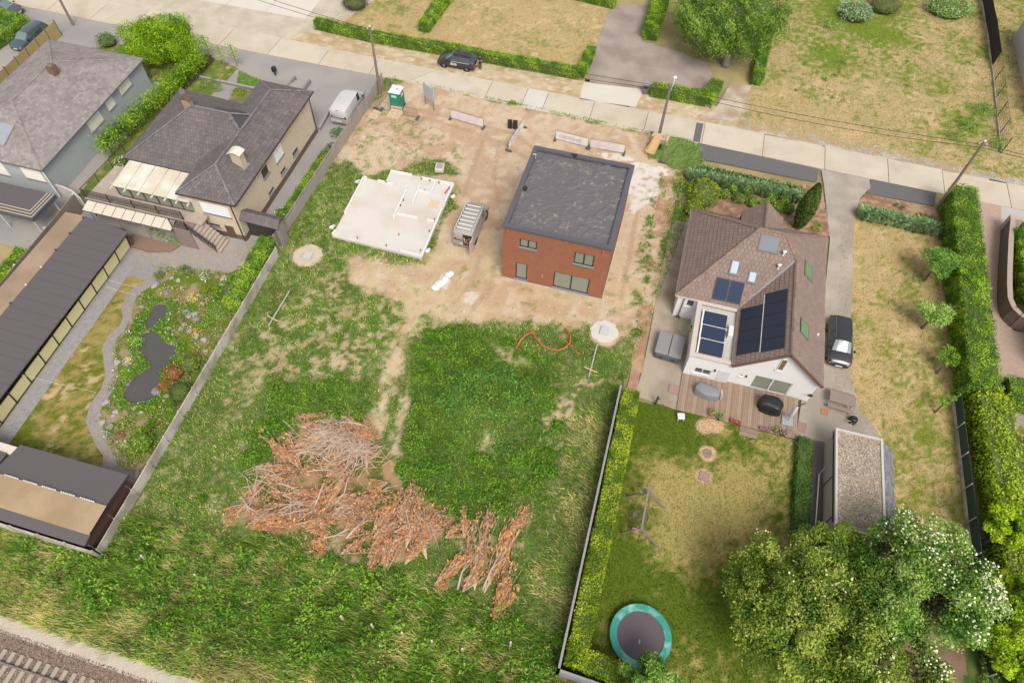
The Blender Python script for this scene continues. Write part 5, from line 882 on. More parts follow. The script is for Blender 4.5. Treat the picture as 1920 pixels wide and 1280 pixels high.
t = thing('wooden_fence', 'yellow-brown wooden board fence beside the teal crossover', 'fence', (-68.4,52,0)); wf = mat('yellow_wood', C(190,164,104), .85, .12, 2, 15); PT = line((-68.95,57.3), (-67.9,44.5), 7)
for i, p in enumerate(PT):
    bw(MB().box(p.x-.06,p.x+.06,p.y-.06,p.y+.06,0,1.85), 'post', mat('fence_post', C(120,104,80), .9), t)
    if i < 7:
        q = PT[i+1]
        for k in range(9): z = .15+k*.19; bw(MB().bar(p+Vector((.05,-.06,z)), q+Vector((.05,.06,z)), .03, .18), 'board', wf, t)
t = thing('timber_fence', 'grey plank fence behind the long shed below the carport', 'fence', (-48.4,26,0)); PT = line((-49.2,33.6), (-47.2,8), 12)
for i, p in enumerate(PT):
    bw(MB().box(p.x-.05,p.x+.05,p.y-.05,p.y+.05,0,2.0), 'post', mat('fence_grey', C(140,124,114), .9, .1, 2, 20), t)
    if i % 2 == 0: bw(MB().box(p.x-.06,p.x+.06,p.y-.08,p.y+.08,2.0,2.08), 'post_cap', white_f, t)
    if i < 12: q = PT[i+1]; [bw(MB().bar(p+Vector((0,-.05,z)), q+Vector((0,.05,z)), .05, .46), 'plank', mat('plank_grey', C(156,138,124), .9, .12, 2, 20), t) for z in (.3,.78,1.26,1.74)]
t = thing('garden_wall', 'curved white-topped garden wall between grey house and terrace', 'wall', (-50,34,0)); pts = [S(100,345,1.2),S(118,350,1.2),(S(135,358,1.2)),S(150,372,1.2)]
for i in range(3): a, c = pts[i], pts[i+1]; bw(MB().bar((a.x,a.y,.6),(c.x,c.y,.6),.15,1.2), 'wall_segment', mat('white_wall', C(216,208,198), .9, .06, 1, 15), t)
t = thing('wire_fence', 'thin dark wire fence on the terrace side of the beige house', 'fence', (-47.5,36,0)); a, c = Vector((-47.7,33.4,2.3)), Vector((-47.6,39.5,2.3)); b = MB()
for k in range(40): p = a+(c-a)*(k/39); b.bar(p, p+Vector((0,0,.9)), .015, .015, up=(1,0,0))
b.bar(a+Vector((0,0,.9)), c+Vector((0,0,.9)), .04, .04); bw(b, 'railing', iron, t)
for k in range(4): p = a+(c-a)*(k/3); bw(MB().bar((p.x,p.y,0), (p.x,p.y,3.2), .06, .06, up=(1,0,0)), 'post', iron, t)
t = thing('retaining_wall', 'brown curved retaining wall along the pink paved driveway', 'wall', (31.5,50,0)); rw = mat('brown_brick_wall', C(140,118,106), .9, .12, 2, 15, brick=(.2,.07,.008,(.85,.85,.85),'wall'))
arc = [S(1877,432),S(1873,470),S(1870,520),S(1869,555),S(1870,580),S(1877,597),S(1890,610),S(1908,618)]
for i in range(len(arc)-1): a, c = arc[i], arc[i+1]; bw(MB().bar((a.x+.15,a.y,.75),(c.x+.15,c.y,.75),.3,1.5), 'wall_segment', rw, t); bw(MB().bar((a.x+.15,a.y,1.53),(c.x+.15,c.y,1.53),.42,.07), 'coping', mat('wall_coping', C(186,164,150), .9), t)
bw(MB().box(arc[0].x-.1,arc[0].x+1.0,arc[0].y-.1,arc[0].y+.4,0,1.62), 'gate_pier', mat('gate_pier', C(198,172,154), .9, .08, 2, 20), t)
for nm, lab, pts, h in (('garden_wall','low dark garden wall beside the driveway of the beige house',[(600,245),(622,205)],.35),('garden_wall','pale low kerb wall in the front garden of the beige house',[(375,147),(482,170)],.25)):
    a, c = S(*pts[0]), S(*pts[1]); t = thing(nm, lab, 'wall', (a.x,a.y,0)); bw(MB().bar((a.x,a.y,h/2),(c.x,c.y,h/2),.2,h), 'kerb', mat('kerb_stone', C(150,142,136), .9, .08, 2, 20), t); bw(MB().bar((a.x,a.y,h+.02),(c.x,c.y,h+.02),.26,.04), 'coping', mat('kerb_cap', C(172,162,154), .9), t)
t = thing('front_steps', 'grey stone steps beside the front lawn of the beige house', 'steps', (-39.2,57,0))
for i, (x, y, w_, d) in enumerate(((-39.9,55.6,.25,1.9),(-38.1,55.5,.25,1.9))): bw(MB().box(x,x+w_,y,y+d,0,.5), 'cheek_wall', MATS['kerb_stone'], t)
for i in range(3): bw(MB().box(-39.63,-38.1,55.7+i*.5,56.18+i*.5,0,.42-.12*i), 'step', MATS['kerb_cap'], t)
t = thing('letter_box', 'black letter box at the front lawn of the beige house', 'letter box', (*S(517,142)[:2],0)); MB().box(-.06,.06,-.05,.05,0,.5).build('stand', black_f, t); MB().box(-.2,.2,-.22,.22,.5,1.05).build('box', black_f, t, bevel=.03)
t = thing('letter_box', 'grey letter pillar at the brown driveway entrance', 'letter box', (*S(1209,174)[:2],0)); MB().box(-.28,.28,-.3,.3,0,1.1).build('pillar', mat('pillar', C(120,112,112), .8, .1, 2, 20), t, bevel=.02); MB().box(-.33,.33,-.35,.35,1.1,1.2).build('cap', mat('pillar_cap', C(160,156,156), .8), t); MB().box(-.2,.2,-.33,-.3,.7,.95).build('flap', trim, t)
# ================================================================== CONSTRUCTION SITE
t = thing('portable_toilet', 'green portable toilet with white roof near the street', 'toilet', (-27.45,56.35,0)); gp_ = mat('toilet_green', C(32,140,108), .5, .05, 1, 15)
MB().box(-.58,.58,-.6,.6,.12,2.0).build('cabin', gp_, t, bevel=.03); MB().add([(-.64,-.66,2.0),(.64,-.66,2.0),(.64,.66,2.0),(-.64,.66,2.0),(-.45,-.45,2.28),(.45,-.45,2.28),(.45,.45,2.28),(-.45,.45,2.28)], [(0,1,5,4),(1,2,6,5),(2,3,7,6),(3,0,4,7),(4,5,6,7)]).build('roof', white_f, t); MB().tube([(.3,-.3,2.2),(.3,-.3,2.45)], .04, 8).build('vent_pipe', black_f, t)
MB().box(-.42,.42,-.63,-.6,.15,1.9).build('door', mat('toilet_green2', C(28,150,112), .5, .04, 1, 15), t); MB().box(-.3,.25,-.65,-.63,1.5,1.75).build('door_sign', mat('sign_pale', C(200,226,216), .5), t); MB().box(-.62,.62,-.64,.64,0,.12).build('base', trim, t); MB().box(.6,.62,-.2,.3,1.4,1.75).build('side_sign', MATS['sign_pale'], t)
pw = mat('pallet_wood', C(232,204,164), .85, .12, 3, 20)
def pallet(label, loc, rot, L=1.2, Wd=1.0, slats=7, group='pallets'):
    t = thing('pallet', label, 'pallet', loc, 0); t.rotation_euler = rot
    for k in range(slats): y = -Wd/2+(k+.5)*Wd/slats; MB().box(-L/2,L/2,y-Wd/slats*.31,y+Wd/slats*.31,.12,.145).build('slat', pw, t)
    for x in (-L/2+.07,0,L/2-.07): MB().box(x-.05,x+.05,-Wd/2,Wd/2,.03,.12).build('runner', pw, t)
    for y in (-Wd/2+.06,0,Wd/2-.06): MB().box(-L/2,L/2,y-.05,y+.05,0,.03).build('bottom_board', pw, t)
for i in range(3): pallet(('bottom','middle','topmost')[i]+' wooden pallet of the low stack before the portable toilet', (-27.1,54.55,.15*i), (0,0,math.radians(-3)), 1.25, 1.4, 6)
pallet('wooden pallet leaning upright against the green portable toilet', (-27.2,55.35,.02), (math.radians(68),0,0), 1.2, 1.3, 6)
pallet('thin slatted pallet lying beside the pierced concrete fence', (-29.2,54.2,.02), (0,0,math.radians(82)), 1.3, .9, 7)
t = thing('site_board', 'white building site board on two grey posts near the street', 'sign', (-24.2,57.2,0), math.radians(-33))
for x in (-.7,.7): MB().box(x-.05,x+.05,-.05,.05,0,2.6).build('post', mat('post_zinc', C(150,146,146), .6), t)
MB().box(-.78,.78,-.09,-.05,1.15,2.5).build('board', mat('board_grey', C(196,200,208), .6, .04, 1, 15), t); MB().box(-.8,.8,.051,.08,1.0,2.6).build('back_board', white_f, t)
ban_w = mat('banner_white', C(244,238,236), .7, .03, 2, 12); ban_p = mat('banner_pink', C(238,222,220), .7, .04, 2, 12); tub = mat('galvanised', C(146,144,142), .5, .1, 2, 20, metal=.4); foot_m = mat('fence_foot', C(96,92,90), .9)
txt_m = mat('banner_ink', C(216,176,176), .7)
def banner(label, a, c, m, h=1.02):
    a, c = Vector((*a,0)), Vector((*c,0)); L = (c-a).length; t = thing('banner_fence', label, 'banner', a, math.atan2(c.y-a.y, c.x-a.x), 'banner fences on the building plot')
    MB().tube([(0,0,.05),(0,0,h+.12),(L,0,h+.12),(L,0,.05)], .025, 6).build('frame', tub, t); bb = MB()
    k = 14
    for i in range(k):
        x0, x1 = .03+(L-.06)*i/k, .03+(L-.06)*(i+1)/k; y0, y1 = -.05-.02*math.sin(i*1.7), -.05-.02*math.sin((i+1)*1.7); bb.add([(x0,y0,.16),(x1,y1,.16),(x1,y1,h+.08),(x0,y0,h+.08),(x0,y0+.012,.16),(x1,y1+.012,.16),(x1,y1+.012,h+.08),(x0,y0+.012,h+.08)], [(0,1,2,3),(5,4,7,6)])
    bb.build('banner', m, t)
    fc_ = bpy.data.curves.new('lettering', 'FONT'); fc_.body = 'CASTUMO'; fc_.size = .5; fc_.align_x = 'CENTER'; fc_.extrude = .004; fo_ = bpy.data.objects.new('lettering', fc_); link(fo_, t); fo_.location = (L*.45,-.078,.45); fo_.rotation_euler = (math.pi/2,0,0); fc_.materials.append(txt_m if m is ban_w else white_f)
    dgx = bpy.context.evaluated_depsgraph_get(); me = bpy.data.meshes.new_from_object(fo_.evaluated_get(dgx)); loc, ro_ = fo_.location.copy(), fo_.rotation_euler.copy(); bpy.data.objects.remove(fo_); o = link(bpy.data.objects.new('lettering', me), t); o.location = loc; o.rotation_euler = ro_
    for x in (0, L): MB().box(x-.12,x+.12,-.38,.3,0,.13).build('foot', foot_m, t, bevel=.02)
banner('faded pink site banner left of the slanting one', (-21.5,56.1), (-17.8,55.6), ban_p); banner('site banner standing at a right angle to the street', (-14.4,52.9), (-13.9,56.9), ban_w); banner('white site banner behind the brick house, left one of the pair', (-10.3,56.0), (-6.9,55.75), ban_w); banner('pinkish site banner behind the brick house, right one of the pair', (-6.7,55.75), (-3.2,55.85), ban_p)
t = thing('meter_box', 'pair of dark brown board boxes standing in a green tuft', 'box', (*S(961,241)[:2],0), .1)
for x in (-.27,.27): MB().box(x-.23,x+.23,-.12,.12,.0,1.0).build('cabinet', mat('dark_brown', C(66,48,42), .8), t, bevel=.02)
t = thing('hoist_trailer', 'yellow slatted hoist trailer at the foot of the perforated pole', 'machine', (-.45,57.4,0), math.radians(-14)); ye = mat('machine_yellow', C(220,174,108), .6, .1, 2, 15)
MB().add([(-.42,-1.2,.25),(.42,-1.2,.25),(.26,1.0,1.0),(-.26,1.0,1.0),(-.42,-1.2,.36),(.42,-1.2,.36),(.26,1.0,1.1),(-.26,1.0,1.1)], [(0,3,2,1),(4,5,6,7),(0,1,5,4),(1,2,6,5),(2,3,7,6),(3,0,4,7)]).build('bed', ye, t)
for k in range(5): x = -.34+k*.17; MB().bar((x,-1.2,.39),(x*.65,1.0,1.13),.07,.06).build('slat', mat('machine_yellow2', C(232,192,128), .6), t)
for s in (-1, 1): MB().bar((s*.5,-1.2,.42),(s*.32,.9,1.15),.05,.12).build('side_rail', mat('machine_yellow2', C(232,192,128), .6), t); o = MB().lathe([(.1,-.08),(.26,-.08),(.28,0),(.26,.08),(.1,.08)], 16).build('wheel', tyre_m, t); o.rotation_euler = (0,math.pi/2,0); o.location = (s*.55,.3,.28)
t = thing('water_tank', 'beige plastic tank behind the yellow hoist trailer', 'tank', (*S(1236,266)[:2],0), -.25); MB().box(-.85,.85,-.45,.45,0,.75).build('body', mat('tank_beige', C(214,186,156), .7, .06, 1, 15), t, bevel=.08); MB().lathe([(.16,0),(.16,.08),(.02,.1)], 12, (.3,0,.75)).build('lid', mat('tank_lid', C(190,160,132), .7), t)
def barrier(label, a, c, h=1.1):
    a, c = Vector((*a,0)), Vector((*c,0)); L = (c-a).length; t = thing('site_barrier', label, 'barrier', a, math.atan2(c.y-a.y, c.x-a.x)); MB().tube([(0,0,.05),(0,0,h),(L,0,h),(L,0,.05)], .03, 6).build('frame', tub, t); b = MB()
    for k in range(1, int(L/.2)): b.bar((k*.2,0,.15),(k*.2,0,h),.012,.012,up=(1,0,0))
    b.bar((0,0,.15),(L,0,.15),.03,.03); b.build('mesh', tub, t)
    for x in (0, L): MB().box(x-.12,x+.12,-.35,.35,0,.12).build('foot', foot_m, t)
barrier('grey steel barrier right of the yellow hoist trailer', S(1240,305)[:2], S(1246,270)[:2]); barrier('grey steel barrier before the portable toilet', (-28.9,55.25), (-24.8,55.05)); barrier('grey steel barrier left of the portable toilet', (-29.5,55.3), (-28.9,59.6), 1.3)
for lab, px in (('round pale concrete manhole ring in the grass left of the slab',(578,480)),('round cement-covered manhole ring near the orange pipes',(1133,622))):
    q = S(*px); t = thing('manhole_ring', lab, 'manhole', (q.x,q.y,0)); n_ = 28; prof = [(1.28 if 'left' in lab else 1.12)*(1+.05*math.sin(k*1.9)+.04*math.cos(k*3.1)) for k in range(n_)]
    MB().prism([(prof[k]*math.cos(2*math.pi*k/n_), prof[k]*math.sin(2*math.pi*k/n_)) for k in range(n_)], -.05, .07).build('ring', mat('ring_left', C(220,196,160), .9, .08, 1, 12, bump=.1, col2=C(206,190,166), c2scale=.9) if 'left' in lab else mat('ring_right', C(222,212,202), .9, .12, 1, 10, bump=.3), t)
    MB().box(-.35,.35,-.38,.38,.07,.22).build('cover', mat('cover_grey', C(206,200,192), .8, .06, 2, 15), t, bevel=.03)
    if 'left' in lab: MB().prism([(.62*math.cos(a), .62*math.sin(a)-.1) for a in [k*.4 for k in range(16)]], .06, .085).build('cement', mat('cement', C(196,184,170), .9, .1, 2, 12), t)
    else: MB().box(-.25,.3,.1,.36,.22,.26).build('blue_mark', mat('blue_white', C(190,204,226), .7), t)
q = S(825,318); t = thing('concrete_block', 'pale concrete chamber block in the green tuft above the slab', 'block', (q.x,q.y,0), .2); MB().box(-.42,.42,-.5,.5,0,.42).build('chamber', fc, t, bevel=.02); MB().box(-.3,.3,-.36,.36,.42,.47).build('lid', cf, t)
q = S(819,387); t = thing('concrete_block', 'small concrete well frame beside the right edge of the slab', 'block', (*S(817,419)[:2],0), .05); MB().box(-.35,.35,-.55,.55,0,.1).build('frame', cf2, t); MB().box(-.22,.22,-.4,.4,.1,.13).build('lid', cf, t)
def zo(x, y): return 940+x/7.385, 580+y/7.385
om = mat('orange_pipe', C(232,104,66), .5, .08, 2, 15)
for lab, pts in (('curved orange plastic pipe end rising left of the large arc',[(200,550),(260,460),(330,390),(420,345),(455,340)]),('long curved orange plastic pipe lying in an arc',[(425,285),(440,340),(470,410),(560,520),(660,580),(790,600),(880,560),(940,500),(955,400),(930,320),(885,260)]),('short orange pipe piece right of the arc',[(1030,565),(1080,620)]),('bent orange pipe crossing the arc end',[(865,425),(930,470),(985,510)])):
    p = [S(*zo(*a), .06) for a in pts]; t = thing('orange_pipe', lab, 'pipe', (p[0].x,p[0].y,0)); k = len(p); bw(MB().tube([Vector((a.x,a.y,.08+.35*math.sin(math.pi*i/(k-1))*(k > 4))) for i, a in enumerate(p)], .055, 8), 'pipe', om, t, smooth=True); bw(MB().tube([p[-1]+Vector((0,0,.02)), p[-1]+Vector((.06,.05,.04))], .075, 8), 'socket', om, t)
for lab, a, c in (('long grey pole lying in the grass near the concrete wall',(503,611),(543,545)),('long grey pole lying below the cement manhole ring',(1104,706),(1120,644))):
    a, c = S(*a, .1), S(*c, .12); t = thing('support_pole', lab, 'pole', (a.x,a.y,0)); bw(MB().tube([a, c], .06, 8), 'shaft', mat('pole_grey', C(190,186,180), .6, .06, 2, 20), t); m_ = a+(c-a)*.2; bw(MB().bar(m_+Vector((-.55,.12,.03)), m_+Vector((.55,-.12,.03)), .07, .04), 'cross_batten', pw, t); bw(MB().lathe([(.09,0),(.09,.06)], 10, (c.x,c.y,.1)), 'head_plate', foot_m, t)
q = S(832,525); t = thing('plaster_heap', 'white heap of spilled plaster on the dirt below the slab', 'heap', (q.x,q.y,0)); n_ = 14
for k in range(7): a_ = .5*k; c_ = (.22*k-.7, .28*k-.9+.15*math.sin(a_*3)); MB().lathe([(.42-.02*k,-.02),(.3,.08),(.1,.15),(.01,.17)], 9, (c_[0]*.55,c_[1],0)).build('lump', mat('plaster', C(240,238,234), .8, .1, 3, 12, bump=.4), t)
for lab, px in (('white concrete debris piece at the lower left corner of the slab',(622,427)),('white concrete debris piece above the left edge of the slab',(670,342)),('white debris bag at the upper right corner of the slab',(848,370)),('white bag end at the lower right corner of the slab',(801,471))):
    q = S(*px); t = thing('debris_piece', lab, 'debris'  , (q.x,q.y,0), 1.1); MB().lathe([(.2,-.02),(.24,.08),(.12,.2),(.01,.22)], 7).build('lump', MATS['plaster'], t); MB().box(.1,.34,-.1,.12,0,.12).build('chip', MATS['plaster'], t)
for px in [(276,-0),(1111,1050),(1502-1440,0)]: pass
for i, px in enumerate([(645,1162),(701,1177),(757,1192),(812,1207),(868,1222),(277,1050),(375,1085),(957,1210)]):
    q = S(*px); t = thing('old_stake', 'pale old fence stake in the grass strip, %s' % ('third from the left','fourth from the left','fifth from the left','sixth from the left','seventh from the left','leftmost near the front shed','second from the left','rightmost one')[i], 'stake', (q.x,q.y,0), i*.7, 'old fence stakes in the grass strip'); MB().box(-.06,.06,-.06,.06,0,1.0).build('stake', mat('old_stake', C(206,190,164), .9, .1, 3, 20), t); MB().box(-.045,.045,-.045,.045,1.0,1.06).build('top', mat('stake_top', C(226,214,192), .9), t)
# ================================================================== GARDEN OF THE WHITE HOUSE
t = thing('wooden_deck', 'weathered wooden deck behind the white house', 'deck', (10.2,29.8,0)); dm = [mat('deck_board%d' % i, C(*c), .85, .12, 2, 18) for i, c in enumerate([(168,140,114),(156,130,108),(178,150,124),(162,138,118)])]
bw(MB().prism([(5.85,28.05),(14.65,28.0),(14.95,31.4),(5.85,31.4)], 0, .1), 'frame', mat('deck_frame', C(84,70,58), .9), t)
k = 64
for i in range(k): x0 = 5.86+8.85*i/k; x1 = 5.86+8.85*(i+.92)/k; bw(MB().box(x0, x1, 28.0, 31.42 if x1 < 9.2 else 31.58, .1, .14), 'board', dm[(i*7+i//3) % 4], t)
t = thing('deck_steps', 'two wooden steps from the deck down to the lawn', 'steps', (*S(1400,812)[:2],0)); bw(MB().box(10.6,11.9,27.6,27.97,0,.1), 'step', dm[1], t); bw(MB().box(10.6,11.9,27.25,27.58,0,.06), 'step', dm[3], t)
def blob(seed, rx, ry, h, n=22, m=7, flat=.55):
    b = MB(); vs = []; 
    for j in range(m+1):
        f = j/m
        for i in range(n):
            a = 2*math.pi*i/n; sq = 1/max(abs(math.cos(a)), abs(math.sin(a)))**flat; r = (1-.12*f-(.55*max(0, f-.75)/.25))*sq*(1+.05*math.sin(seed+a*5+f*4)+.03*math.sin(a*11+seed*2))
            vs.append((rx*r*math.cos(a), ry*r*math.sin(a), h*min(1, f/.8)*(1+.05*math.sin(a*3+seed)) if f < .8 else h*(1+.06*(f-.8)/.2)))
    b.add(vs, [(j*n+i, j*n+(i+1)%n, (j+1)*n+(i+1)%n, (j+1)*n+i) for j in range(m) for i in range(n)]+[tuple(m*n+i for i in range(n))]); return b
t = thing('covered_table', 'grey cover over a garden table set on the wooden deck', 'furniture', (7.85,30.0,.14), -.12); blob(1, .98, .55, .72, flat=.4).build('cover', mat('grey_cover', C(142,144,146), .7, .06, 2, 10, bump=.3, bscale=5), t, smooth=60)
for x, y in ((-.7,-.4),(.7,-.4),(-.7,.4),(.7,.4)): MB().tube([(x,y,0),(x,y,.2)], .03, 6).build('leg', black_f, t)
t = thing('folding_chair', 'white folding chair leaning on the grey covered table', 'chair', (8.95,29.95,.14), .1)
for s in (-.2,.2): MB().bar((0,s,0),(-.12,s,.85),.04,.04).build('frame_bar', white_f, t)
for k in range(4): MB().bar((-.03-.02*k,-.22,.25+.16*k),(-.03-.02*k,.22,.25+.16*k),.05,.06).build('slat', white_f, t)
t = thing('covered_barbecue', 'black cover over a big barbecue on the wooden deck', 'barbecue', (12.55,30.1,.14), -.15); blob(4, .88, .6, 1.0, flat=.6).build('cover', mat('black_cover', C(44,44,48), .45, .05, 2, 10, bump=.4, bscale=4), t, smooth=60); MB().box(-.55,.45,-.68,-.6,.1,.35).build('front_flap', mat('cover_flap', C(34,34,38), .5), t, bevel=.03)
t = thing('folded_parasol', 'folded white parasol on a square grey base at the deck edge', 'parasol', (13.95,29.35,.14)); MB().box(-.42,.42,-.42,.42,0,.12).build('base', mat('base_grey', C(172,174,176), .8, .06, 2, 20), t, bevel=.02); MB().tube([(0,0,.12),(0,0,2.45)], .03, 8).build('pole', tub, t); MB().lathe([(.1,0),(.17,.15),(.15,.9),(.11,1.5),(.04,1.62)], 14, (0,0,.55)).build('canopy', mat('canvas', C(214,214,214), .8, .06, 3, 15), t, smooth=True); MB().bar((0,0,2.2),(.45,.25,2.45),.06,.06).build('crank_arm', black_f, t)
def pot(label, loc, r, h, pm, lm, n=70, fl=None):
    t = thing('potted_plant', label, 'plant pot', loc); MB().lathe([(r*.65,0),(r,h),(r*.85,h),(r*.8,h-.04)], 14).build('pot', pm, t, smooth=True); P = rng.normal(size=(n,3))*[r*.75,r*.75,r*.6]+[0,0,h+r*.7]; cc = palcols(n, lm); leafmesh('foliage', P, unit(P-[0,0,h]), .16, cc, t)
terra = mat('terracotta', C(206,132,82), .85); dpot = mat('dark_pot', C(92,88,88), .7); LGr = [C(150,180,70), C(120,158,60), C(172,190,90)]
dz = .14
pot('potted yellow-green plant in terracotta on the deck edge', (*S(1334,777,.2)[:2],dz), .24, .34, terra, LGr); pot('potted yellow-green plant in a dark pot on the deck edge', (*S(1349,785,.2)[:2],dz), .22, .3, dpot, LGr)
t = thing('flower_box', 'red flower box on the deck edge left of the steps', 'flower box', (*S(1378,791,.2)[:2],dz), -.1); MB().box(-.4,.4,-.12,.12,0,.2).build('box', mat('red_box', C(170,60,60), .6), t); n_ = 50; leafmesh('flowers', rng.uniform(-1,1,(n_,3))*[.36,.1,.06]+[0,0,.26], np.tile(G_([0,0,1.]),(n_,1)), .09, palcols(n_, [C(220,180,170), C(120,140,80), C(230,90,80)]), t)
t = thing('flower_box', 'pinkish flower trough on the deck edge right of the steps', 'flower box', (*S(1434,805,.2)[:2],dz), -.1); MB().box(-.4,.4,-.12,.12,0,.2).build('box', mat('pink_box', C(160,110,110), .6), t); leafmesh('flowers', rng.uniform(-1,1,(n_,3))*[.36,.1,.06]+[0,0,.26], np.tile(G_([0,0,1.]),(n_,1)), .09, palcols(n_, [C(200,150,150), C(130,130,90)]), t)
pot('potted yellow flowers near the end of the deck edge', (*S(1453,808,.2)[:2],dz), .18, .24, dpot, [C(214,190,70), C(140,150,70)]); pot('round pot of white flowers at the deck corner', (*S(1467,813,.2)[:2],dz), .24, .28, mat('brown_pot', C(110,70,62), .6), [C(236,220,224), C(220,160,170), C(120,120,90)])
t = thing('garden_stool', 'white square stool standing on the lawn beside the deck', 'stool', (*S(1275,785)[:2],0), .2); MB().box(-.27,.27,-.27,.27,.38,.44).build('seat', white_f, t, bevel=.05)
for x in (-.2,.2):
    for y in (-.2,.2): MB().tube([(x,y,0),(x*.9,y*.9,.38)], .03, 6).build('leg', white_f, t)
for lab, px, s_ in (('reddish paving slab on the side yard beside the deck',(1264,730),.42),('reddish paving slab at the right corner of the deck',(1500,800),.42),('pinkish stepping slab in the back lawn',(1320,893),.35)):
    q = S(*px); t = thing('paving_slab', lab, 'slab', (q.x,q.y,.02), -.1); MB().box(-s_,s_,-s_,s_,0,.05).build('slab', mat('red_slab', C(164,128,116), .9, .08, 2, 15), t, bevel=.01); MB().box(-s_*.9,s_*.9,-s_*.9,s_*.9,.05,.056).build('top', mat('red_slab2', C(172,138,126), .9, .1, 2, 15), t)
q = S(1327,850); t = thing('fire_pit', 'small round fire pit of stones in a bare patch of the lawn', 'fire pit', (q.x,q.y,0))
for k in range(8): a_ = k*.785; MB().lathe([(.1,-.02),(.11,.06),(.02,.11)], 7, (.26*math.cos(a_),.26*math.sin(a_),0)).build('stone', mat('pit_stone', C(170,142,124), .9), t)
MB().lathe([(.2,0),(.18,.03),(.01,.04)], 12).build('ash', mat('ash', C(150,130,118), .95), t)
t = thing('hot_tub', 'square hot tub under a grey folding cover on the side yard', 'hot tub', (4.5,33.3,0), -.06); MB().box(-1.0,1.0,-1.1,1.1,0,.72).build('tub', mat('tub_side', C(96,98,102), .6), t, bevel=.12); cvm = mat('tub_cover', C(150,148,146), .65, .05, 1, 12, bump=.1)
for s in (-1,1): MB().box(min(s*.02,s*1.06),max(s*.02,s*1.06),-1.05,1.16,.72,.84).build('cover_half', cvm, t, bevel=.08)
for x in (-.5,.5): MB().box(x-.14,x+.14,-1.115,-1.1,.3,.42).build('side_vent', trim, t)
t = thing('garden_hose_reel', 'yellow hose reel on the white wall above the hot tub', 'hose reel', (5.8,35.3,.9)); o = MB().lathe([(.05,-.12),(.28,-.12),(.28,-.08),(.2,-.07),(.2,.07),(.28,.08),(.28,.12),(.05,.12)], 16).build('reel', mat('reel_yellow', C(206,204,60), .6), t); o.rotation_euler = (0,math.pi/2,0); MB().box(-.02,.06,-.1,.1,-.3,.3).build('bracket', black_f, t)
t = thing('garden_hose', 'grey hose looping from the downpipe to the hot tub', 'hose', (4.6,36,0)); bw(MB().tube([(4.75,36.8,.15),(4.55,36.4,.12),(4.7,35.8,.08),(5.2,35.3,.08),(5.45,35.0,.1)], .035, 6), 'hose', mat('hose_grey', C(190,182,172), .6), t, smooth=True); bw(MB().box(4.6,4.9,36.75,36.9,.0,.2), 'coupling', black_f, t)
t = thing('wooden_post', 'dark wooden post at the lower end of the side yard', 'post', (*S(1229,757)[:2],0)); MB().box(-.07,.07,-.07,.07,0,1.05).build('post', mat('post_dark', C(84,72,66), .9), t); MB().box(.05,.2,-.05,.05,.75,.95).build('tap', tub, t)
t = thing('picnic_table', 'weathered wooden picnic table beside the right lawn', 'table', (17.75,32.1,0), -.06); pt = mat('grey_plank', C(156,138,126), .9, .1, 2, 20)
for k in range(6): y = -.4+k*.16; MB().box(-.95,.95,y-.07,y+.07,.72,.76).build('plank', pt, t)
for s in (-1,1):
    for k in range(2): y = s*.72+(k-.5)*.15; MB().box(-.95,.95,y-.065,y+.065,.42,.46).build('bench_plank', pt, t)
    for q_ in (-1,1): MB().bar((s*.7,q_*.62,0),(s*.7,q_*.25,.72),.06,.1).build('leg', pt, t)
    MB().bar((s*.7,-.8,.39),(s*.7,.8,.39),.05,.08).build('crossbar', pt, t)
q = S(1545,772); t = thing('drain_cover', 'rusty square drain cover in the concrete driveway', 'drain', (q.x,q.y,.022)); MB().box(-.24,.24,-.24,.24,0,.015).build('lid', mat('rust', C(196,124,70), .9, .15, 4, 20), t); MB().box(-.28,.28,-.28,.28,-.01,.008).build('frame', tub, t)
q = S(1597,790); t = thing('rubbish_bag', 'black rubbish bag with pale sticks beside the gravel-roofed shed', 'bag', (q.x,q.y,0)); blob(8, .32, .3, .5, 14, 6, .1).build('bag', mat('bin_bag', C(44,44,50), .35, .1, 3, 10), t, smooth=60); MB().tube([(-.2,-.2,.3),(-.7,-.6,.9)], .03, 6).tube([(-.1,-.3,.3),(-.45,-.9,.8)], .025, 6).build('sticks', mat('stick', C(214,196,170), .9), t)
t = thing('path_slab', 'long dark paving strip between hedge strip and gravel-roofed shed', 'path', (16,24.4,0)); bw(MB().prism(SS([(1524,825),(1546,828),(1535,1010),(1505,1010)]), 0, .035), 'paving', mat('dark_paving', C(120,108,104), .9, .08, 1, 15), t); bw(MB().bar(S(1536,888,.4), S(1528,1000,.4), .06, .05), 'handrail', white_f, t); bw(MB().bar(S(1536,888,0), S(1536,888,.0)+Vector((0,0,.95)), .05, .05, up=(1,0,0)), 'handrail_post', white_f, t)
t = thing('trampoline', 'round trampoline with turquoise padded rim on the back lawn', 'trampoline', (5.85,11.35,0)); MB().lathe([(1.52,.42),(1.53,.44),(.01,.42)], 40).build('mat', mat('tramp_mat', C(104,92,98), .85, .06, 1, 15), t); MB().lathe([(1.44,.45),(1.46,.5),(1.88,.5),(1.92,.44),(1.9,.36)], 48, cap=False).build('rim_pad', mat('turquoise_pad', C(44,160,142), .5, .1, 1.5, 8, col2=C(176,214,206), c2scale=1.1, c2thr=.62), t, smooth=50)
for k in range(6): a_ = k*math.pi/3; MB().tube([(1.8*math.cos(a_),1.8*math.sin(a_),0),(1.8*math.cos(a_),1.8*math.sin(a_),.42)], .04, 8).build('leg', tub, t)
MB().prism([(.06*math.cos(k)-.02,.16*math.sin(k)-.35) for k in [j*.8 for j in range(8)]], .435, .442).build('patch', mat('patch_grey', C(160,160,164), .8), t)
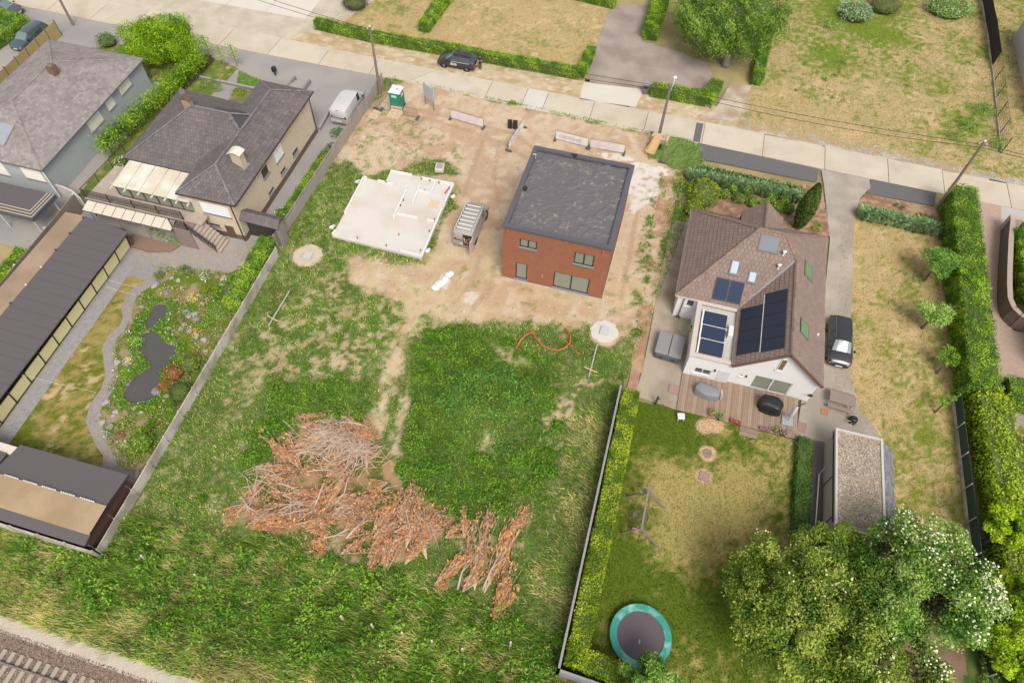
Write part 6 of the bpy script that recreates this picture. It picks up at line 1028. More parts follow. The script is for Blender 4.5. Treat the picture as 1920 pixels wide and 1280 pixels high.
t = thing('swing_set', 'grey wooden swing set with nest swing and pink seat on the lawn', 'swing', (4.7,18.8,0)); sw = mat('swing_wood', C(152,136,122), .9, .1, 2, 20); bz = 2.3; A1, A2 = Vector((-.1,1.1,bz)), Vector((-.1,-1.5,bz))
bw_ = lambda a, c, nm, w_=.1: MB().bar(a, c, w_, w_).build(nm, sw, t)
bw_(A1+Vector((0,.45,0)), A2, 'crossbeam', .12)
for P_, A in (((-1.25,1.4),A1),((1.4,1.3),A1),((-1.2,-1.3),A2),((1.35,-1.5),A2)): bw_(Vector((*P_,0)), A, 'leg')
for A in (A1, A2): bw_(A+Vector((-.5,0,-.35)), A+Vector((.5,0,-.35)), 'brace', .08)
bw_(A1+Vector((-.4,.2,.02)), A1+Vector((.4,.3,.02)), 'top_star', .07); bw_(A1+Vector((-.35,.35,.05)), A1+Vector((.4,-.1,.05)), 'top_star', .07)
nb = MB(); nb.tube([(.55*math.cos(k*.262)-.15,.5*math.sin(k*.262)+.05,.45) for k in range(25)], .035, 6); o = nb.build('nest_ring', mat('nest_dark', C(84,86,88), .8), t); nn_ = MB()
for k in range(-4, 5): x = k*.12; yy = math.sqrt(max(0,.3-x*x))*.9; nn_.bar((x-.15,-yy+.05,.43),(x-.15,yy+.05,.43),.012,.012); nn_.bar((-yy*1.05-.15,x+.05,.432),(yy*1.05-.15,x+.05,.432),.012,.012)
nn_.build('nest_net', MATS['nest_dark'], t)
for x, y in ((-.5,.4),(.2,.4),(-.5,-.3),(.2,-.3)): MB().tube([(x,y,.45),(-.1,y*.6,bz)], .012, 5).build('rope', mat('rope', C(120,112,104), .9), t)
MB().box(-.55,-.1,-1.2,-.95,.5,.75).build('pink_seat', mat('pink_seat', C(226,120,128), .5), t, bevel=.03); MB().tube([(-.35,-1.08,.7),(-.1,-1.05,bz)], .012, 5).build('seat_rope', white_f, t)
# washing lines over the rear lawn
for i, (a, c) in enumerate((((205,525),(262,540)),((198,537),(255,553)),((40,702),(180,735)))):
    a, c = S(*a, 1.9), S(*c, 1.7); o = MB().tube([a, (a+c)/2+Vector((0,0,-.08)), c], .012, 4).build('washing_line', mat('line_white', C(226,216,190), .7)); tag(o, 'thin pale washing line stretched over the lawn beside the long shed', 'washing line', 'washing lines')
# ================================================================== VEGETATION
KL = 1.18
def CL(r, g, b): return C(r, g, b, KL)
core_m = mat('twig_core', C(92,108,44), .95, .3, 2, 12); bark = mat('bark', C(112,96,80), .95, .2, 3, 20, bump=.4); bark_g = mat('bark_grey', C(140,132,122), .95, .2, 3, 20, bump=.3)
def clumpy(P, pal, sc=1.3, jit=.18):
    n = fbm(P[:, 0]*sc+P[:, 2]*.7*sc, P[:, 1]*sc+P[:, 2]*.5*sc, int(abs(P[0, 0])*7) % 97, 3); k = np.clip(((n-.25)/.5*len(pal)+rng.normal(0, .7, len(P))), 0, len(pal)-.01).astype(int)
    return np.array(pal)[k]*rng.uniform(1-jit, 1+jit, (len(P), 1))
BRIGHT = [CL(72,108,28), CL(98,134,32), CL(124,156,40), CL(150,176,54)]; MID = [CL(70,106,30), CL(94,132,36), CL(118,152,44), CL(140,168,58)]; DARK = [CL(54,88,34), CL(72,108,42), CL(90,126,50)]; THUJA = [CL(92,116,26), CL(116,138,32), CL(140,158,42), CL(162,174,58)]; OLIVE = [CL(80,104,36), CL(104,126,46), CL(128,146,58), CL(156,166,80)]
def hedge(label, pts, wd, h, pal, leaf=.14, dens=110, fuzz=.09, wild=.8, name='hedge', round_=.0):
    dens *= 1.6; leaf *= .76; fuzz *= .5; pts = [Vector((*p, 0)) for p in pts]; t = thing(name, label, 'hedge', pts[0]); P = []; N = []; core = MB()
    for i in range(len(pts)-1):
        a, b = pts[i], pts[i+1]; d = (b-a).normalized(); nn = Vector((-d.y, d.x, 0)); L = (b-a).length; e0 = -wd/2 if i > 0 else 0; e1 = wd/2 if i < len(pts)-2 else 0
        A = G_([a.x, a.y]); D = G_([d.x, d.y]); NN = G_([nn.x, nn.y])
        def put(u, v, z, nx, nv, nz):
            P.append(np.concatenate([A+np.outer(u, D)+np.outer(v, NN), z[:, None]], 1)); N.append(np.stack([nx*D[0]+nv*NN[0], nx*D[1]+nv*NN[1], nz*np.ones(len(u))], 1))
        k = int(L*wd*dens*1.2); u, v = rng.uniform(e0, L+e1, k), rng.uniform(-wd/2, wd/2, k); put(u, v, h-round_*(2*v/wd)**2*h, np.zeros(k), np.zeros(k), 1)
        for s in (-1, 1): k = int(L*h*dens); u, z = rng.uniform(e0, L+e1, k), h*rng.uniform(0, 1, k)**.8; put(u, s*(wd/2)*(1-.25*round_*(z/h))*np.ones(k), z, np.zeros(k), s*np.ones(k), .35)
        for s, c_ in ((-1, 0), (1, L)):
            if (s < 0 and i == 0) or (s > 0 and i == len(pts)-2): k = int(wd*h*dens); v, z = rng.uniform(-wd/2, wd/2, k), h*rng.uniform(0, 1, k); put(c_*np.ones(k), v, z, s*np.ones(k), np.zeros(k), .3)
        core.bar(a+d*.08+Vector((0,0,h*.46)), b-d*.08+Vector((0,0,h*.46)), wd*.86, h*.93)
    P = np.concatenate(P); N = unit(np.concatenate(N)); bulge = (fbm(P[:, 0]*.9+P[:, 2]*.6, P[:, 1]*.9+P[:, 2]*.4, 501, 4)-.5)*2*fuzz*2.2; P = P+N*(bulge+rng.normal(0, fuzz, len(P)))[:, None]; P[:, 2] = np.maximum(P[:, 2], .03)
    c = clumpy(P, pal); loc = G_([pts[0].x, pts[0].y, 0]); leafmesh('foliage', P-loc, N, leaf, c, t, wild=wild); bw(core, 'branches', core_m, t); return t
def bush(label, c, rx, ry, h, pal, leaf=.14, n=None, name='shrub', cat='shrub', group=None, fuzz=.08, wild=.8, blossom=None, lump=.15):
    t = thing(name, label, cat, (c[0], c[1], 0), 0, group); n = n or int(190*(rx*ry+(rx+ry)*.5*h)*(.14/leaf)**2*1.3)
    v = unit(rng.normal(size=(n, 3))); v[:, 2] = np.abs(v[:, 2])*1.1-.25; v = unit(v); r = (1. if h > .95 else rng.uniform(.15, 1., n)**.5)*1+lump*2*(fbm(v[:, 0]*2.2+c[0], v[:, 1]*2.2+v[:, 2]*2+c[1], 511, 3)-.5)-np.abs(rng.normal(0, fuzz, n))
    P = v*[rx, ry, h*.56]*r[:, None]+[0, 0, h*.44]; P[:, 2] = np.maximum(P[:, 2], .03); col = clumpy(P*2+[c[0], c[1], 0], pal)
    if blossom is not None: k = rng.uniform(0, 1, n) < blossom[1]; col[k] = blossom[0]
    leafmesh('foliage', P, v, leaf, col, t, wild=wild)
    if h > .95: MB().lathe([(rx*.3,0),(rx*.75,h*.2),(rx*.82,h*.45),(rx*.6,h*.75),(.02,h*.88)], 12).build('branches', core_m, t).scale = (1, ry/rx, 1)
    return t
def tree(label, base, trunk, cc, R_, pal, lobes=16, n=9000, leaf=.2, droop=0., blossom=None, lr=.42, name='tree', bk=None, aspect=.55, seed=0, vert=.3, wild=.8):
    t = thing(name, label, 'tree', (base[0], base[1], 0)); rs = np.random.default_rng(900+seed); cc = G_(cc, float)-[base[0], base[1], 0]; bk = bk or bark
    v = unit(rs.normal(size=(lobes, 3))); v[:, 2] = v[:, 2]*.75+.12; ctr = cc+v*G_(R_)*rs.uniform(.45, .78, (lobes, 1)); rad = np.mean(R_)*lr*rs.uniform(.7, 1.2, lobes)
    MB().tube([(0,0,0),((cc[0])*.3,(cc[1])*.3,trunk*.6),(cc[0]*.7,cc[1]*.7,trunk+.3*R_[2])], [.05+.05*R_[0],.04+.035*R_[0],.03+.02*R_[0]], 10).build('trunk', bk, t, smooth=True)
    lb = MB()
    for k in range(lobes): a = Vector((cc[0]*.5,cc[1]*.5,trunk*random.uniform(.7,1.05))); e = Vector(ctr[k]); m_ = (a+e)/2+Vector((0,0,.25*R_[2]*(.5-droop))); lb.tube([a, m_, e], [.02+.018*R_[0],.015+.011*R_[0],.015], 5)
    lb.build('limbs', bk, t)
    k = rs.integers(0, lobes, n); k = np.where(rs.uniform(0, 1, n) < .0, 0, k); u = unit(rs.normal(size=(n, 3))); u[:, 2] = np.where(rs.uniform(0, 1, n) < .7, np.abs(u[:, 2]), u[:, 2]); r = rad[k]*rs.uniform(.55, 1.12, n)
    P = ctr[k]+u*r[:, None]*[1, 1, .8]; P[:, 2] -= droop*rs.uniform(0, 1, n)**2*R_[2]*.6*(np.hypot(P[:, 0]-cc[0], P[:, 1]-cc[1])/max(R_[:2])); P[:, 2] = np.maximum(P[:, 2], .3)
    col = clumpy(P*1.2+[base[0], base[1], 0], pal, .9); N = unit(u+[0, 0, vert]+(P-cc)*.05)
    if blossom is not None:
        f = (rs.uniform(0, 1, n) < blossom[1]*sst(.35, .6, fbm(P[:, 0]*.5+3, P[:, 1]*.5, 77+seed, 3))*(u[:, 2] > .1)*sst(-.2, .9, (P[:, 0]-cc[0])/R_[0]+.8*(P[:, 1]-cc[1])/R_[1]+.35)); leafmesh('crown', P[~f], N[~f], leaf, col[~f], t, aspect=aspect, wild=wild); leafmesh('blossom', P[f]+[0, 0, .1], np.tile(G_([0, 0, 1.]), (f.sum(), 1)), blossom[2], palcols(int(f.sum()), blossom[0], .08), t, aspect=.8, wild=.3)
    else: leafmesh('crown', P, N, leaf, col, t, aspect=aspect, wild=wild)
    return t
# ---- hedges
SOFT = [CL(108,136,62), CL(128,152,74), CL(146,166,90)]
hedge('long low clipped hedge along the street before the dry lawns', [(-42.0,67.5),(-34.3,66.9),(-24.7,67.0),(-15.4,67.0),(-10.2,66.95),(-9.9,71.8)], 1.0, 1.2, BRIGHT, .16)
hedge('clipped hedge dividing the two dry lawns behind the street hedge', [(-29.6,70.3),(-29.2,80)], 1.3, 1.3, BRIGHT, .17); hedge('clipped hedge at the back of the dry lawn near the garage', [(-22,84.3),(-9.2,82.6)], 1.3, 1.4, BRIGHT, .18)
hedge('clipped hedge corner under the drooping tree by the street', [(-2.2,66.5),(3.8,66.5),(4.5,69.5)], 1.3, 1.2, BRIGHT, .16); hedge('square clipped hedge left of the drooping tree', [(-4.0,76.8),(-3.9,86)], 1.9, 1.7, BRIGHT, .17); hedge('narrow hedge between drooping tree and dry meadow', [(8.7,71.4),(9.2,82)], 1.1, 1.3, MID, .17)
hedge('thick thuja hedge along the right side of the grey fence', [(2.25,27.8),(2.3,8.9),(6.4,8.5)], 1.15, 1.75, THUJA, .17, 150, .1)
hedge('tall broad clipped hedge along the right lawn', [(28.0,57.6),(27.6,46),(27.35,35)], 2.2, 2.6, BRIGHT, .19, 95, .13, round_=.12); hedge('loose yellow-green laurel hedge below the tall clipped hedge', [(28.1,34.8),(28.5,26),(28.6,14)], 2.3, 2.1, THUJA[1:]+[BRIGHT[3]], .26, 80, .2, round_=.2)
hedge('leafy hedge along the pierced concrete fence, upper part', [(-31.0,46.6),(-30.95,37)], .8, 1.1, BRIGHT, .16); hedge('dense green hedge above the rock garden wall', [(-30.8,34.2),(-30.25,26.8)], 1.2, 1.6, MID+[BRIGHT[3]], .18)
hedge('dark purple-brown low hedge beside the pleached trees', [(-50.4,52.4),(-50.2,57.9)], .7, .9, [CL(86,70,66), CL(104,84,80), CL(76,66,58)], .13); hedge('low ivy hedge strip beside the gravel-roofed shed', [(15.1,20.3),(15.2,28.1)], 1.05, .55, DARK, .2, 100, .12)
hedge('dark green hedge at the top left corner by the parked cars', [(-74.2,52.6),(-73.9,57.4),(-80,58)], 1.3, 1.3, MID, .17); hedge('green hedge behind the grey plank fence at the left edge', [(-49.9,27.3),(-49.2,19)], 1.3, 1.4, BRIGHT, .17)
hedge('high rounded box hedge at the right edge below the paved driveway', [(28.9+.7,36.1),(36,36.1)], 2.2, 1.7, MID+[BRIGHT[2]], .17, round_=.15); hedge('low bright hedge behind the gate pier at the right edge', [(33.4,55.6),(38,55.6)], 1.0, 1.0, BRIGHT, .15); hedge('broad bright hedge block above the retaining wall at the right edge', [(33.6,54.0),(33.4,46.6)], 2.6, 1.9, BRIGHT, .18)
# ---- ornamental grasses
def grassrow(label, a, b, wd, h, pal, n, name='ornamental_grass'):
    a, b = S(*a), S(*b); L = (b-a).length; t = thing(name, label, 'grass', (a.x, a.y, 0)); d = (b-a)/L; nn = Vector((-d.y, d.x, 0)); k = max(2, int(L/.55)); u = (rng.integers(0, k, n)+.5)/k*L; r_ = rng.normal(0, .16, n); u = u+r_; v = rng.normal(0, wd*.22, n)
    P = np.stack([d.x*u+nn.x*v, d.y*u+nn.y*v, 0*u], 1); ang = np.arctan2(v, r_); hh = h*rng.uniform(.6, 1.1, n); out = rng.uniform(.1, .75, n)*hh; s_ = np.stack([np.cos(ang+1.57), np.sin(ang+1.57), 0*ang], 1)*.025; mid = P+np.stack([np.cos(ang)*out*.35, np.sin(ang)*out*.35, hh*.8], 1); tip = P+np.stack([np.cos(ang)*out, np.sin(ang)*out, hh*rng.uniform(.55,1.,n)], 1)
    V = np.stack([P-s_, P+s_, mid+s_, tip, mid-s_], 1).reshape(-1, 3); F = (np.arange(n)*5)[:, None]; col = np.repeat(palcols(n, pal, .2), 5, 0)
    o = npmesh('blades', V, 5, LEAF, t, col); return t
BLUEG = [C(150,176,126,1.35), C(164,188,138,1.35), C(132,162,110,1.35), C(178,198,150,1.35)]
grassrow('feathery blue-green grass row in the front garden of the white house', (1292,334), (1503,377), .9, 1.0, BLUEG, 5200); grassrow('low second grass row along the parking strip', (1310,318), (1500,360), .5, .55, DARK+BLUEG, 2600); grassrow('feathery grass row across the top of the right lawn', (1612,405), (1752,436), 1.0, 1.0, BLUEG, 4200)
for i, px in enumerate([(1678,386),(1690,392),(1722,405),(1735,408),(1745,410)]): bush('small green tuft on the bark mulch beside the driveway', S(*px)[:2], .32, .32, .4, DARK, .13, group='tufts on bark mulch', name='grass_tuft', cat='grass')
vg = SS([(1250,262),(1308,275),(1302,318),(1262,318),(1232,300),(1214,298),(1212,270)]); x, y = scatter(vg, 230); n = len(x); tag(blademesh('verge_grass', np.stack([x, y, 0*x], 1), rng.uniform(.3, .7, n), .05, palcols(n, [C(100,136,64,1.3), C(120,150,78,1.3), C(146,170,98,1.3), C(176,186,126,1.3)]), lean=1.2, wind=(.6, -.2)), 'tall green grass tuft beside the hoist trailer and parking strip', 'grass', kind='stuff')
for i, (px, r) in enumerate([((1358,364),.62),((1385,372),.62),((1411,379),.65),((1433,385),.62),((1456,389),.68),((1480,392),.62),((1374,354),.55),((1401,360),.55),((1446,372),.6),((1470,377),.55)]): bush('bright green hydrangea behind the white house, %s' % ('first of the front row','second of the front row','third of the front row','fourth of the front row','fifth of the front row','last of the front row','first of the back row','second of the back row','third of the back row','last of the back row')[i], S(*px, .4)[:2], r, r, 1.0, BRIGHT, .15, name='hydrangea', group='hydrangea row')
bush('large yellow-green shrub at the corner of the white house', S(1318,365,.6)[:2], 1.6, 1.9, 1.7, THUJA, .17); bush('yellow-green shrub in front of the large one by the white house', S(1300,392,.5)[:2], 1.0, 1.0, 1.2, THUJA, .16); bush('yellow-leaved low shrub below the cypress', S(1533,425,.3)[:2], .5, .8, .6, THUJA, .15)
# ---- trees
q = S(303,82,2.2); tree('dense round green tree beside the street at the top left', S(303,112)[:2], 1.6, (q.x,q.y,2.3), (5.1,4.2,2.9), [CL(92,126,26), CL(118,150,34), CL(144,172,44)], 90, 52000, .16, seed=1, lr=.25)
q = S(1352,72,3.8); tree('large drooping green tree overhanging the hedge and dirt track', (5.2,74.2), 4, (4.2,76.8,4.2), (8.6,8.0,4.2), [CL(58,88,30), CL(80,112,38), CL(106,138,50), CL(142,166,76)], 120, 60000, .25, droop=1.0, lr=.2, seed=2, bk=bark_g, aspect=.3, vert=.1)
t = thing('cypress', 'tall dark column-shaped cypress behind the white house', 'tree', (14.0,50.4,0)); n = 5200; z = rng.uniform(0,1,n)**.8; rr = .82*np.sin(np.pi*np.clip(z*.86+.12,0,1))**.75*rng.uniform(.75,1.03,n); an = rng.uniform(0,6.283,n); P = np.stack([rr*np.cos(an), rr*np.sin(an), .15+z*5.1],1); Nn = unit(np.stack([np.cos(an),np.sin(an),0*an+.5],1)); leafmesh('crown', P, Nn, .22, clumpy(P*[3,3,.6],[CL(48,66,26),CL(70,88,32),CL(96,112,44)],1.2), t, aspect=.35, wild=.5); MB().lathe([(.3,.1),(.55,1.2),(.6,2.6),(.4,4.2),(.05,5.1)],10).build('branches', core_m, t); MB().tube([(0,0,0),(0,0,1)],.12,8).build('trunk', bark, t)
for lab, px, zc, r, n, s in (('small leafy tree by the tall hedge, upper of three',(1757,495),2.0,1.6,6500,3),('small pale leafy tree by the tall hedge, middle of three',(1752,588),1.8,1.3,4200,4)): q = S(*px, zc); tree(lab, (q.x-.1,q.y-.2), 1.3, (q.x,q.y,zc+.1), (r,r,r*.9), [CL(86,120,52), CL(110,146,62), CL(134,166,80)] if s == 3 else [CL(120,150,70), CL(146,172,84), CL(168,188,108)], 22, n, .15, seed=s, lr=.45)
q = S(1780,672,1.4); tree('thin young tree by the tall hedge, lowest of three', (q.x-.3,q.y-.6), 1.2, (q.x,q.y,1.5), (1.0,.9,.8), [CL(110,146,52), CL(134,166,62)], 12, 1100, .15, seed=5); q = S(1775,752,1.2); tree('sparse sapling beside the green screen fence', (q.x-.3,q.y-.4), 1.0, (q.x,q.y,1.3), (.7,.6,.5), [CL(110,146,52), CL(134,166,62)], 7, 220, .17, seed=6)
q = S(1500,1140,4.2); tree('broad olive-green tree in the lower right corner', (15.6,15.6), 3, (q.x,q.y,4.0), (5.3,5.2,3.6), OLIVE, 120, 56000, .17, seed=7, lr=.18, blossom=([CL(206,200,160)], .03, .14))
q = S(1560,1030,3.6); tree('smaller olive tree touching the gravel-roofed shed', (17.0,19.0), 2.4, (q.x,q.y,3.6), (2.5,2.1,2.2), OLIVE[:3], 34, 13000, .17, seed=17, lr=.22)
q = S(1725,1105,4.4); tree('white-blossoming tree beside the gravel-roofed shed', (21.8,17.3), 3, (q.x,q.y,4.5), (5.0,5.2,3.8), [CL(70,104,36), CL(92,126,46), CL(116,146,60), CL(144,166,88)], 125, 58000, .17, seed=8, lr=.17, blossom=([CL(226,228,196), CL(214,214,176)], .17, .14))
q = S(1640,1270,3.4); tree('olive tree with pale blossom cut by the bottom edge', (17.8,11.2), 2.5, (q.x,q.y,3.4), (4.8,3.8,2.9), OLIVE, 70, 30000, .17, seed=9, lr=.2, blossom=([CL(226,226,190)], .14, .15))
q = S(1215,1285,2.6); tree('mid green tree beside the trampoline at the bottom edge', (q.x,q.y-.3), 1.5, (q.x,q.y,2.6), (2.2,1.9,1.9), [CL(74,108,40), CL(98,134,52), CL(124,158,66), CL(150,178,92)], 44, 16000, .16, seed=10, lr=.22)
for lab, px, s, r in (('bright yellow-green tree at the right edge beside the green screen',(1890,985),11,1.7),('yellow-green tree at the right edge, middle one',(1905,1110),12,1.9),('yellow-green tree in the bottom right corner',(1905,1225),13,1.9)): q = S(*px, 3); tree(lab, (q.x,q.y-.3), 1.8, (q.x,q.y,3), (r,r,r*.9), [CL(110,140,30), CL(140,168,40), CL(170,190,56)], 36, 10500, .18, seed=s, lr=.22)
grid('shrub_ground', SS([(1620,1100),(1815,1100),(1830,1400),(1560,1400)]), .25, .006, lambda x, y: mixc(G_(C(150,122,98)), G_(C(120,112,70)), sst(.4,.6,fbm(x,y,603))))
grid('shrub_ground', SS([(1810,1010),(1860,1010),(1880,1400),(1810,1400)]), .25, .01, lambda x, y: mixc(G_(C(76,104,40)), G_(C(110,130,56)), sst(.4,.6,fbm(x,y,601))))
x, y = scatter(SS([(1822,1040),(1850,1030),(1900,1400),(1840,1400)]), 110); n = len(x); tag(leafmesh('ground_ivy', np.stack([x,y,rng.uniform(.1,.6,n)],1), np.tile(G_([0,0,1.]),(n,1)), .22, palcols(n,[CL(84,118,44),CL(104,140,52)])), 'low dark ground cover between green screen and yellow trees', 'ground cover', kind='stuff')
for i, (px, z, pal, r, h, lab) in enumerate([((665,5),.6,[CL(70,60,60),CL(88,76,74)],1.7,1.6,'dark purple round shrub on the dry lawn at the top'),((1605,22),.8,[CL(150,172,146),CL(172,190,164),CL(120,146,100)],2.2,1.8,'silvery shrub in the dry meadow, left one'),((1660,8),.8,[CL(104,92,64),CL(124,112,78),CL(92,100,56)],2.0,1.6,'brownish shrub in the dry meadow between two pale ones'),((1780,12),.8,[CL(112,150,60),CL(170,188,150),CL(136,170,76)],3.0,1.9,'pale green shrub in the dry meadow beside the mesh fence'),((1560,45),.4,SOFT,1.6,.6,'low green shrub left of the silvery one'),((1850,205),.4,SOFT,1.8,.8,'low green shrub at the foot of the mesh fence'),((1815,232),.4,SOFT,1.6,.8,'dark green shrub near the lower mesh fence'),((1795,255),.3,SOFT,1.4,.6,'green shrub beside the right utility pole'),((1872,270),.4,SOFT,1.3,.9,'bushy green shrub behind the right utility pole'),((200,75),.6,[CL(96,120,70),CL(120,140,96),CL(80,104,52)],1.2,1.3,'grey-green shrub left of the round street tree'),((1915,838),.5,[CL(90,50,66),CL(70,40,52)],.9,1.1,'dark purple shrub at the right edge'),((1890,890),.5,MID,1.0,1.1,'round green shrub at the right edge under the purple one')]): bush(lab, S(*px, z)[:2], r, r*.9, h, pal, .16, fuzz=.16, lump=.35)
for px, r in [((1565,142),.55),((1545,150),.6),((1575,118),.8),((1492,170),.35),((1508,122),.35),((1700,162),.5),((1700,116),.35),((1560,185),.4),((1540,95),.3)]: bush('low dark green weed tuft in the dry meadow', S(*px)[:2], r, r*.8, .2, [CL(94,126,56), CL(112,140,66)], .12, fuzz=.35, name='weed_tuft', group='weed tufts in the meadow')
# espaliers
for i in range(12):
    f = i/11; p = Vector((-51.15+1.35*f, 41.0+14.6*f, 0)); t = thing('pleached_tree', 'pleached tree between grey and beige house, %s from the rear end of the row' % ('first','second','third','fourth','fifth','sixth','seventh','eighth','ninth','tenth','eleventh','twelfth')[i], 'tree', p, 0, 'pleached trees between the houses'); MB().tube([(0,0,0),(0,.05,2.3)], .04, 6).build('trunk', bark, t); MB().tube([(.12,0,0),(.12,0,2.6)], .03, 6).build('stake', mat('stake_wood', C(150,128,100), .9), t)
    n = 1200; P = rng.normal(size=(n,3))*[.3,.62,.48]+[0,0,1.7]; leafmesh('crown', P, unit(P-[0,0,1.4]), .17, clumpy(P+[p.x,p.y,0], BRIGHT), t)
for lab, px in (('tiered espalier tree at the kerb, right one',(445,125)),('tiered espalier tree at the kerb, middle one',(422,128)),('tiered espalier tree at the kerb, left one',(395,108))):
    q = S(*px); t = thing('espalier_tree', lab, 'tree', (q.x,q.y,0), -.2); MB().tube([(0,0,0),(0,0,2.6)], .045, 6).build('trunk', bark_g, t)
    for k in range(4): z = 1.2+.42*k; MB().bar((-.85,0,z),(.85,0,z),.035,.035).build('tier_branch', bark_g, t); n = 70; P = np.stack([rng.uniform(-.85,.85,n), rng.normal(0,.08,n), z+rng.normal(.03,.06,n)],1); leafmesh('foliage', P, np.tile(G_([0,0,1.]),(n,1)), .15, palcols(n,[CL(140,168,60),CL(164,186,80)]), t)
# front garden of the beige house
for lab, px, r, pal in (('sage green shrub in the front bed, left one',(385,163),.6,[CL(130,148,96),CL(112,134,84)]),('sage green shrub in the front bed, middle one',(410,170),.6,[CL(130,148,96),CL(112,134,84)]),('sage green shrub in the front bed near the kerb',(402,153),.5,[CL(130,148,96),CL(112,134,84)]),('bright green low shrub in the front bed',(447,177),.9,THUJA)): bush(lab, S(*px)[:2], r, r, .6, pal, .14)
bush('white-flowered climbing shrub at the terrace corner', S(227,303,1.2)[:2], .8, .7, 1.8, MID, .15, blossom=(CL(240,232,226), .2)); bush('white-flowered shrub under the side canopy', S(530,400,.8)[:2], .8, .8, 1.3, MID, .15, blossom=(CL(240,240,220), .12))
bush('soft green grass clump beside the rear wheels of the silver van', (-31.6,50.2), .8, .9, .7, DARK, .15); bush('long green grass clump between driveway and pierced fence', (-31.3,47.6), .6, 1.4, .6, DARK, .15)
for i, px in enumerate([(285,432),(300,440),(318,447),(330,455)]): bush('low flowering plant in the planter below the lower canopy', S(*px, .3)[:2], .45, .4, .55, [CL(110,146,70),CL(130,160,90)], .12, blossom=(CL(230,220,220), .06), group='planter plants')
# ---- rock garden
rockm = []
for s in range(4):
    bm = bmesh.new(); bmesh.ops.create_icosphere(bm, subdivisions=2, radius=1); rs = random.Random(s)
    for v in bm.verts: v.co *= 1+.28*(math.sin(v.co.x*3.1+s)*math.cos(v.co.y*2.7+s*2)+rs.uniform(-.25,.25)); v.co.z *= .7
    me = bpy.data.meshes.new('boulder'); bm.to_mesh(me); bm.free(); me.materials.append([mat('rock_a', C(180,168,158), .9, .2, 3, 14, bump=.3), mat('rock_b', C(176,166,166), .9, .2, 3, 14, bump=.3), mat('rock_c', C(190,174,152), .9, .2, 3, 14, bump=.3), mat('rock_d', C(150,144,146), .9, .2, 3, 14, bump=.3)][s]); rockm.append(me)
RK = [z8(*p) for p in [(490,470),(500,560),(640,330),(670,300),(780,800),(930,800),(1010,660),(1100,690),(1075,640),(1140,440),(1160,520),(1270,450),(1180,920),(1100,880),(1190,1040),(350,1120),(240,1160),(960,750),(940,350),(770,410),(600,500),(1030,820),(1590,90),(1560,130),(1640,60),(1380,310),(1400,250),(330,1180),(880,480),(830,240),(900,270)]]+[(x/4, 640+y/4) for x, y in [(820,485),(870,530),(750,550),(770,610),(830,640),(850,560),(1060,530),(1010,500),(950,325),(880,160),(950,180),(960,140),(1170,380),(1250,410),(800,455)]]
for i, px in enumerate(RK):
    q = S(*px); s = random.uniform(.13,.3); o = inst('boulder', rockm[i % 4], None, (q.x,q.y,s*.25), random.uniform(0,6)); o.scale = (s*random.uniform(.9,1.4), s, s); tag(o, 'pale grey boulder in the rock garden around the pond', 'boulder', 'boulders of the rock garden')
for lab, px, r, h, pal, bl in (('round yellow-green clipped ball beside the concrete wall',(356,682),.92,1.4,[CL(104,124,36),CL(124,142,44)],None),('red Japanese maple beside the lowest pond',(326,700),.75,1.1,[CL(150,60,44),CL(176,80,56),CL(190,110,76)],None),('orange-brown shrub below the red maple',(311,724),.65,.9,[CL(170,104,64),CL(150,110,60)],None),('dark green clipped ball beside the concrete wall',(340,736),.9,1.3,[CL(70,96,32),CL(88,114,40)],None),('bright green leafy shrub at the lower end of the rock garden',(265,828),1.0,1.2,[CL(92,128,24),CL(120,156,32),CL(146,176,44)],None),('pale variegated shrub left of the bright green one',(236,832),.5,.9,[CL(178,186,130),CL(160,172,104)],None),('fine green grassy shrub above the bright green one',(284,798),.55,.7,MID,None),('lime green perennial near the lowest pond',(285,770),.5,.5,BRIGHT,None),('green bush behind the concrete wall above the stakes',(318,765),.6,.9,MID,None),('white-flowered bush near the paved yard',(383,521),.5,.8,MID,(CL(240,240,236),.4)),('blue-green agave-like clump in the rock garden',(352,585),.55,.6,[CL(120,150,116),CL(140,166,130)],None),('brown-green heather clump left of the blue-green one',(335,598),.7,.6,[CL(134,130,84),CL(116,122,70)],None),('large grassy clump by the upper concrete wall',(408,590),1.2,.9,[CL(112,144,62),CL(132,160,76)],None),('green shrub below the grassy clump',(383,610),.6,.8,MID,None),('yellow blooming cushion in the rock garden',(364,557),.6,.4,[CL(206,190,110),CL(190,178,96)],None),('yellow blooming cushion lower in the rock garden',(366,622),.5,.4,[CL(206,180,100),CL(196,170,90)],None),('green cushion shrub above the yellow one',(385,545),.7,.7,[CL(110,128,36),CL(130,146,44)],None),('lime green cushion near the small pond',(405,548),.5,.5,THUJA,None),('dark green conifer clump at the bend of the path',(298,518),.55,.7,DARK,None),('dark shrub beside the paved yard, left of the flowers',(345,505),.55,.7,DARK,None),('grey-green shrub below the paved yard',(355,510),.45,.6,[CL(110,128,84)],None),('red-leaved ground shrub at the lower path bend',(224,818),.5,.35,[CL(130,80,64),CL(150,100,76)],None),('pale blue-green rosette plant by the lower path',(202,815),.35,.4,[CL(150,176,150)],None),('bright lime perennial left of the middle pond',(258,640),.6,.7,[CL(130,166,60),CL(150,182,76)],None),('yellow cushion at the path left of the lower ponds',(240,675),.45,.35,[CL(206,196,120)],None),('lime leaf clump beside the path above the lowest pond',(236,702),.7,.5,[CL(146,176,70),CL(126,158,56)],None)):
    bush(lab, S(*px, h*.4)[:2], r, r*.95, h, pal, .13 if r < .8 else .15, blossom=bl, lump=.1 if 'ball' in lab else .2, fuzz=.04 if 'ball' in lab else .08)
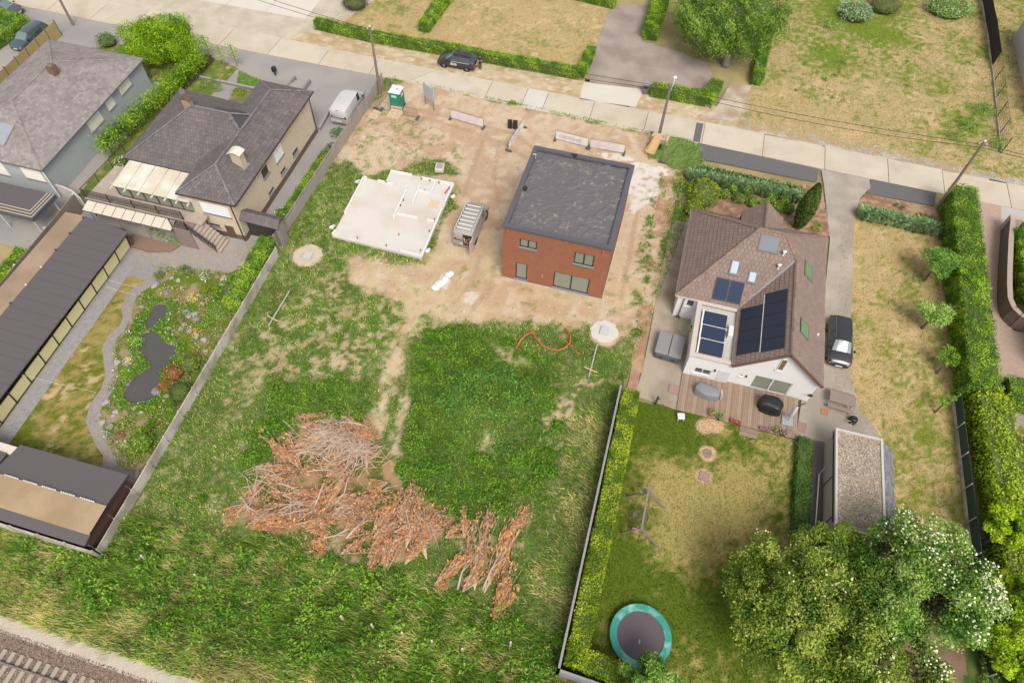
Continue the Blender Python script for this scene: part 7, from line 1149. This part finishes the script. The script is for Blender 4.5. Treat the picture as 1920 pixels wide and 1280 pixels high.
# pond-side perennials, nobody could count them
bed = SS([(300,500),(440,512),(500,475),(470,560),(372,700),(290,845),(252,888),(222,872),(182,790),(214,700),(212,648),(246,600),(246,562),(292,530)]); ponds = [[tuple((o.matrix_world @ v.co)[:2]) for v in o.data.vertices][:len(o.data.vertices)//2] for o in scene.objects if o.name.startswith('pond')]
x, y = scatter(bed, 230); inp = np.zeros(len(x), bool); near = np.full(len(x), 9.)
for pp in ponds:
    inp |= pip(x, y, pp)
    for (a_, b_) in pp: near = np.minimum(near, np.hypot(x-a_, y-b_))
nz = fbm(x*1.1, y*1.1, 611, 4); pr = np.where(near < .75, .95, .8*sst(.36, .52, nz)); k = (~inp) & (rng.uniform(0, 1, len(x)) < pr); x, y, near, nz = x[k], y[k], near[k], nz[k]; n = len(x)
pc = np.where((near < .8)[:, None], palcols(n, [CL(76,116,32), CL(94,136,38), CL(116,152,50)]), palcols(n, [CL(112,136,52), CL(140,146,70), CL(156,150,96), CL(96,126,46), CL(170,140,110)])); fl = rng.uniform(0, 1, n) < .03; pc[fl] = CL(236,220,214)
tag(leafmesh('pond_plants', np.stack([x, y, rng.uniform(.03, .32, n)*np.where(near < .8, 1., .7)], 1), np.tile(G_([0, 0, 1.]), (n, 1)), .15, pc), 'low perennials and cushions growing round the ponds', 'plants', kind='stuff')
# ---- brush heap of cut conifers
tw = mat('dead_twig', C(200,176,154,.85), .9, .2, 3, 20); ORG = [C(206,150,100,1.0), C(194,138,90,1.0), C(214,166,118,1.0), C(176,134,96,1.0), C(156,126,100,1.0)]
def branch_proto(seed, green=0):
    rs = np.random.default_rng(seed); b = MB(); P = []; N = []; nb_ = 9
    for k in range(nb_):
        a = rs.normal(0, .22); L = rs.uniform(1.2, 2.4); el = rs.uniform(.02, .25); pts = [Vector((0,0,.12)), Vector((L*.5*math.cos(a), L*.5*math.sin(a)+rs.normal(0,.1), .15+el)), Vector((L*math.cos(a), L*math.sin(a)+rs.normal(0,.2), .1+el*rs.uniform(.3,1.4)))]; b.tube(pts, [.024,.015,.006], 5)
        m_ = 40; f = rs.uniform(.3, 1.05, m_); q = np.outer(f*L, [math.cos(a), math.sin(a), 0])+rs.normal(0, .1, (m_, 3))*[1,1,.5]; q[:, 2] = .1+el*f+np.abs(rs.normal(0,.1,m_)); P.append(q); N.append(np.tile([math.cos(a),math.sin(a),.6],(m_,1)))
    return b, np.concatenate(P), unit(np.concatenate(N))
BR = []
def dirleaf(P, a0, size, cols):                       # fronds pointing outwards along the branch
    n = len(P); an = a0+rng.normal(0, .75, n); d = np.stack([np.cos(an), np.sin(an), rng.normal(.1,.3,n)], 1); s_ = np.stack([-np.sin(an), np.cos(an), rng.normal(0,.4,n)], 1); L = (size*rng.uniform(.6,1.4,n))[:, None]
    return np.stack([P-d*L*.4, P+s_*L*.2, P+d*L*.6, P-s_*L*.2], 1).reshape(-1, 3), np.repeat(cols, 4, 0)
for s in range(5):
    b, P, N = branch_proto(40+s); me_t = b.mesh('twigs', tw); V, cc_ = dirleaf(P, 0., .17, palcols(len(P), ORG if s in (0,2) else [C(190,146,108,.95), C(170,132,100,.95), C(200,160,122,.95), C(150,122,98,.95)] if s == 1 else ORG[:3]+[C(164,136,110,.95), C(146,120,98,.95)], .2)); o = npmesh('dry_foliage', V, 4, LEAF, None, cc_); me_l = o.data; bpy.data.objects.remove(o); BR.append((me_t, me_l))
def cut_branch(a, c, i, both=True, lab=None, lift=0.):
    a, c = S(*a), S(*c); d = c-a; t = thing('cut_branch', lab or 'cut conifer branch with dry orange foliage in the brush heap', 'branch', (a.x,a.y,plot_h(G_([a.x]),G_([a.y]))[0]+lift), math.atan2(d.y,d.x), 'cut branches of the brush heap'); sc = d.length/2.1; me_t, me_l = BR[i % 5]
    if both != 'leaf': inst('twigs', me_t, t, sc=(sc,.8+.2*sc,1))
    if both != 'twig': inst('dry_foliage', me_l, t, sc=(sc,.8+.2*sc,1))
SP = [((908,1112),(968,962)),((890,1108),(906,968)),((922,1176),(955,1075),'leaf'),((935,1150),(948,1060)),((866,1112),(925,1050)),((816,1098),(885,1030)),((800,1048),(772,925)),((790,1030),(810,960)),((762,1030),(770,950)),((722,1080),(742,1000)),((606,1062),(596,1000),'leaf'),((752,985),(765,915)),((690,1045),(735,985)),((955,1000),(985,960)),((870,1010),(885,965)),((836,1085),(828,1110),'leaf'),
      ((700,1010),(760,965)),((740,1000),(800,985)),((770,1000),(830,960)),((640,1040),(700,1020)),((730,1040),(760,1000)),((790,1000),(840,975)),((835,1010),(870,985)),((760,1060),(790,1010)),((690,1075),(720,1035)),((452,988),(560,975),'leaf'),((470,985),(540,955)),((450,935),(505,915)),((462,950),(520,985)),((482,878),(560,900)),((480,880),(550,905)),((505,830),(560,885)),((570,885),(505,820)),((560,800),(640,800)),((555,785),(600,795)),((545,845),(640,810)),((540,850),(650,840)),((600,880),(640,835)),((605,885),(650,845)),((640,780),(690,830)),((700,800),(650,860)),((690,880),(680,800)),((650,880),(690,800)),((665,890),(585,882)),((655,885),(580,980)),((580,965),(610,905)),((600,990),(690,930)),((560,985),(640,985)),((640,1000),(700,950)),((650,1010),(700,985)),((700,1000),(740,940)),((520,960),(600,955)),((530,930),(610,930)),((610,945),(700,935)),((620,960),(720,955))]
for i, s in enumerate(SP): cut_branch(s[0], s[1], i, s[2] if len(s) > 2 else True, 'cut conifer branch in the loose fan right of the brush heap' if i < 25 else 'cut conifer branch on the rim of the brush heap' if i < 37 else None, lift=.1*(i % 3))
bxs = [(i, p) for i, p in enumerate(Z_BRUSH)]; hx, hy = scatter(Z_BRUSH, .22)
for i in range(len(hx)):
    a_ = random.uniform(-2.6,.6); L = random.uniform(.5,1.1); t = thing('cut_branch', 'cut conifer branch with dry orange foliage in the brush heap', 'branch', (hx[i],hy[i],random.uniform(.0,.35)), a_, 'cut branches of the brush heap'); me_t, me_l = BR[i % 5]; hill = fbm(G_([hx[i]*.9]),G_([hy[i]*.6]),631)[0]
    if hill < .50: inst('dry_foliage', me_l, t, sc=(L,1,1))
    if hill > .40 or i % 2: inst('twigs', me_t, t, sc=(L,1,1))
heap = S(640,845); st_ = MB()
heaps = [S(640,838), S(678,848), S(612,822), S(590,850), S(560,955), S(500,905), S(655,870)]
for i in range(360):
    heap = heaps[i % 7 if i % 2 else i % 3]; r = abs(random.gauss(0,.85)); an = random.uniform(0,6.28); x, y = heap.x+r*math.cos(an)*1.3, heap.y+r*math.sin(an); z = .6*math.exp(-r*r/1.6)+random.uniform(.05,.25); a_ = random.gauss(.5 if i % 3 else 2.2, .7); L = random.uniform(.35,1.1); e_ = random.uniform(-.25,.25); dx, dy = L*math.cos(a_), L*math.sin(a_); st_.tube([(x-dx,y-dy,max(.04,z-e_)),(x+random.uniform(-.1,.1),y+random.uniform(-.1,.1),z+.08),(x+dx,y+dy,max(.04,z+e_))], [.022,.016,.008], 5)
tag(st_.build('stick_heap', tw), 'tangled grey-brown heap of bare sticks on top of the brush', 'sticks', kind='stuff')
x, y = scatter(Z_BRUSH, 120); n = len(x); nz = fbm(x*1.1, y*1.1, 641); k = rng.uniform(0,1,n) < .04+.75*sst(.46,.58,nz); x, y = x[k], y[k]; n = len(x); tag(leafmesh('needle_litter', np.stack([x,y,rng.uniform(.03,.2,n)],1), np.tile(G_([0,0,1.]),(n,1)), .13, palcols(n, [C(200,148,98,.9), C(182,136,92,.9), C(208,168,118,.9), C(160,130,98,.9)]), aspect=.25), 'orange dry needle litter under the cut branches', 'litter', kind='stuff')

pale = mat('pale_branch', C(206,186,166), .85, .12, 3, 20)
for i, (a, c, b_) in enumerate([((575,884),(652,886),(612,880)),((655,890),(612,960),(645,925)),((608,905),(582,962),(596,935)),((700,802),(668,850),(690,830)),((640,798),(600,870),(622,835)),((690,800),(630,790),(660,792)),((483,877),(540,915),(512,884)),((520,905),(568,925),(545,912)),((660,830),(645,880),(655,855)),((672,838),(655,892),(668,866)),((600,1012),(660,985),(630,1003)),((650,1008),(690,960),(672,985)),((452,930),(490,965),(465,950)),((905,1105),(945,1020),(922,1065)),((858,1105),(880,1040),(866,1072)),((760,955),(770,1010),(768,985)),((735,1020),(755,1005),(745,1010)),((560,850),(640,812),(600,826)),((545,860),(620,822),(580,838)),((625,870),(592,845),(608,860))]):
    A, B, M = S(*a, .35), S(*c, .25), S(*b_, .6); t = thing('bare_branch', 'long bare pale branch lying over the cut conifer brush', 'branch', (A.x, A.y, 0), 0, 'bare pale branches over the brush'); r = .045+.012*(i % 3); bw(MB().tube([A, (A+M)/2+Vector((0,0,.1)), M, (M+B)/2+Vector((.05,0,.04)), B], [r,r*.9,r*.75,r*.6,r*.35], 7), 'stem', pale, t, smooth=True); d = B-A; bw(MB().tube([M, M+d*.3+Vector((d.y*.15,-d.x*.15,.12))], [r*.6,r*.2], 5).tube([(M+B)/2, (M+B)/2+d*.22+Vector((-d.y*.14,d.x*.14,.06))], [r*.5,r*.2], 5), 'side_shoots', pale, t)
